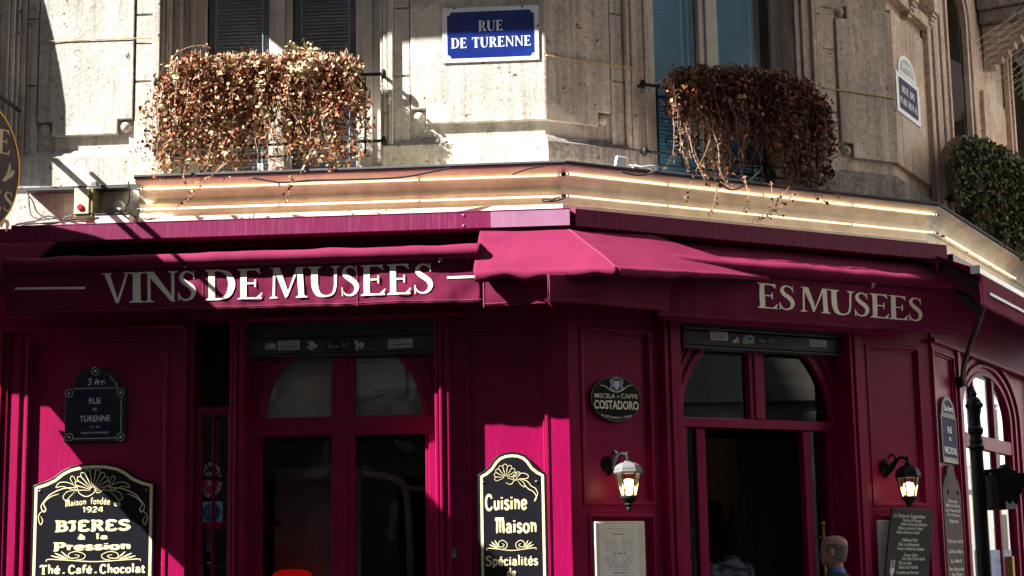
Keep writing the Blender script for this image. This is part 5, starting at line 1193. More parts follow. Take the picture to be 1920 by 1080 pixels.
# second board
OB2, um2, hw2, zb2 = outline_board(896, 1026, 890, 847, 1190, .012)
o = .012
bd = board(A, OB2, o, 'menu_board', 'black and gold shaped board reading Cuisine Maison, Spécialités de, on the middle panel', 'sign board')
rim(bd, A, OB2, o, .020, .040, G_)
f = MB(); nrow(f, 'Cuisine', 910, 988, 926, 957, oo, .15); nrow(f, 'Maison', 929, 1007, 970, 1000, oo, .15); nrow(f, 'Spécialités', 911, 1009, 1041, 1061, oo, .15); nrow(f, 'de', 951, 967, 1065, 1081, oo, .16)
f.build('lettering', G_, bd, src=A)
sc2 = shell(948, 895, 24, 9, 190, -5, .62)+[([(948, 905), (958, 908), (964, 900), (962, 893), (970, 885), (976, 888), (968, 897)], .8), ([(966, 892), (980, 887), (990, 891), (988, 897), (975, 898), (964, 902)], .8), ([(970, 900), (976, 908), (984, 913), (982, 905), (972, 898)], .8), ([(975, 898), (988, 902), (996, 911), (1004, 916), (1008, 926), (1004, 934), (1002, 940), (1006, 932), (1000, 922), (990, 916), (982, 906)], 1.0)]
orn(bd, A, o+.002, sc2, .0055); orn(bd, A, o+.002, flourish(959, 1021, 46), .0052)
f = MB()
for x, y in ((906, 905), (1006, 903)): f = MB(); uu, zz = q(x, y); f.lathe((uu, o, zz), [(.012, 0), (.009, .006), (.003, .009)], 10, 'y'); f.build('screw', M['silver'], bd, src=A, smooth=True)
# coffee medallion
o = .0
ue, ze = B.at(1155, 748, o); ru = (B.U(1202, o, 748)-B.U(1108.5, o, 748))/2; rz = (B.at(1155, 706, o)[1]-B.at(1155, 790, o)[1])/2
f = MB(); f.prism(ell(ue, ze, ru, rz, 48), -.03, o); md = f.build('coffee_medallion', M['black'], None, B, (ue, o, ze-rz), bevel=.003); tag(md, 'oval black enamel medallion reading MISCELA DI CAFFE COSTADORO', 'sign')
f = MB(); f.ring(ell(ue, ze, ru, rz, 48), ell(ue, ze, ru-.006, rz-.006, 48), o, o+.003); f.build('rim', M['silver'], md, src=B)
f = MB(); q = lambda x, y: B.at(x, y, o)
w_ = lambda xa, xb: B.U(xb, o, 750)-B.U(xa, o, 750)
sans(f, 'MISCELA', q(1134, 746)[0], q(1134, 746)[1], .034, o+.002, width=w_(1115, 1153), bold=.006); sans(f, 'DI', q(1159, 746)[0], q(1159, 746)[1], .018, o+.002); sans(f, 'CAFFE', q(1180, 747)[0], q(1180, 747)[1], .034, o+.002, width=w_(1165, 1196), bold=.006)
sans(f, 'COSTADORO', q(1156, 767)[0], q(1156, 767)[1], .064, o+.002, width=w_(1115, 1198), bold=.026)
bend = lambda u, oo_, z: (u, oo_, z+1.0*(u-ue)**2)
sans(f, 'VIA PIETRO MAZA 10 - TORINO', ue, q(1155, 785)[1], .017, o+.002, width=w_(1130, 1187), bold=.006, fn=bend)
f.build('lettering', M['cream'], md, src=B)
f = MB(); P_ = [q(x, y) for x, y in ((1124, 722), (1134, 724), (1144, 731), (1156, 735), (1168, 731), (1176, 724), (1186, 722))]; put_glyph(f, [_st(P_, [.004, .007, .007, .009, .007, .007, .004], True)], lambda x, y, k: (x, o+.002, y)); f.build('ribbon', M['gold'], md, src=B)
f = MB(); uu, zz = q(1156, 722)
f.prism([(uu-.034, zz+.035), (uu+.034, zz+.035), (uu+.034, zz-.01), (uu, zz-.045), (uu-.034, zz-.01)], o, o+.002); f.prism([(uu-.02, zz+.05), (uu-.026, zz+.068), (uu-.01, zz+.056), (uu, zz+.072), (uu+.01, zz+.056), (uu+.026, zz+.068), (uu+.02, zz+.05)], o, o+.002)
for g_ in (-1, 1): put_glyph(f, [_st([(uu+g_*.03, zz+.05), (uu+g_*.055, zz+.03), (uu+g_*.042, zz), (uu+g_*.055, zz-.025), (uu+g_*.02, zz-.045)], [.008, .014, .012, .014, .006], True)], lambda x, y, k: (x, o+.0025, y))
f.build('crest', M['ltblue'], md, src=B)
f = MB(); f.prism([(uu-.020, zz+.022), (uu+.020, zz+.022), (uu+.020, zz-.004), (uu, zz-.028), (uu-.020, zz-.004)], o+.0026, o+.0034); f.build('shield', M['sticker'], md, src=B)
# oval hanging sign at the left edge
HS = Pl(tuple(pxw(A, 33, 330, .55).xy), YA+radians(52))
zc_ = A.at(33, 325, .55)[1]; rz = (A.at(20, 203, .55)[1]-A.at(20, 458, .55)[1])/2; ru = .40
hs = MB(); hs.prism(ell(-ru, zc_, ru, rz, 56), -.02, .02); hs = hs.build('hanging_sign', pm('maroon_sign_paint', (.040, .006, .018), .4), None, HS, (-ru, 0, zc_-rz), bevel=.003); tag(hs, 'maroon oval hanging sign with gold rim and lettering at the left edge', 'hanging sign')
f = MB(); f.ring(ell(-ru, zc_, ru+.004, rz+.004, 56), ell(-ru, zc_, ru-.008, rz-.008, 56), -.024, .026); f.build('gold_rim', M['brass'], hs, src=HS)
f = MB(); fac = .0215
def hsrow(t, x_r, y, h, w, T=.17):
    z = HS.at(x_r, y, .022)[1]; u = HS.at(x_r, y, .022)[0]; write(f, t, lambda c: serif_glyph(c, T=T), u-w, u, z, h, .0225, None, .08)
hsrow('CAFE', 19, 291, .19, .52); hsrow('MUSEES', 23, 398, .155, .66)
P_ = [HS.at(x, y, .022) for x, y in ((4, 338), (10, 336), (16, 326), (19, 306))]; put_glyph(f, [_st(P_, [.01, .03, .03, .008], True)], lambda x, y, k: (x, .0225, y))
P_ = [HS.at(x, y, .022) for x, y in ((12, 336), (20, 330), (25, 322), (21, 320))]; put_glyph(f, [_st(P_, [.008, .022, .02, .008], True)], lambda x, y, k: (x, .0229, y))
P_ = [HS.at(x, y, .022) for x, y in ((0, 425), (8, 414), (14, 420), (11, 434))]; put_glyph(f, [_st(P_, [.03, .025, .035, .01], True)], lambda x, y, k: (x, .0233, y))
f.build('lettering', M['gold'], hs, src=HS)
f = MB(); zz = zc_+rz
f.tube([(-ru, 0, zz-.02), (-ru, 0, zz+.14)], .014, 8)
bu = A.loc(HS.w(-ru, 0, 0)); f2 = MB(); f2.tube([(bu[0], bu[1]+.45, zz+.15), (bu[0], bu[1], zz+.15), (bu[0], -.10, zz+.15)], .018, 8); f2.tube(catmull([(bu[0], bu[1], zz+.14), (bu[0], bu[1]*.5, zz+.05), (bu[0], -.1, zz-.3)], 6), .010, 8)
f.build('hanger', M['iron'], hs, src=HS); f2.build('bracket', M['iron'], hs, src=A, smooth=True)

# --- menu case, blackboards, notices
o = .0
q = lambda x, y: B.at(x, y, o)
u0, u1, z1 = B.U(1115, .03, 1000), B.U(1210, .03, 1000), B.at(1160, 977, .03)[1]; z0 = 1.25
f = MB(); f.box(u0, u1, -.028, .03, z0, z1); mc = f.build('menu_case', M['greyplastic'], None, B, ((u0+u1)/2, .03, z0), bevel=.012); tag(mc, 'pale lit-edged menu case below the left lantern with a printed menu', 'menu case')
f = MB(); f.box(u0+.035, u1-.065, .0302, .032, z0+.03, z1-.02); pp = f.build('menu_sheet', M['paper'], mc, src=B)
f = MB(); rnd = random.Random(3); um = (u0+u1)/2-.015; z = z1-.06
for k, kind in enumerate('TthxRRRRRRhRRRRTTThRRTTxhRRTTRRTh'):
    if kind == 'T': scribble(f, um-.09, um+.09, z, .006, .0325, .0022, rnd, 0)
    elif kind == 't': scribble(f, um-.03, um+.03, z, .005, .0325, .002, rnd, 0)
    elif kind == 'h': z -= .008; scribble(f, um-.055, um+.055, z, .010, .0325, .004, rnd, 0); z -= .006
    elif kind == 'R': scribble(f, um-.125, um-.02, z, .006, .0325, .0018, rnd, 0); scribble(f, um+.025, um+.125, z, .006, .0325, .0018, rnd, 0)
    z -= .0165
f.build('print', M['ink'], pp, src=B)
# leaning blackboard by the door
cs = [B.at(x, y, oo_) for x, y, oo_ in ((1672, 952, .10), (1751, 957, .10), (1741, 1080, .16), (1660, 1080, .16))]
d1 = (cs[3][0]-cs[0][0], cs[3][1]-cs[0][1]); d2 = (cs[2][0]-cs[1][0], cs[2][1]-cs[1][1]); k_ = 2.1
P4 = [(cs[0][0], .10, cs[0][1]), (cs[1][0], .10, cs[1][1]), (cs[1][0]+d2[0]*k_, .10+.06*k_, cs[1][1]+d2[1]*k_), (cs[0][0]+d1[0]*k_, .10+.06*k_, cs[0][1]+d1[1]*k_)]
def bpt(s, t, lift=0):
    p = [(1-t)*((1-s)*a+s*b)+t*((1-s)*d_+s*c) for a, b, c, d_ in zip(*P4)]; return (p[0], p[1]+lift, p[2])
f = MB(); f.add([bpt(0, 0), bpt(1, 0), bpt(1, 1), bpt(0, 1), bpt(0, 0, -.02), bpt(1, 0, -.02), bpt(1, 1, -.02), bpt(0, 1, -.02)], [(0, 1, 2, 3), (7, 6, 5, 4), (0, 4, 5, 1), (1, 5, 6, 2), (2, 6, 7, 3), (3, 7, 4, 0)])
cb = f.build('blackboard', M['chalk'], None, B, (bpt(.5, 1)[0], bpt(.5, 1)[1], bpt(.5, 1)[2]), bevel=.003); tag(cb, 'leaning blackboard with the handwritten French menu under the right lantern', 'blackboard')
f = MB(); rows = [('La Carte en Suggestions', .06, .80, 970, 1.2), ('Terrine de Poisson', .27, .72, 978, 1), ('Salade d’Asperges Blanches', .25, .86, 985, 1), ('Pâtes au Saumon Fumé', .19, .77, 993, 1), ('Gâteau de Foie de Volaille', .16, .70, 1001, 1), ('Cabillaud Rôti', .30, .67, 1015.5, 1), ('Filet à la Moutarde', .23, .72, 1024, 1), ('Tartare de Bœuf au Couteau', .20, .84, 1032, 1), ('Tarte au Citron', .37, .70, 1044, 1), ('Tarte Tatin Crème Vanille', .33, .87, 1051, 1), ('Riz au Lait', .28, .57, 1059, 1), ('Glace à la Vanille', .27, .73, 1067, 1), ('Crumble aux Pommes', .24, .76, 1077, 1)]
H0 = 1080-952
W_ = bpt(1, 0)[0]-bpt(0, 0)[0]; Ht = sqrt((bpt(0, 1)[2]-bpt(0, 0)[2])**2)
for t_, s0, s1, y, hs_ in rows:
    tt = (y-953)/H0/k_
    def bf(u, oo_, z, tt=tt): return bpt(u, tt-z/Ht, .0015)
    cu_w = s1-s0
    sans(f, t_, (s0+s1)/2, 0, .026*hs_, 0, width=cu_w, bold=.016, fn=lambda u, oo_, z, tt=tt: bpt(u+.35*z, tt-z/Ht, .0015))
f.build('chalk_writing', M['chalkw'], cb, src=B)
f = MB(); fk = lambda x, y: bpt((x-1663)/82, (y-953)/H0/k_, .002)
for x in (1671, 1673, 1675.5, 1678): f.strip([fk(x-.5, 1051), fk(x-.5, 1064)], [fk(x+.5, 1051), fk(x+.5, 1064)])
f.strip([fk(1671, 1065), fk(1670, 1072), fk(1673, 1080), fk(1673, 1100)], [fk(1678.5, 1065), fk(1679, 1072), fk(1676, 1080), fk(1676, 1100)])
f.build('fork_drawing', M['chalkw'], cb, src=B)
u0, u1 = bx(1648, .02, 1020), bx(1690, .02, 1020)
f = MB(); f.box(u0, u1, -.028, .02, 1.3, B.at(1655, 975, .02)[1]); m2 = f.build('menu_case', M['greyplastic'], None, B, ((u0+u1)/2, .02, 1.3), bevel=.008); tag(m2, 'shaded menu case half hidden behind the leaning blackboard', 'menu case')
# tall narrow blackboard on the right street
o = .004
u0, u1 = C.U(1773, o, 1000), C.U(1806, o, 1000); um = (u0+u1)/2; q = lambda x, y: C.at(x, y, o); zt, zs2 = q(1786, 872)[1], q(1786, 915)[1]
f = MB(); f.prism([(u0, .9), (u1, .9), (u1, zs2-.02), (u1-.08, zs2+.07)]+[(um+(u1-u0)*.22*cos(a), zt-.09+.09*sin(a)) for a in [pi*i/8 for i in range(9)]]+[(u0+.08, zs2+.07), (u0, zs2-.02)], -.028, o)
nb = f.build('blackboard', M['chalk2'], None, C, (um, o, .9), bevel=.003); tag(nb, 'tall narrow dusty blackboard with a rounded top below the narrow street plate', 'blackboard')
f = MB()
for t_, y, w_, h in (('Formule', 943, .5, .03), ('Midi du Mardi', 951, .75, .028), ('au Vendredi', 960, .8, .028), ('Plat + Dessert', 968, .7, .024), ('Dégustation', 980, .5, .03), ('Vins au verre', 1018, .85, .035), ('Café de Mars', 1037, .8, .03), ('Le Midi', 1055, .6, .03), ('Bon Beaujolais', 1070, .8, .03), ('du Pays', 1080, .6, .03)): sans(f, t_, um, q(1788, y)[1], h, o+.002, width=(u1-u0)*w_, bold=.014)
f.build('chalk_writing', M['chalkw'], nb, src=C)
f = MB()
for x in (1777, 1795): f = MB(); uu, zz = q(x, 923 if x < 1780 else 924); f.lathe((uu, o, zz), [(.022, 0), (.018, .008), (.006, .012)], 10, 'y'); f.build('screw', M['iron'], nb, src=C)
# notices in the right window
oN = -.095
def notice(x0, y0, x1, y1, label, txt, o=-.07):
    (a, z1), (b, _) = C.at(x0, y0, o), C.at(x1, y0, o); zb = 1.2; f = MB(); f.box(a, b, o-.002, o, zb, z1); n_ = f.build('notice', M['bluepaper'], None, C, ((a+b)/2, o, zb)); tag(n_, label, 'paper notice')
    if txt:
        f = MB(); z = z1-.14
        for t_ in txt: sans(f, t_, (a+b)/2, z, .06, o+.002, width=(b-a)*.62, bold=-.0); z -= .10
        f.build('lettering', M['inkblue'], n_, src=C)
notice(1857, 1031, 1896, 1080, 'pale blue paper notice in the right window beside the lamp post', ['EXPO', 'TAPIS'])
notice(1830.5, 1031, 1836, 1080, 'pale blue paper sheet mostly hidden behind the lamp post', None)
f = MB(); f.box(C.U(1898, .0, 1050), C.U(1902, .0, 1050), -.06, .0, .9, C.at(1900, 1043, 0)[1]); h_ = f.build('brass_handle', M['brass'], None, C, (C.U(1900, 0, 1050), 0, .9), bevel=.004); tag(h_, 'slanting brass strip in the right window', 'door handle')
# lobby window stickers and leaflets
oL = -.158
def leaf(x0, y0, x1, y1, mat, name, label, o=oL):
    (a, z1), (b, z0) = A.at(x0, y0, o), A.at(x1, y1, o); f = MB(); f.box(a, b, o-.001, o, z0, z1); t = f.build(name, mat, None, A, ((a+b)/2, o, z0)); return tag(t, label, 'sticker' if name == 'round_sticker' else 'leaflet'), a, b, z0, z1
ue, ze = A.at(395.5, 900, oL); ru = (A.U(418, oL, 900)-A.U(373.5, oL, 900))/2; rz = (A.at(395, 865, oL)[1]-A.at(395, 936, oL)[1])/2
f = MB(); f.mi = 0; f.prism(ell(ue, ze, ru, rz), oL-.001, oL); lic = f.build('licence_sticker', M['black'], None, A, (ue, oL, ze-rz)); tag(lic, 'oval blue and red licence sticker in the narrow lobby window', 'sticker')
f = MB(); f.mi = 0; f.prism([(u, max(z, ze-.002)) for u, z in ell(ue, ze, ru*.66, rz*.72)], oL+.0003, oL+.0008); f.mi = 1; f.prism([(u, min(z, ze+.002)) for u, z in ell(ue, ze, ru*.66, rz*.72)], oL+.0010, oL+.0014); f.build('field', [M['navy'], M['red']], lic, src=A)
f = MB()
def on_ring(txt, a0, a1, inward, h=.026):
    n = len(txt)
    for i, c in enumerate(txt):
        a = radians(a0+(a1-a0)*i/(n-1)); cu, cz = ue+ru*.83*cos(a), ze+rz*.84*sin(a); rot = a-pi/2+(pi if inward else 0)
        if c != ' ': sans(f, c, 0, -h/2, h, oL+.003, bold=.02, fn=lambda u, o_, z, cu=cu, cz=cz, rot=rot: (cu+u*cos(rot)-z*sin(rot), o_, cz+u*sin(rot)+z*cos(rot)))
on_ring('VILLE DE PARIS', 165, 15, False); on_ring('DEBIT DE BOISSONS', 190, 350, True)
sans(f, 'LICENCE', ue, ze+.035, .024, oL+.003, width=ru*1.05, bold=.02); sans(f, 'IV', ue, ze-.045, .04, oL+.003, bold=.01)
f.build('lettering', M['white'], lic, src=A)
tl, a, b, z0, z1 = leaf(374, 941, 417, 980, M['ltblue'], 'round_sticker', 'pale square sticker with a teal plate and cutlery in the lobby window')
f = MB(); uu, zz = (a+b)/2+.005, (z0+z1)/2; r_ = (z1-z0)*.46
for k, (rr, mt) in enumerate(((1, 0), (.78, 1), (.62, 0), (.46, 2), (.34, 1), (.2, 3))): f.mi = mt; f.prism(ell(uu, zz, r_*rr, r_*rr, 28), oL+.0004*k, oL+.0004*k+.0003)
f.mi = 1; f.box(a+.008, a+.014, oL, oL+.001, z0+.01, z1-.01); f.prism(ell(a+.012, z1-.03, .009, .018, 12), oL+.0011, oL+.0016); f.build('print', [M['teal'], M['slate'], M['leafR'], M['ltblue']], tl, src=A)
tl, a, b, z0, z1 = leaf(384, 985, 413, 1040, M['black'], 'leaflet', 'black leaflet with a red heading under the round teal sticker', oL)
f = MB(); f.mi = 0; f.box(a, b, oL, oL+.001, z1-.03, z1); f.mi = 1; rnd = random.Random(2)
for k in range(7): scribble(f, a+.02, b-.02-rnd.uniform(0, .06), z1-.06-.024*k, .010, oL+.0015, .002, rnd, 0)
f.build('print', [M['red'], M['sticker']], tl, src=A)
tl, a, b, z0, z1 = leaf(381, 1049, 414, 1065, M['navy'], 'leaflet', 'dark strip leaflet with white words at the bottom of the lobby window', oL)
f = MB(); sans(f, 'bien', a+.03, z0+.035, .016, oL+.0015, left=True); sans(f, 'mangé', a+.05, z0+.01, .016, oL+.0015, left=True); f.build('print', M['sticker'], tl, src=A)
tl, a, b, z0, z1 = leaf(373.5, 1036, 379.5, 1085, M['sticker'], 'leaflet', 'narrow white price list at the left edge of the lobby window', oL)
f = MB()
for k in range(9): f.box(a, b, oL, oL+.0008, z1-.018*k-.004, z1-.018*k)
f.build('print', M['ink'], tl, src=A)
o = .0
u0, z1 = A.at(844, 1027, o); u1, z0 = A.at(856, 1047.5, o); f = MB(); f.box(u0, u1, .0, .02, z0, z1); dk = f.build('door_keypad', M['silver'], None, A, ((u0+u1)/2, 0, z0), bevel=.004); tag(dk, 'small grey metal key box on the dark strip beside the arched window', 'key box')
f = MB(); f.box(u0+.008, u1-.008, .02, .024, z0+.012, z0+.045); f.box(u0+.008, u1-.008, .02, .023, z0+.055, z1-.01); f.build('cover', M['pipe'], dk, src=A, bevel=.003)

# ================================================================ lanterns
def lantern(src, x, ytop, ycap, yrim, ybody, ytip, o, label, cap_mat, wall_dx):
    u, _ = src.at(x, (yrim+ybody)/2, o); Z = lambda y: src.at(x, y, o)[1]
    zt, zc, zr, zb, zp = Z(ytop), Z(ycap), Z(yrim), Z(ybody), Z(ytip)
    t = thing('wall_lantern', label, 'lantern', src, (u, o, zp), 'lit lanterns on the café front')
    R_ = .108
    f = MB(); prof = [(R_*1.0, zr), (R_*1.06, zr+.014), (R_*.98, zr+.026)]+[(R_*.96*cos(a)+.004, zr+.03+(zc-zr-.03)*sin(a)) for a in [pi/2*i/6 for i in range(6)]]+[(.026, zc), (.030, zc+.008)]
    f.lathe((u, o, 0), prof, 6, sides=True); f.build('cap', cap_mat, t, src=src, bevel=.004)
    f = MB(); f.lathe((u, o, 0), [(.026, zc+.009), (.012, zc+.025), (.016, zc+.04), (.008, zt-.02), (.013, zt-.012), (.003, zt)], 10); f.build('finial', M['iron'], t, src=src, smooth=True)
    f = MB(); r1, r0 = R_*.90, R_*.54
    for j in range(6):
        a = 2*pi*j/6+pi/6; f.tube([(u+r1*cos(a), o+r1*sin(a), zr), (u+r0*cos(a), o+r0*sin(a), zb)], .0065, 6)
    f.lathe((u, o, 0), [(r0*1.0, zb+.008), (r0*1.12, zb), (r0*1.08, zb-.014), (.03, zb-.05), (.034, zb-.06), (.02, zb-.075), (.012, zp+.045), (.021, zp+.03), (.016, zp+.012), (.003, zp)], 12); f.build('cage', M['iron'], t, src=src, bevel=.0015)
    f = MB(); vs = [(u+r*cos(2*pi*j/6+pi/6), o+r*sin(2*pi*j/6+pi/6), z) for r, z in ((r1*.97, zr), (r0*.97, zb)) for j in range(6)]; f.add(vs, [(j, (j+1) % 6, 6+(j+1) % 6, 6+j) for j in range(6)]); f.build('lamp_glass', M['lampglass'], t, src=src)
    f = MB(); f.lathe((u, o, 0), [(.016, zb+.01), (.044, zb+.03), (.050, zb+.07), (.040, zb+(zr-zb)*.72), (.01, zb+(zr-zb)*.78)], 14); f.build('bulb', M['bulb'], t, src=src, smooth=True)
    f = MB(); uw = u+wall_dx; zm = zc+.015
    f.tube(catmull([(uw, -.03, zm-.10), (uw, .06, zm-.04), (uw+(u-uw)*.35, o*.62, zm+.045), (u+(uw-u)*.12, o*.95, zm+.04), (u, o, zm+.014)], 6), .013, 8)
    f.lathe((uw, -.032, zm-.02), [(.065, 0), (.068, .012), (.055, .022), (.025, .045), (.02, .06)], 16, 'y'); f.tube(catmull([(uw, .03, zm-.02), (uw+.01, .10, zm+.05), (uw, .05, zm+.08), (uw-.0, .03, zm+.05)], 5), .010, 6); f.build('bracket', M['iron'], t, src=src, smooth=True)
    return t
lantern(B, 1178.5, 846, 866, 888, 931, 961, .22, 'lit lantern with a pale metal cap above the pale menu case', M['silver'], -.02)
lantern(B, 1704, 855, 872, 896, 932, 951, .22, 'lit black lantern above the leaning blackboard', M['iron'], -.03)

# ================================================================ neon tubes, cables and boxes on the cornice
def neon(src, pts, o, label, r=.0085):
    P = [(lambda q: (q[0], o, q[1]))(src.at(x, y, o)) for x, y in pts]
    f = MB(); f.tube(P, r, 10); n_ = f.build('neon_tube', M['neon'], None, src, P[0], smooth=True); tag(n_, label, 'neon tube', 'neon tubes along the cornice')
    f = MB(); L_ = abs(P[-1][0]-P[0][0]); k = max(2, int(L_/.85))
    for i in range(k+1):
        t = min(.995, max(.005, i/k)); c = [a+(b-a)*t for a, b in zip(P[0], P[-1])]; f = MB(); f.tube([(c[0]-.006, c[1], c[2]), (c[0]+.006, c[1], c[2])], r*1.28, 8); f.box(c[0]-.004, c[0]+.004, -.11, o, c[2]-.004, c[2]+.004); f.build('holder', M['pipe'], n_, src=src)
    for e, d_ in ((P[0], -1), (P[-1], 1)): f = MB(); f.tube([e, (e[0]+d_*.03, e[1]-.005, e[2])], r*1.15, 8); f.build('end_cap', M['cable'], n_, src=src)
oN = -.01
neon(A, [(264, 354.5), (1052, 328)], oN, 'upper glowing tube over the left awning'); neon(A, [(264, 392.5), (1052, 367.5)], -.045, 'lower glowing tube over the left awning')
neon(B, [(1061, 325.5), (1756, 402.5)], oN, 'upper glowing tube over the door awning'); neon(B, [(1061, 366.5), (1754, 436.5)], -.045, 'lower glowing tube over the door awning')
KCs = Pl(tuple(KC.P.xy), YC)
neon(KCs, [(1770, 406), (1876, 469)], .0, 'upper glowing tube turning into the right street', .0095); neon(KCs, [(1770, 443), (1905, 523)], -.03, 'lower glowing tube turning into the right street', .0095)
cable([pxw(A, 470, 333, .09), pxw(A, 510, 340, .09), pxw(A, 530, 342, .09), pxw(A, 590, 338, .09), pxw(A, 640, 337, .09), pxw(A, 745, 333, .09), pxw(A, 810, 322, .09), pxw(A, 845, 315, .08)], .008, label='black cable sagging under the gutter above the left awning')
cable([pxw(A, 960, 327, .09), pxw(A, 990, 317, .09), pxw(A, 1020, 311, .085)], .006, label='short black cable near the cornice corner')
cable([pxw(B, 1165, 322, .10), pxw(B, 1190, 328, .12), pxw(B, 1215, 327, .12), pxw(B, 1240, 318, .09)], .007, label='black cable looping below the small white antenna box')
cable([pxw(A, 1045, 370, .0), pxw(A, 1035, 375, .04), pxw(A, 1018, 373, .04), pxw(A, 1020, 378, .04), pxw(A, 1040, 377, .03), pxw(A, 1060, 371, .02)], .006, label='black cable loop at the corner of the lower tubes')
cable([pxw(B, 1340, 335, .10), pxw(B, 1365, 354, .12), pxw(B, 1385, 353, .12), pxw(B, 1410, 335, .10), pxw(B, 1428, 316, .06)], .007, label='black cable hanging from the floodlight under the dark vine')
def dangling(pts, r=.0055, mat=M['cable'], label='', cat='cable', src=A, name='cable_bundle'):
    mb = MB(); p0 = None
    for line_ in pts:
        P = catmull([src.loc(pxw(src, x, y, o)) for x, y, o in line_], 6); mb.tube(P, r, 6); p0 = p0 or P[0]
    return tag(mb.build(name, mat, None, src, p0, smooth=True), label, cat)
dangling([[(22, 423, .05), (60, 418, .06), (95, 420, .07), (140, 412, .06), (185, 408, .05)], [(30, 420, .08), (80, 412, .09), (110, 410, .09), (150, 420, .08), (180, 418, .07)], [(62, 416, .06), (90, 405, .08), (122, 413, .09), (135, 405, .08), (122, 408, .07), (118, 412, .07)], [(40, 422, .1), (100, 417, .1), (160, 415, .1)], [(38, 350, .0), (52, 360, .02), (55, 385, .02), (60, 405, .04), (80, 412, .06)], [(42, 352, .0), (60, 375, .03), (70, 398, .03), (92, 412, .05)]], label='tangle of black cables lying on the awning box', name='cable_bundle')
dangling([[(241, 340, .07), (243, 365, .03), (240, 382, .0), (236, 388, -.06)], [(212, 391, -.06), (203, 393, -.03), (195, 398, .03)]], label='thick black cable dropping from the cornice end to a round box')
# alarm box
u0, z1 = A.at(141, 353.5, .04); u1, z0 = A.at(175, 404, .04)
f = MB(); f.box(u0, u1-.03, -.119, .06, z0+.01, z1); al = f.build('alarm_box', M['alarm'], None, A, ((u0+u1)/2, .06, z0), bevel=.006); tag(al, 'yellowed alarm box with a red lens on the stone left of the cornice', 'alarm box')
f = MB(); f.box(u1-.029, u1, -.119, .052, z0+.015, z1-.002); f.box(u0+.004, u1-.004, -.1, .05, z0-.012, z0+.009); f.build('side', M['alarmside'], al, src=A, bevel=.005)
f = MB(); uu, zz = A.at(150.5, 388.5, .06); f.lathe((uu, .06, zz), [(.026, 0), (.026, .008), (.02, .012)], 20, 'y'); f.build('lens', M['red'], al, src=A)
f = MB(); f.lathe((u1-.025, .06, z1-.07), [(.016, 0), (.016, .02), (.008, .024)], 10, 'y'); f.build('lock', M['brass'], al, src=A)
f = MB(); uu, zz = A.at(223, 387, -.1); f.lathe((uu, -.119, zz), [(.046, 0), (.046, .03), (.036, .042), (.005, .046)], 24, 'y'); rb = f.build('round_box', M['greyplastic'], None, A, (uu, -.1, zz-.046), bevel=.002, smooth=False); tag(rb, 'round grey junction box on the sunlit wall left of the cornice', 'junction box')
f = MB(); f.box(uu-.008, uu+.008, -.08, -.066, zz-.055, zz-.04); f.build('cable_gland', M['pipe'], rb, src=A)
f = MB(); a, b = A.at(178, 405, .05)[0], A.at(243, 400, .05)[0]; zz = A.at(210, 415, .05)[1]; f.box(a, b, -.119, .05, 4.379, zz+.055); jb = f.build('cable_trunking', M['greyplastic'], None, A, ((a+b)/2, .05, 4.38), bevel=.005); tag(jb, 'grey rectangular trunking box standing on the awning box', 'junction box')
f = MB(); f.box(a-.005, b+.005, -.118, .056, zz+.0555, zz+.066); f.build('lid', M['lead'], jb, src=A, bevel=.003)
# white antenna box on the gutter
u0, z1 = B.at(1155, 291, .05); u1, z0 = B.at(1177, 313.5, .05); f = MB(); f.prism([(u0-.01, 4.778), (u1-.012, 4.778), (u1, z1-.004), (u0+.012, z1)], .02, .05); an = f.build('antenna_box', M['white'], None, B, ((u0+u1)/2, .035, 4.778), bevel=.008); tag(an, 'small white box standing on the gutter right of the corner', 'antenna')
f = MB(); f.box(u0+.02, u1-.02, .0, .02, 4.778, 4.80); f.build('foot', M['cable'], an, src=B)
dangling([[(1178, 309, .05), (1190, 312, .08), (1205, 314, .08), (1222, 312, .08), (1230, 316, .08), (1218, 322, .08)], [(1185, 315, .07), (1210, 312, .08), (1228, 311, .08), (1227, 320, .08), (1214, 325, .08)], [(1190, 309, .06), (1216, 317, .07), (1224, 320, .07)]], .005, M['white'], 'white cable coil lying on the gutter beside the white box', src=B)
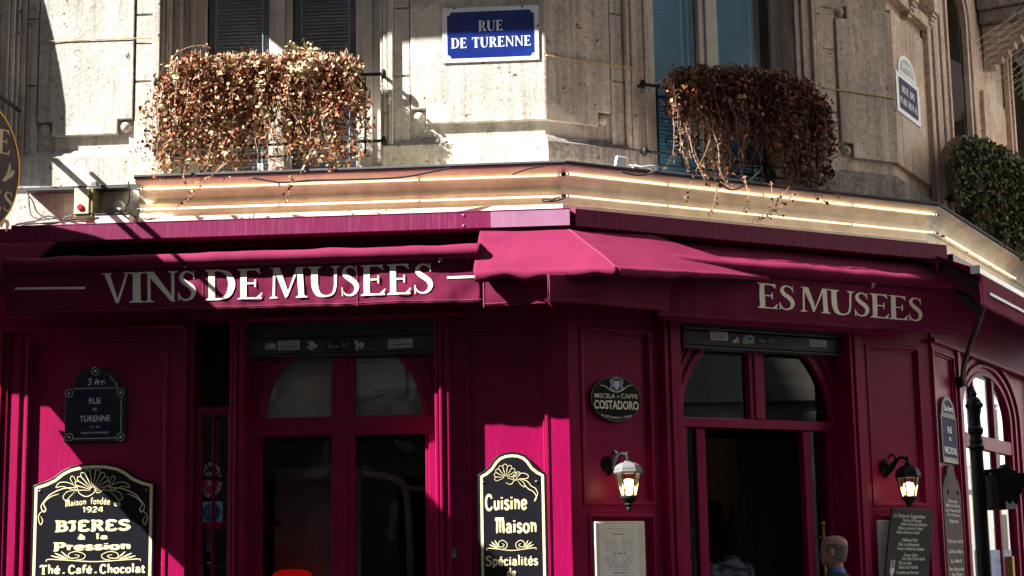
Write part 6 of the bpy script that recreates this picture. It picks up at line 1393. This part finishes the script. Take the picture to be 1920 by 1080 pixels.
# ================================================================ balcony railings
def railing(src, x0, x1, yt0, yb0, o, label, knobs, nb, scrolls, seed):
    u0, zt = src.at(x0, yt0, o); u1 = src.U(x1, o, yt0); zb = src.at(x0, yb0, o)[1]; Lr = u1-u0
    t = thing('window_railing', label, 'railing', src, ((u0+u1)/2, o, zb), 'wrought iron window railings')
    f = MB(); f.tube([(u0, o, zt), (u1, o, zt)], .015, 8); f.build('top_rail', M['iron'], t, src=src, smooth=True)
    f = MB(); f.tube([(u0, o, zb), (u1, o, zb)], .012, 8); f.build('bottom_rail', M['iron'], t, src=src, smooth=True)
    f = MB()
    for uu, zz in ((u0, zt), (u1, zt), (u0, zb), (u1, zb)):
        f = MB(); f.ball((uu, o, zz), (.024, .032, .042), 12); f.tube([(uu, o, zz), (uu, o-.22, zz)], .014, 8); f.build('end_knob', M['iron'], t, src=src, smooth=True)
    inn0, inn1 = u0+Lr*.07, u1-Lr*.08
    f = MB()
    for i in range(nb): uu = inn0+(inn1-inn0)*i/(nb-1); f.box(uu-.007, uu+.007, o-.007, o+.007, zb-.10, zt-.01)
    f.tube([(inn0, o, zb-.10), (inn1, o, zb-.10)], .010, 6); f.tube([(inn0, o, zt-.09), (inn1, o, zt-.09)], .008, 6)
    f.build('bars', M['iron'], t, src=src)
    f = MB(); h = zt-.09-zb; w = (inn1-inn0)/scrolls
    for k in range(scrolls):
        c = inn0+w*(k+.5); zm = zb+h*.5
        for sx in (-1, 1):
            for sz in (-1, 1):
                P = []
                for i in range(26):
                    a = i/25*2.3*pi; r = (h*.17)*(1-.72*i/25); P.append((c+sx*(w*.27-r*cos(a)*1.0), o+.004, zm+sz*(h*.27+r*sin(a))))
                f.tube(P, .006, 5)
            f.tube(catmull([(c+sx*w*.06, o+.004, zm-h*.42), (c+sx*w*.2, o+.004, zm-h*.12), (c+sx*w*.2, o+.004, zm+h*.12), (c+sx*w*.06, o+.004, zm+h*.42)], 6), .006, 5)
    f.build('scrollwork', M['iron'], t, src=src, smooth=True)
    return t, u0, u1, zt, zb
RO = .10
rA = railing(SA, 293, 719, 155, 279, RO, 'iron railing with scrolls behind the sunlit rust-coloured vine', 1, 9, 4, 1)
rB = railing(SB, 1205, 1552, 158, 283, RO, 'iron railing behind the dark brown vine over the door awning', 1, 8, 3, 2)
rC = railing(SC, 1776, 1912, 283, 368, RO, 'iron railing behind the green shrub on the right street', 1, 7, 3, 3)

# ================================================================ vines
def leaf_quad(mb, p, size, rnd, out=.6):
    """a small folded leaf (two facets) at p, loosely facing outwards"""
    n = Vector((rnd.gauss(0, .7), out+rnd.gauss(0, .5), rnd.gauss(.25, .6))).normalized()
    a = Vector((rnd.gauss(0, 1), rnd.gauss(0, .4), rnd.gauss(-.5, 1))); a = (a-n*a.dot(n))
    if a.length < 1e-3: a = n.orthogonal()
    a.normalize(); b = n.cross(a); s = size; c = rnd.uniform(.1, .5)*s; P = Vector(p)
    q = [P-a*s*.55, P+b*s*.42+n*c*.4-a*s*.12, P+b*s*.22+n*c*.3+a*s*.32, P+a*s*.62-n*c*.3, P-b*s*.25+n*c*.3+a*s*.28, P-b*s*.42+n*c*.4-a*s*.1]
    mb.add(q, [(0, 1, 2, 3), (0, 3, 4, 5)])
def vine(name, label, src, seed, x0, x1, ytop, o, mats, wts, strands, size, body, trail, holes, lean=.0, cat='vine', group=None, tuft=None, dens=1.0, extra=()):
    """strands hang from the rail; body(x) and trail(x) give how far down (pixels of the photograph) the thick and thin growth goes"""
    rnd = random.Random(seed); L = MB(); St = MB()
    ub = (src.U(x0, o, ytop(x0)), src.U(x1, o, ytop(x1))); zb_ = 99
    def pick(): r = rnd.random(); k = 0
    cum = []; t = 0
    for w in wts: t += w; cum.append(t)
    def mi():
        r = rnd.random()*t
        for k, c in enumerate(cum):
            if r <= c: return k
        return len(cum)-1
    zmin = 99
    for k in range(strands):
        dk = rnd.choice((.15, .5, .8, 1.1, 1.7))
        x = rnd.uniform(x0, x1); cl = noise.noise(Vector((x/16, seed, 0))); yt = ytop(x)+rnd.uniform(-7, 12)+10*noise.noise(Vector((x/22, seed, 5))); thin = rnd.random() < .22
        yb = trail(x)*(rnd.uniform(.75, 1.0)) if thin else body(x)*max(.15, rnd.uniform(.30, 1.08)*(1+.75*cl))
        off = o+rnd.uniform(-.05, .20); u, z = src.at(x, yt, off); _, z1 = src.at(x, yt+yb, off)
        P = [(u+rnd.gauss(0, .02), off-.12, z-.05), (u, off-.03, z+rnd.uniform(.0, .03))]; cu, co_ = u, off; zz = z; step = .035; dr = rnd.gauss(0, .004)+lean
        ok = True
        while zz > z1:
            zz -= step; dr += rnd.gauss(0, .003); dr *= .93; cu += dr+rnd.gauss(0, .005); co_ += rnd.gauss(0, .007)
            if zz < 4.77: co_ = max(co_, .47)
            P.append((cu, co_, zz))
            w3 = src.w(cu, co_, zz); d = w3-Vector((0, 0, CZ)); vx = d.dot(RT)/d.dot(FW)*F+960; vy = 540-d.dot(UP)/d.dot(FW)*F
            m = 1.0
            for hx0, hx1, hy0, hy1, keep in holes:
                if hx0 < vx < hx1 and hy0 < vy < hy1: m = min(m, keep)
            n_l = (1.6 if thin else 3.6)*dens*m*dk
            for _ in range(int(n_l)+(rnd.random() < n_l % 1)):
                L.mi = mi(); sp_ = .016 if thin else .034
                leaf_quad(L, (cu+rnd.gauss(0, sp_), co_+abs(rnd.gauss(0, sp_)), zz+rnd.gauss(0, .02)), size*rnd.choice((.45, .65, .85, 1.0, 1.2, 1.55)), rnd)
        zmin = min(zmin, zz)
        if len(P) > 3: St.tube(P, [.0042*(1-.6*i/len(P)) for i in range(len(P))], 3)
    for pts in extra:
        P = catmull([(lambda q, oo_: (q[0], oo_, q[1]))(src.at(x, y, oo_), oo_) for x, y, oo_ in pts], 7); St.tube(P, [.0042*(1-.5*i/len(P)) for i in range(len(P))], 4)
        for p in P[1:]:
            if rnd.random() < .7: L.mi = mi(); leaf_quad(L, (p[0]+rnd.gauss(0, .012), p[1]+.01, p[2]+rnd.gauss(0, .012)), size*rnd.uniform(.6, 1.1), rnd)
    um = sum(ub)/2
    t_ = thing(name, label, cat, src, (um, o, zmin), group)
    L.build('leaves', mats, t_, src=src, recalc=False); St.build('stems', M['stem'], t_, src=src, recalc=False)
    return t_
RUST = [M['leafR'], M['leafB'], M['leafT'], M['leafP'], M['leafG2']]
def yA(x):
    pts = ((290, 165), (310, 140), (330, 112), (370, 104), (420, 108), (480, 104), (530, 100), (600, 106), (650, 104), (672, 125))
    for (a, ya), (b, yb) in zip(pts[:-1], pts[1:]):
        if a <= x <= b: return ya+(yb-ya)*(x-a)/(b-a)
    return 130
def lerpf(pts):
    def f(x):
        for (a, ya), (b, yb) in zip(pts[:-1], pts[1:]):
            if a <= x <= b: return ya+(yb-ya)*(x-a)/(b-a)
        return pts[-1][1] if x > pts[-1][0] else pts[0][1]
    return f
vine('vine', 'sunlit dried rust-coloured vine spilling over the railing of the window with dark blinds', SA, 11, 303, 668, yA, RO+.06, RUST, (.36, .26, .21, .12, .05), 400, .030,
     lerpf(((300, 165), (400, 205), (480, 195), (515, 160), (560, 150), (600, 155), (640, 165), (668, 140))), lerpf(((300, 195), (360, 240), (420, 235), (500, 200), (560, 200), (620, 215), (668, 185))),
     ((512, 548, 180, 300, .25), (560, 592, 200, 262, .35), (450, 520, 262, 320, .45), (367, 380, 190, 250, .45), (445, 462, 175, 215, .5), (605, 630, 225, 255, .5)),
     extra=([(330, 150, .2), (320, 115, .2), (345, 92, .2), (380, 85, .22), (395, 92, .22)], [(470, 255, .3), (430, 300, .4), (390, 335, .5), (360, 368, .55), (330, 390, .55)], [(545, 330, .55), (548, 350, .55), (538, 370, .53), (541, 378, .52)], [(455, 240, .3), (410, 318, .4), (372, 342, .55), (362, 365, .53)], [(300, 160, .2), (286, 230, .25), (290, 290, .3), (300, 330, .35)], [(350, 300, .45), (345, 335, .55), (360, 372, .53)], [(600, 250, .3), (575, 300, .45), (560, 330, .52)]))
vine('dry_tuft', 'pale straw-coloured dry tuft sticking up from the rust-coloured vine', SA, 5, 548, 598, lambda x: 112, RO+.12, [M['leafP'], M['leafT']], (.8, .2), 26, .030, lambda x: 30, lambda x: 60, (), cat='plant', dens=1.2,
     extra=[[(572, 112, .22), (572+dx*.5, 112-h*.5, .24), (572+dx, 112-h, .26)] for dx, h in ((-36, 22), (-30, 32), (-22, 30), (-12, 26), (-2, 40), (3, 30), (10, 28), (16, 30), (24, 24), (32, 18), (-18, 16), (8, 18), (20, 14))])
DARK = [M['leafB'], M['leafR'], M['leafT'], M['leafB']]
vine('vine', 'dark brown dried vine hanging over the railing of the window with sky-tinted blinds', SB, 23, 1254, 1546, lerpf(((1250, 140), (1290, 128), (1400, 130), (1470, 142), (1510, 152), (1546, 190))), RO+.06, DARK, (.62, .17, .05, .16), 340, .032,
     lerpf(((1250, 60), (1285, 110), (1330, 120), (1400, 130), (1440, 180), (1500, 195), (1546, 120))), lerpf(((1250, 160), (1290, 215), (1350, 225), (1420, 185), (1480, 215), (1546, 175))),
     ((1255, 1330, 215, 300, .5), (1395, 1440, 270, 330, .12), (1440, 1470, 270, 340, .3)),
     extra=([(1290, 240, .36), (1300, 290, .42), (1318, 330, .55), (1325, 350, .55)], [(1320, 215, .36), (1345, 270, .44), (1350, 320, .5), (1366, 352, .56)], [(1340, 220, .36), (1325, 280, .45), (1300, 330, .55), (1285, 380, .55)], [(1395, 330, .5), (1402, 362, .56), (1400, 390, .55), (1390, 396, .55)], [(1490, 360, .56), (1470, 385, .56), (1445, 398, .55), (1430, 410, .55), (1400, 414, .55)], [(1445, 340, .5), (1448, 370, .56), (1440, 395, .56)], [(1480, 350, .52), (1462, 372, .56), (1452, 392, .56), (1465, 408, .55)], [(1345, 350, .55), (1338, 385, .56), (1328, 410, .55)]))
GREEN = [M['leafG'], M['leafG2'], M['leafD'], M['leafB']]
vine('shrub', 'dense dark green shrub growing over the railing of the right street', SC, 31, 1782, 1960, lerpf(((1780, 285), (1800, 265), (1840, 262), (1880, 285), (1920, 310), (1960, 340))), RO+.10, GREEN, (.42, .24, .24, .10), 420, .040,
     lerpf(((1780, 75), (1800, 115), (1850, 150), (1900, 180), (1960, 200))), lerpf(((1780, 90), (1830, 150), (1870, 220), (1895, 255), (1920, 275), (1960, 280))), (), cat='shrub', dens=1.15)
# floodlight tucked in the dark vine
fo = .22
uu, zz = SB.at(1415, 292, fo)
fl_ = thing('floodlight', 'black floodlight half hidden low in the dark brown vine', 'floodlight', SB, (uu, fo, zz-.1))
f = MB(); f.prism([(uu-.07, zz-.04), (uu+.075, zz-.05), (uu+.07, zz+.055), (uu-.065, zz+.06)], fo-.05, fo+.02); f.build('housing', M['iron'], fl_, src=SB, bevel=.008)
f = MB(); f.box(uu-.055, uu+.055, fo+.0202, fo+.022, zz-.03, zz+.04); f.build('lamp_glass', M['slate'], fl_, src=SB)
f = MB(); f.tube([(uu-.08, fo-.02, zz), (uu-.085, fo-.05, zz-.09), (uu+.085, fo-.05, zz-.09), (uu+.085, fo-.02, zz)], .008, 6); f.build('bracket', M['iron'], fl_, src=SB)
f = MB(); uu, zz = SA.at(488, 317, .3); f.box(uu-.022, uu+.022, .29, .30, zz-.045, zz+.045); tg = f.build('tag', M['white'], None, SA, (uu, .3, zz-.045), bevel=.002); tag(tg, 'small white tag hanging below the rust-coloured vine', 'tag')
f = MB()
for k in range(4): f.prism(ell(uu, zz-.03+.02*k, .012, .007, 10), .3001, .3008)
f.build('print', M['ink'], tg, src=SA)

# ================================================================ people
def capsule_chain(mb, pts, k=14):
    """tapered limbs: (x, y, z, r) joints joined by truncated cones with balls, later fused by a remesh"""
    for a, b in zip(pts[:-1], pts[1:]): mb.tube([a[:3], [(p+q)/2 for p, q in zip(a[:3], b[:3])], b[:3]], [a[3], (a[3]+b[3])/2, b[3]], k)
    for p in pts: mb.ball(p[:3], p[3], 12)
def loft(mb, rings, k=24):     # rings: (z, cx, cy, rx, ry)
    vs = [(cx_+rx*cos(2*pi*j/k), cy+ry*sin(2*pi*j/k), z) for z, cx_, cy, rx, ry in rings for j in range(k)]; n = len(rings)
    mb.add(vs, [(i*k+j, i*k+(j+1) % k, (i+1)*k+(j+1) % k, (i+1)*k+j) for i in range(n-1) for j in range(k)]+[tuple(range(k-1, -1, -1)), tuple(range((n-1)*k, n*k))])
def fuse(o, vox, it=4):
    m = o.modifiers.new('fuse', 'REMESH'); m.mode = 'VOXEL'; m.voxel_size = vox; m.use_smooth_shade = True
    m = o.modifiers.new('soft', 'SMOOTH'); m.factor = .5; m.iterations = it
def person(label, P, yaw, h, top, collar, bald, headturn=0.0, hairmat=None, light=False):
    """a standing figure; faces local +y (o axis is flipped, so y is written as o = -y)"""
    pl = Pl((P.x, P.y), yaw); s = h/1.76; o_y = lambda y: -y
    def T(mb, cz=0):       # scale and flip y so that +y is forward
        mb.v = [(x*s, -y*s, z*s) for x, y, z in mb.v]; return mb
    b = MB(); hz = 1.76-.235       # chin height
    # head: rings from the chin to the crown, face forward (+y)
    H = MB()
    loft(H, [(hz+.004, 0, .060, .026, .026), (hz+.02, 0, .048, .048, .052), (hz+.05, 0, .026, .062, .080), (hz+.085, 0, .012, .069, .092), (hz+.12, 0, .004, .0735, .098), (hz+.15, 0, .0, .0765, .100), (hz+.18, 0, -.002, .0755, .098), (hz+.205, 0, -.002, .066, .085), (hz+.222, 0, -.002, .050, .064), (hz+.232, 0, -.003, .028, .036), (hz+.2355, 0, -.003, .008, .01)])
    for sx in (-1, 1):         # ears, brow, cheek, eyes
        H.ball((sx*.079, -.006, hz+.105), (.012, .022, .034), 12); H.ball((sx*.080, -.008, hz+.085), (.009, .012, .016), 10); H.ball((sx*.034, .082, hz+.133), (.028, .016, .010), 10); H.ball((sx*.040, .070, hz+.085), (.026, .020, .022), 10)
    H.ball((0, .104, hz+.088), (.017, .020, .013), 10); H.tube([(0, .088, hz+.13), (0, .106, hz+.09)], [.010, .014], 8); H.ball((0, .086, hz+.045), (.026, .012, .006), 10); H.ball((0, .084, hz+.036), (.022, .012, .006), 10)
    H.v = [(x*1.12, y*1.12, hz+(z-hz)*1.05) for x, y, z in H.v]
    ca, sa = cos(headturn), sin(headturn); H.v = [(x*ca-y*sa, x*sa+y*ca, z) for x, y, z in H.v]
    b.add(H.v, H.f)
    loft(b, [(1.40, 0, -.02, .085, .075), (1.45, 0, -.018, .064, .066), (1.50, 0, -.012, .058, .062), (1.56, 0, -.004, .057, .064), (1.60, 0, .0, .05, .06)])
    loft(b, [(.84, 0, 0, .15, .10), (.95, 0, 0, .16, .11), (1.1, 0, .0, .14, .10), (1.25, 0, .0, .165, .11), (1.36, 0, -.005, .175, .10), (1.43, 0, -.015, .10, .075)])
    for sx in (-1, 1):
        capsule_chain(b, [(sx*.17, -.01, 1.37, .055), (sx*.225, -.02, 1.10, .042), (sx*.235, .06, .88, .028)])
        b.ball((sx*.237, .075, .81), (.020, .040, .05), 10)
        for i, (dy, L_) in enumerate(((.045, .070), (.068, .078), (.088, .072), (.105, .055))):
            capsule_chain(b, [(sx*.238, dy, .775, .0105), (sx*.234, dy+.006, .775-L_*.5, .0095), (sx*.224, dy+.004, .775-L_*.92, .008)], 8)
        capsule_chain(b, [(sx*.228, .11, .83, .013), (sx*.218, .135, .79, .0115), (sx*.212, .138, .76, .009)], 8)
        capsule_chain(b, [(sx*.085, 0, .86, .085), (sx*.09, .01, .48, .058), (sx*.095, -.01, .09, .040)])
    T(b); body = b.build('person', M['skin'], None, pl, (0, 0, P.z), recalc=False)
    for v in body.data.vertices: v.co.z += P.z
    fuse(body, .0075, 3); tag(body, label, 'person')
    def wear(mb, nm, mat, vox=.011, it=4, fusing=True):
        T(mb); o = mb.build(nm, mat, body, recalc=not fusing, smooth=True)
        for v in o.data.vertices: v.co.z += P.z
        if fusing: fuse(o, vox, it)
        return o
    j = MB()
    loft(j, [(.72, 0, 0, .185, .125), (.9, 0, 0, .185, .13), (1.05, 0, 0, .175, .122), (1.2, 0, -.005, .195, .13), (1.33, 0, -.01, .205, .122), (1.40, 0, -.015, .175, .105), (1.445, 0, -.018, .115, .088), (1.475, 0, -.02, .078, .078), (1.482, 0, -.02, .05, .05)])
    for sx in (-1, 1): capsule_chain(j, [(sx*.175, -.01, 1.372, .072), (sx*.235, -.02, 1.10, .060), (sx*.245, .055, .885, .046)])
    wear(j, 'jacket' if collar else 'shirt', top)
    if collar:
        c = MB(); c.grid(40, 6, lambda a, t: ((.071-.006*t)*cos(2*pi*a), -.016+.016*t+(.078-.006*t)*sin(2*pi*a), 1.470+.050*t-.024*max(0, sin(2*pi*a)))); cc = wear(c, 'collar', collar, fusing=False); cc.modifiers.new('cloth', 'SOLIDIFY').thickness = .005
    t_ = MB()
    loft(t_, [(.74, 0, 0, .165, .11), (.9, 0, 0, .168, .115), (1.0, 0, 0, .16, .11)])
    for sx in (-1, 1): capsule_chain(t_, [(sx*.085, 0, .86, .098), (sx*.092, .01, .48, .075), (sx*.097, -.01, .08, .062)])
    wear(t_, 'trousers', M['trousers'], .013)
    for sx in (-1, 1):
        s2 = MB(); s2.ball((sx*.098, .05, .035), (.045, .135, .035), 14); s2.ball((sx*.098, -.03, .05), (.042, .055, .05), 12); wear(s2, 'shoe', M['leather'], .009)
    hr = MB()
    def cap(z, a):      # radius of the skull at height z
        rs = [(1.60, .066, .085, .0), (1.645, .0735, .098, .004), (1.675, .0765, .100, 0), (1.705, .0755, .098, -.002), (1.73, .066, .085, -.002), (1.747, .050, .064, -.002), (1.7575, .028, .036, -.003), (1.761, .006, .008, -.003)]
        for (za, xa, ya, ca_), (zb_, xb, yb, cb_) in zip(rs[:-1], rs[1:]):
            if za <= z <= zb_: t = (z-za)/(zb_-za); return xa+(xb-xa)*t, ya+(yb-ya)*t, ca_+(cb_-ca_)*t
        return rs[0][1:] if z < 1.6 else rs[-1][1:]
    if bald:      # a fringe round the back and sides
        def fr(a, t):
            th = pi-.30+(pi+.60)*a; ed = abs(2*a-1); z = 1.560+.055*ed**3+t*(.132-.050*ed**2+.010*sin(9*a)+.012*noise.noise(Vector((a*22, 2, 0)))); x, y, c_ = cap(z, a); k = 1.006+.050*(t*(1-t))*4+.012*noise.noise(Vector((9*a, 5*t, 1)))
            if z < 1.60: k *= .90+.10*max(0, (z-1.55)/.05)
            X, Y = x*k*cos(th), c_+y*k*sin(th); X *= 1.12; Y *= 1.12; return (X*ca-Y*sa, X*sa+Y*ca, hz+(z-hz)*1.05)
        hr.grid(46, 14, fr); o = wear(hr, 'hair', hairmat, fusing=False); o.modifiers.new('cloth', 'SOLIDIFY').thickness = .003
    else:
        def fr(a, t):
            th = 2*pi*a; front = max(0, sin(th)); z = (1.50+.15*front)+t*(1.762-(1.50+.15*front)); x, y, c_ = cap(z, a); k = 1.33+.09*noise.noise(Vector((3*cos(th), 3*sin(th), z*14))); X, Y = x*k*cos(th), c_+y*k*sin(th); X *= 1.12; Y *= 1.12; return (X*ca-Y*sa, X*sa+Y*ca, hz+(z-hz)*1.05+.014*t)
        hr.grid(40, 16, fr); o = wear(hr, 'hair', hairmat, fusing=False)
    return body
def foot(src, x, o, y=1000): u, _ = src.at(x, y, o); return src.w(u, o, .126)
def height_for(src, x, ytop, o): return src.at(x, ytop, o)[1]-.126
om = .30
person('balding grey-haired man in a dark suit and blue collar seen from behind at the doorway', foot(B, 1563, om), .62, height_for(B, 1563, 1007, om), M['suit'], M['shirt'], True, 0.40, M['hair'])
op = -.55
person('person with black hair in a dark blue patterned shirt standing inside the doorway', foot(B, 1362, op), YB+.1, height_for(B, 1356, 977, op), M['print'], None, False, .2, M['darkhair'])
op = -.95
person('dark-haired person in shadow behind the patterned shirt, by the left door leaf', foot(B, 1322, op), YB+.3, height_for(B, 1322, 945, op), M['trousers'], None, False, 0, M['darkhair'])
# glowing lamp inside
u_, z_ = B.at(1380, 1005, -1.1); t_ = thing('table_lamp', 'small orange lamp glowing on its bent stand inside the doorway', 'lamp', B, (u_, -1.1, .12))
f = MB(); f.lathe((u_, -1.1, z_), [(.006, -.03), (.018, -.02), (.022, 0), (.012, .025), (.003, .03)], 12); f.build('bulb', M['ember'], t_, src=B, smooth=True)
f = MB(); f.tube(catmull([(u_-.035, -1.1, .14), (u_-.035, -1.1, z_+.1), (u_-.03, -1.1, z_+.16), (u_, -1.1, z_+.18), (u_+.03, -1.1, z_+.17)], 6), .009, 8); f.lathe((u_-.035, -1.1, .12), [(.12, 0), (.12, .015), (.02, .03)], 16); f.build('stand', M['iron'], t_, src=B, smooth=True)
# unidentified red dome behind the left arched window, its glow added
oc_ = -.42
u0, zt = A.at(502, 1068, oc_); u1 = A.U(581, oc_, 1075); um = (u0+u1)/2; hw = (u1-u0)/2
t_ = thing('red_dome', 'unidentified red dome with added glow just showing at the bottom of the arched window', 'lamp', A, (um, oc_-.14, .12))
f = MB(); f.lathe((um, oc_-.14, zt), [(hw*1.02, -.16), (hw*1.0, -.09), (hw*.95, -.05), (hw*.82, -.022), (hw*.55, -.006), (hw*.2, 0)], 28); f.build('dome_shell', M['redglow'], t_, src=A, smooth=True)
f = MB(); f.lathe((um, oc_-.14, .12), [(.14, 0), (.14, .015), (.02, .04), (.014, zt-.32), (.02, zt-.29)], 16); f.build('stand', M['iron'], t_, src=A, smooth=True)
u_, z_ = A.at(494, 965, -.4); f = MB(); f.lathe((u_, -.4, z_-.05), [(.02, 0), (.03, .05), (.028, .12), (.012, .16)], 12); f.build('red_vase', M['redseat'], None, A, (u_, -.4, z_-.05), smooth=True); tag(bpy.data.objects['red_vase'], 'small red ornament in the dark left edge of the arched window', 'ornament')
f = MB(); f.lathe((u_, -.4, .12), [(.16, 0), (.16, .02), (.025, .05), (.02, z_-.24), (.14, z_-.2), (.14, z_-.175)], 16); f.build('pedestal', M['iron'], None, A, (u_, -.4, .12)); tag(bpy.data.objects['pedestal'], 'dark slim pedestal under the small red ornament', 'table')

# ================================================================ lamp post with signal box
oP = 1.75
uP, _ = C.at(1835, 900, oP); Zp = lambda y: C.at(1835, y, oP)[1]
pst = thing('lamp_post', 'ornate black cast-iron post with ball finial in front of the right window', 'post', C, (uP, oP, .125))
k1 = .036
prof = [(.13, .125), (.13, .2), (.10, .25), (.08, .7), (.07, .74), (.07, .80), (.05, .86), (k1, 1.0)]
prof += [(k1*.95, Zp(945)), (k1*.86, Zp(850)), (k1*.86, Zp(846)), (k1*1.12, Zp(842)), (k1*1.12, Zp(838)), (k1*.9, Zp(834)), (k1*.98, Zp(828)), (k1*.84, Zp(822)), (k1*.84, Zp(818)), (k1*1.10, Zp(812)), (k1*1.14, Zp(806)), (k1*.84, Zp(801)), (k1*.80, Zp(785)), (k1*.86, Zp(780)), (k1*.98, Zp(772)), (k1*1.06, Zp(763)), (k1*.98, Zp(754)), (k1*.70, Zp(749)), (k1*.42, Zp(747)), (k1*.50, Zp(744)), (k1*.50, Zp(741)), (k1*.20, Zp(733)), (.004, Zp(728))]
f = MB(); f.lathe((uP, oP, 0), prof, 20); f.build('shaft', M['iron'], pst, src=C, smooth=False, bevel=.002)
f = MB()
for j in range(8): a = 2*pi*j/8; f.ball((uP+k1*1.0*cos(a), oP+k1*1.0*sin(a), Zp(763)), (k1*.32, k1*.32, k1*.42), 8)
f.build('knop', M['iron'], pst, src=C, smooth=True)
wq = lambda x, y, o: C.at(x, y, o)
sb = thing('signal_box', 'black hooded signal head seen from the back on the lamp post', 'traffic signal', C, (C.at(1885, 920, oP)[0], oP, Zp(957)))
TB = Pl(tuple(C.w(uP, oP, 0).xy), 0.15)
u0, z1 = TB.at(1859, 888, 0); u1, z0 = TB.at(1905, 955, 0)
f = MB(); f.prism([(u0, z0), (u1-.03, z0), (u1+.055, z1-.005), (u1+.05, z1), (u0, z1)], -.10, .06); f.build('housing', M['iron'], sb, src=TB, bevel=.008)
f = MB(); a, zz = TB.at(1850, 886, 0); f.prism([(a, z1+.002), (u0+.14, z1+.002), (u0+.09, z1+.03), (u0+.075, z1+.05), (u0+.055, z1+.028), (a, z1+.022)], -.04, .03); f.box(.0, a+.01, -.02, .02, z1-.01, z1+.02); f.build('bracket', M['iron'], sb, src=TB, bevel=.004)
f = MB(); uu, zz = TB.at(1896.5, 953, .0605); sans(f, 'lab', uu, zz, .035, .0615, bold=.05); f.build('lettering', M['sticker'], sb, src=TB)

# ================================================================ street opposite, mirrored in the shop glass
def block(label, P, yaw, L_, H_, dep, seed):
    src = Pl(P, yaw); t = thing('opposite_building', label, 'building', src, (0, 0, 0), 'stone buildings mirrored in the shop windows')
    f = MB(); f.box(-L_/2, L_/2, -dep, 0, 0, H_); f.box(-L_/2, L_/2, .001, .12, 4.1, 4.35); f.box(-L_/2, L_/2, .001, .35, H_-.5, H_)
    n = int(L_/2.6); k = int((H_-4.5)/3.3)
    f.build('wall', M['facade2'], t, src=src)
    f = MB(); g = MB(); s_ = MB()
    for i in range(n):
        u = -L_/2+2.6*(i+.5)
        for r in range(k):
            z = 4.9+3.3*r; f.box(u-.55, u+.55, .001, .02, z, z+2.2); g.box(u-.68, u-.551, .001, .07, z-.1, z+2.35); g.box(u+.551, u+.68, .001, .07, z-.1, z+2.35); g.box(u-.68, u+.68, .001, .08, z+2.351, z+2.5)
            for sx in (-1, 1):
                for q in range(22): s_.box(u+sx*1.02-.26, u+sx*1.02+.26, .002, .03, z+.1*q, z+.1*q+.085)
        f.box(u-.9, u+.9, .001, .02, .6, 3.4)
    f.build('windows', M['dark'], t, src=src); g.build('window_surround', M['white'], t, src=src); s_.build('shutter', M['creamwall'], t, src=src)
block('cream stone building across the side street, mirrored in the right shop windows', tuple(C.w(33, 10.5, 0).xy), YC+pi, 70, 24, 8, 1)
M['facade2'] = M['facade3']
block('stone building behind the photographer, mirrored dimly in the arched window', tuple(A.w(-14, 17.5, 0).xy), YA+pi, 56, 32.8, 8, 2)
block('stone corner building over the crossing, mirrored dimly in the doorway arch', tuple(B.w(9, 17, 0).xy), YB+pi, 16, 30, 8, 3)
# added unseen shadow caster left of the view, cut to shade the café front
ub_ = A.U(-57, 0, 600)
(u1_, z1_), (u2_, z2_) = A.at(363, 550, .3), A.at(50, 790, 0)
k_ = SUN_C/SUN_L; ztp, zbt = z1_+k_*(u1_-ub_), z2_+k_*(u2_-ub_)
PB = Pl(tuple(A.w(ub_, 0, 0).xy), YA+pi/2)
nb_ = thing('shadow_caster', 'unseen sheet added beyond the left edge to cast the diagonal shadow', 'shadow caster', PB, (-1.4, 0, zbt))
q0_ = .16+(-6-(-57))*.0042/SUN_L
rim_ = [(-q0_, zbt+.55), (-q0_+.0, ztp-.9), (-q0_-.02, ztp-.85), (-q0_-.15, ztp-.60), (-q0_-.38, ztp-.28), (-q0_-.62, ztp), (-2.3, ztp), (-2.3, zbt)]
for i in range(40):
    q_ = -2.28+(2.28-q0_-.25)*i/39; rim_.append((q_, zbt+.03*abs(sin(i*1.3))))
rim_ += [(-q0_-.10, zbt+.12), (-q0_-.06, zbt+.16), (-q0_-.12, zbt+.24), (-q0_-.02, zbt+.28)]
f = MB(); f.prism(rim_, -.015, .015); f.build('cloth', M['fabric'], nb_, src=PB)
f = MB(); f.tube([(.1, 0, ztp+.02), (-2.95, 0, ztp+.02)], .025, 8); f.build('caster_rod', M['iron'], nb_, src=PB)
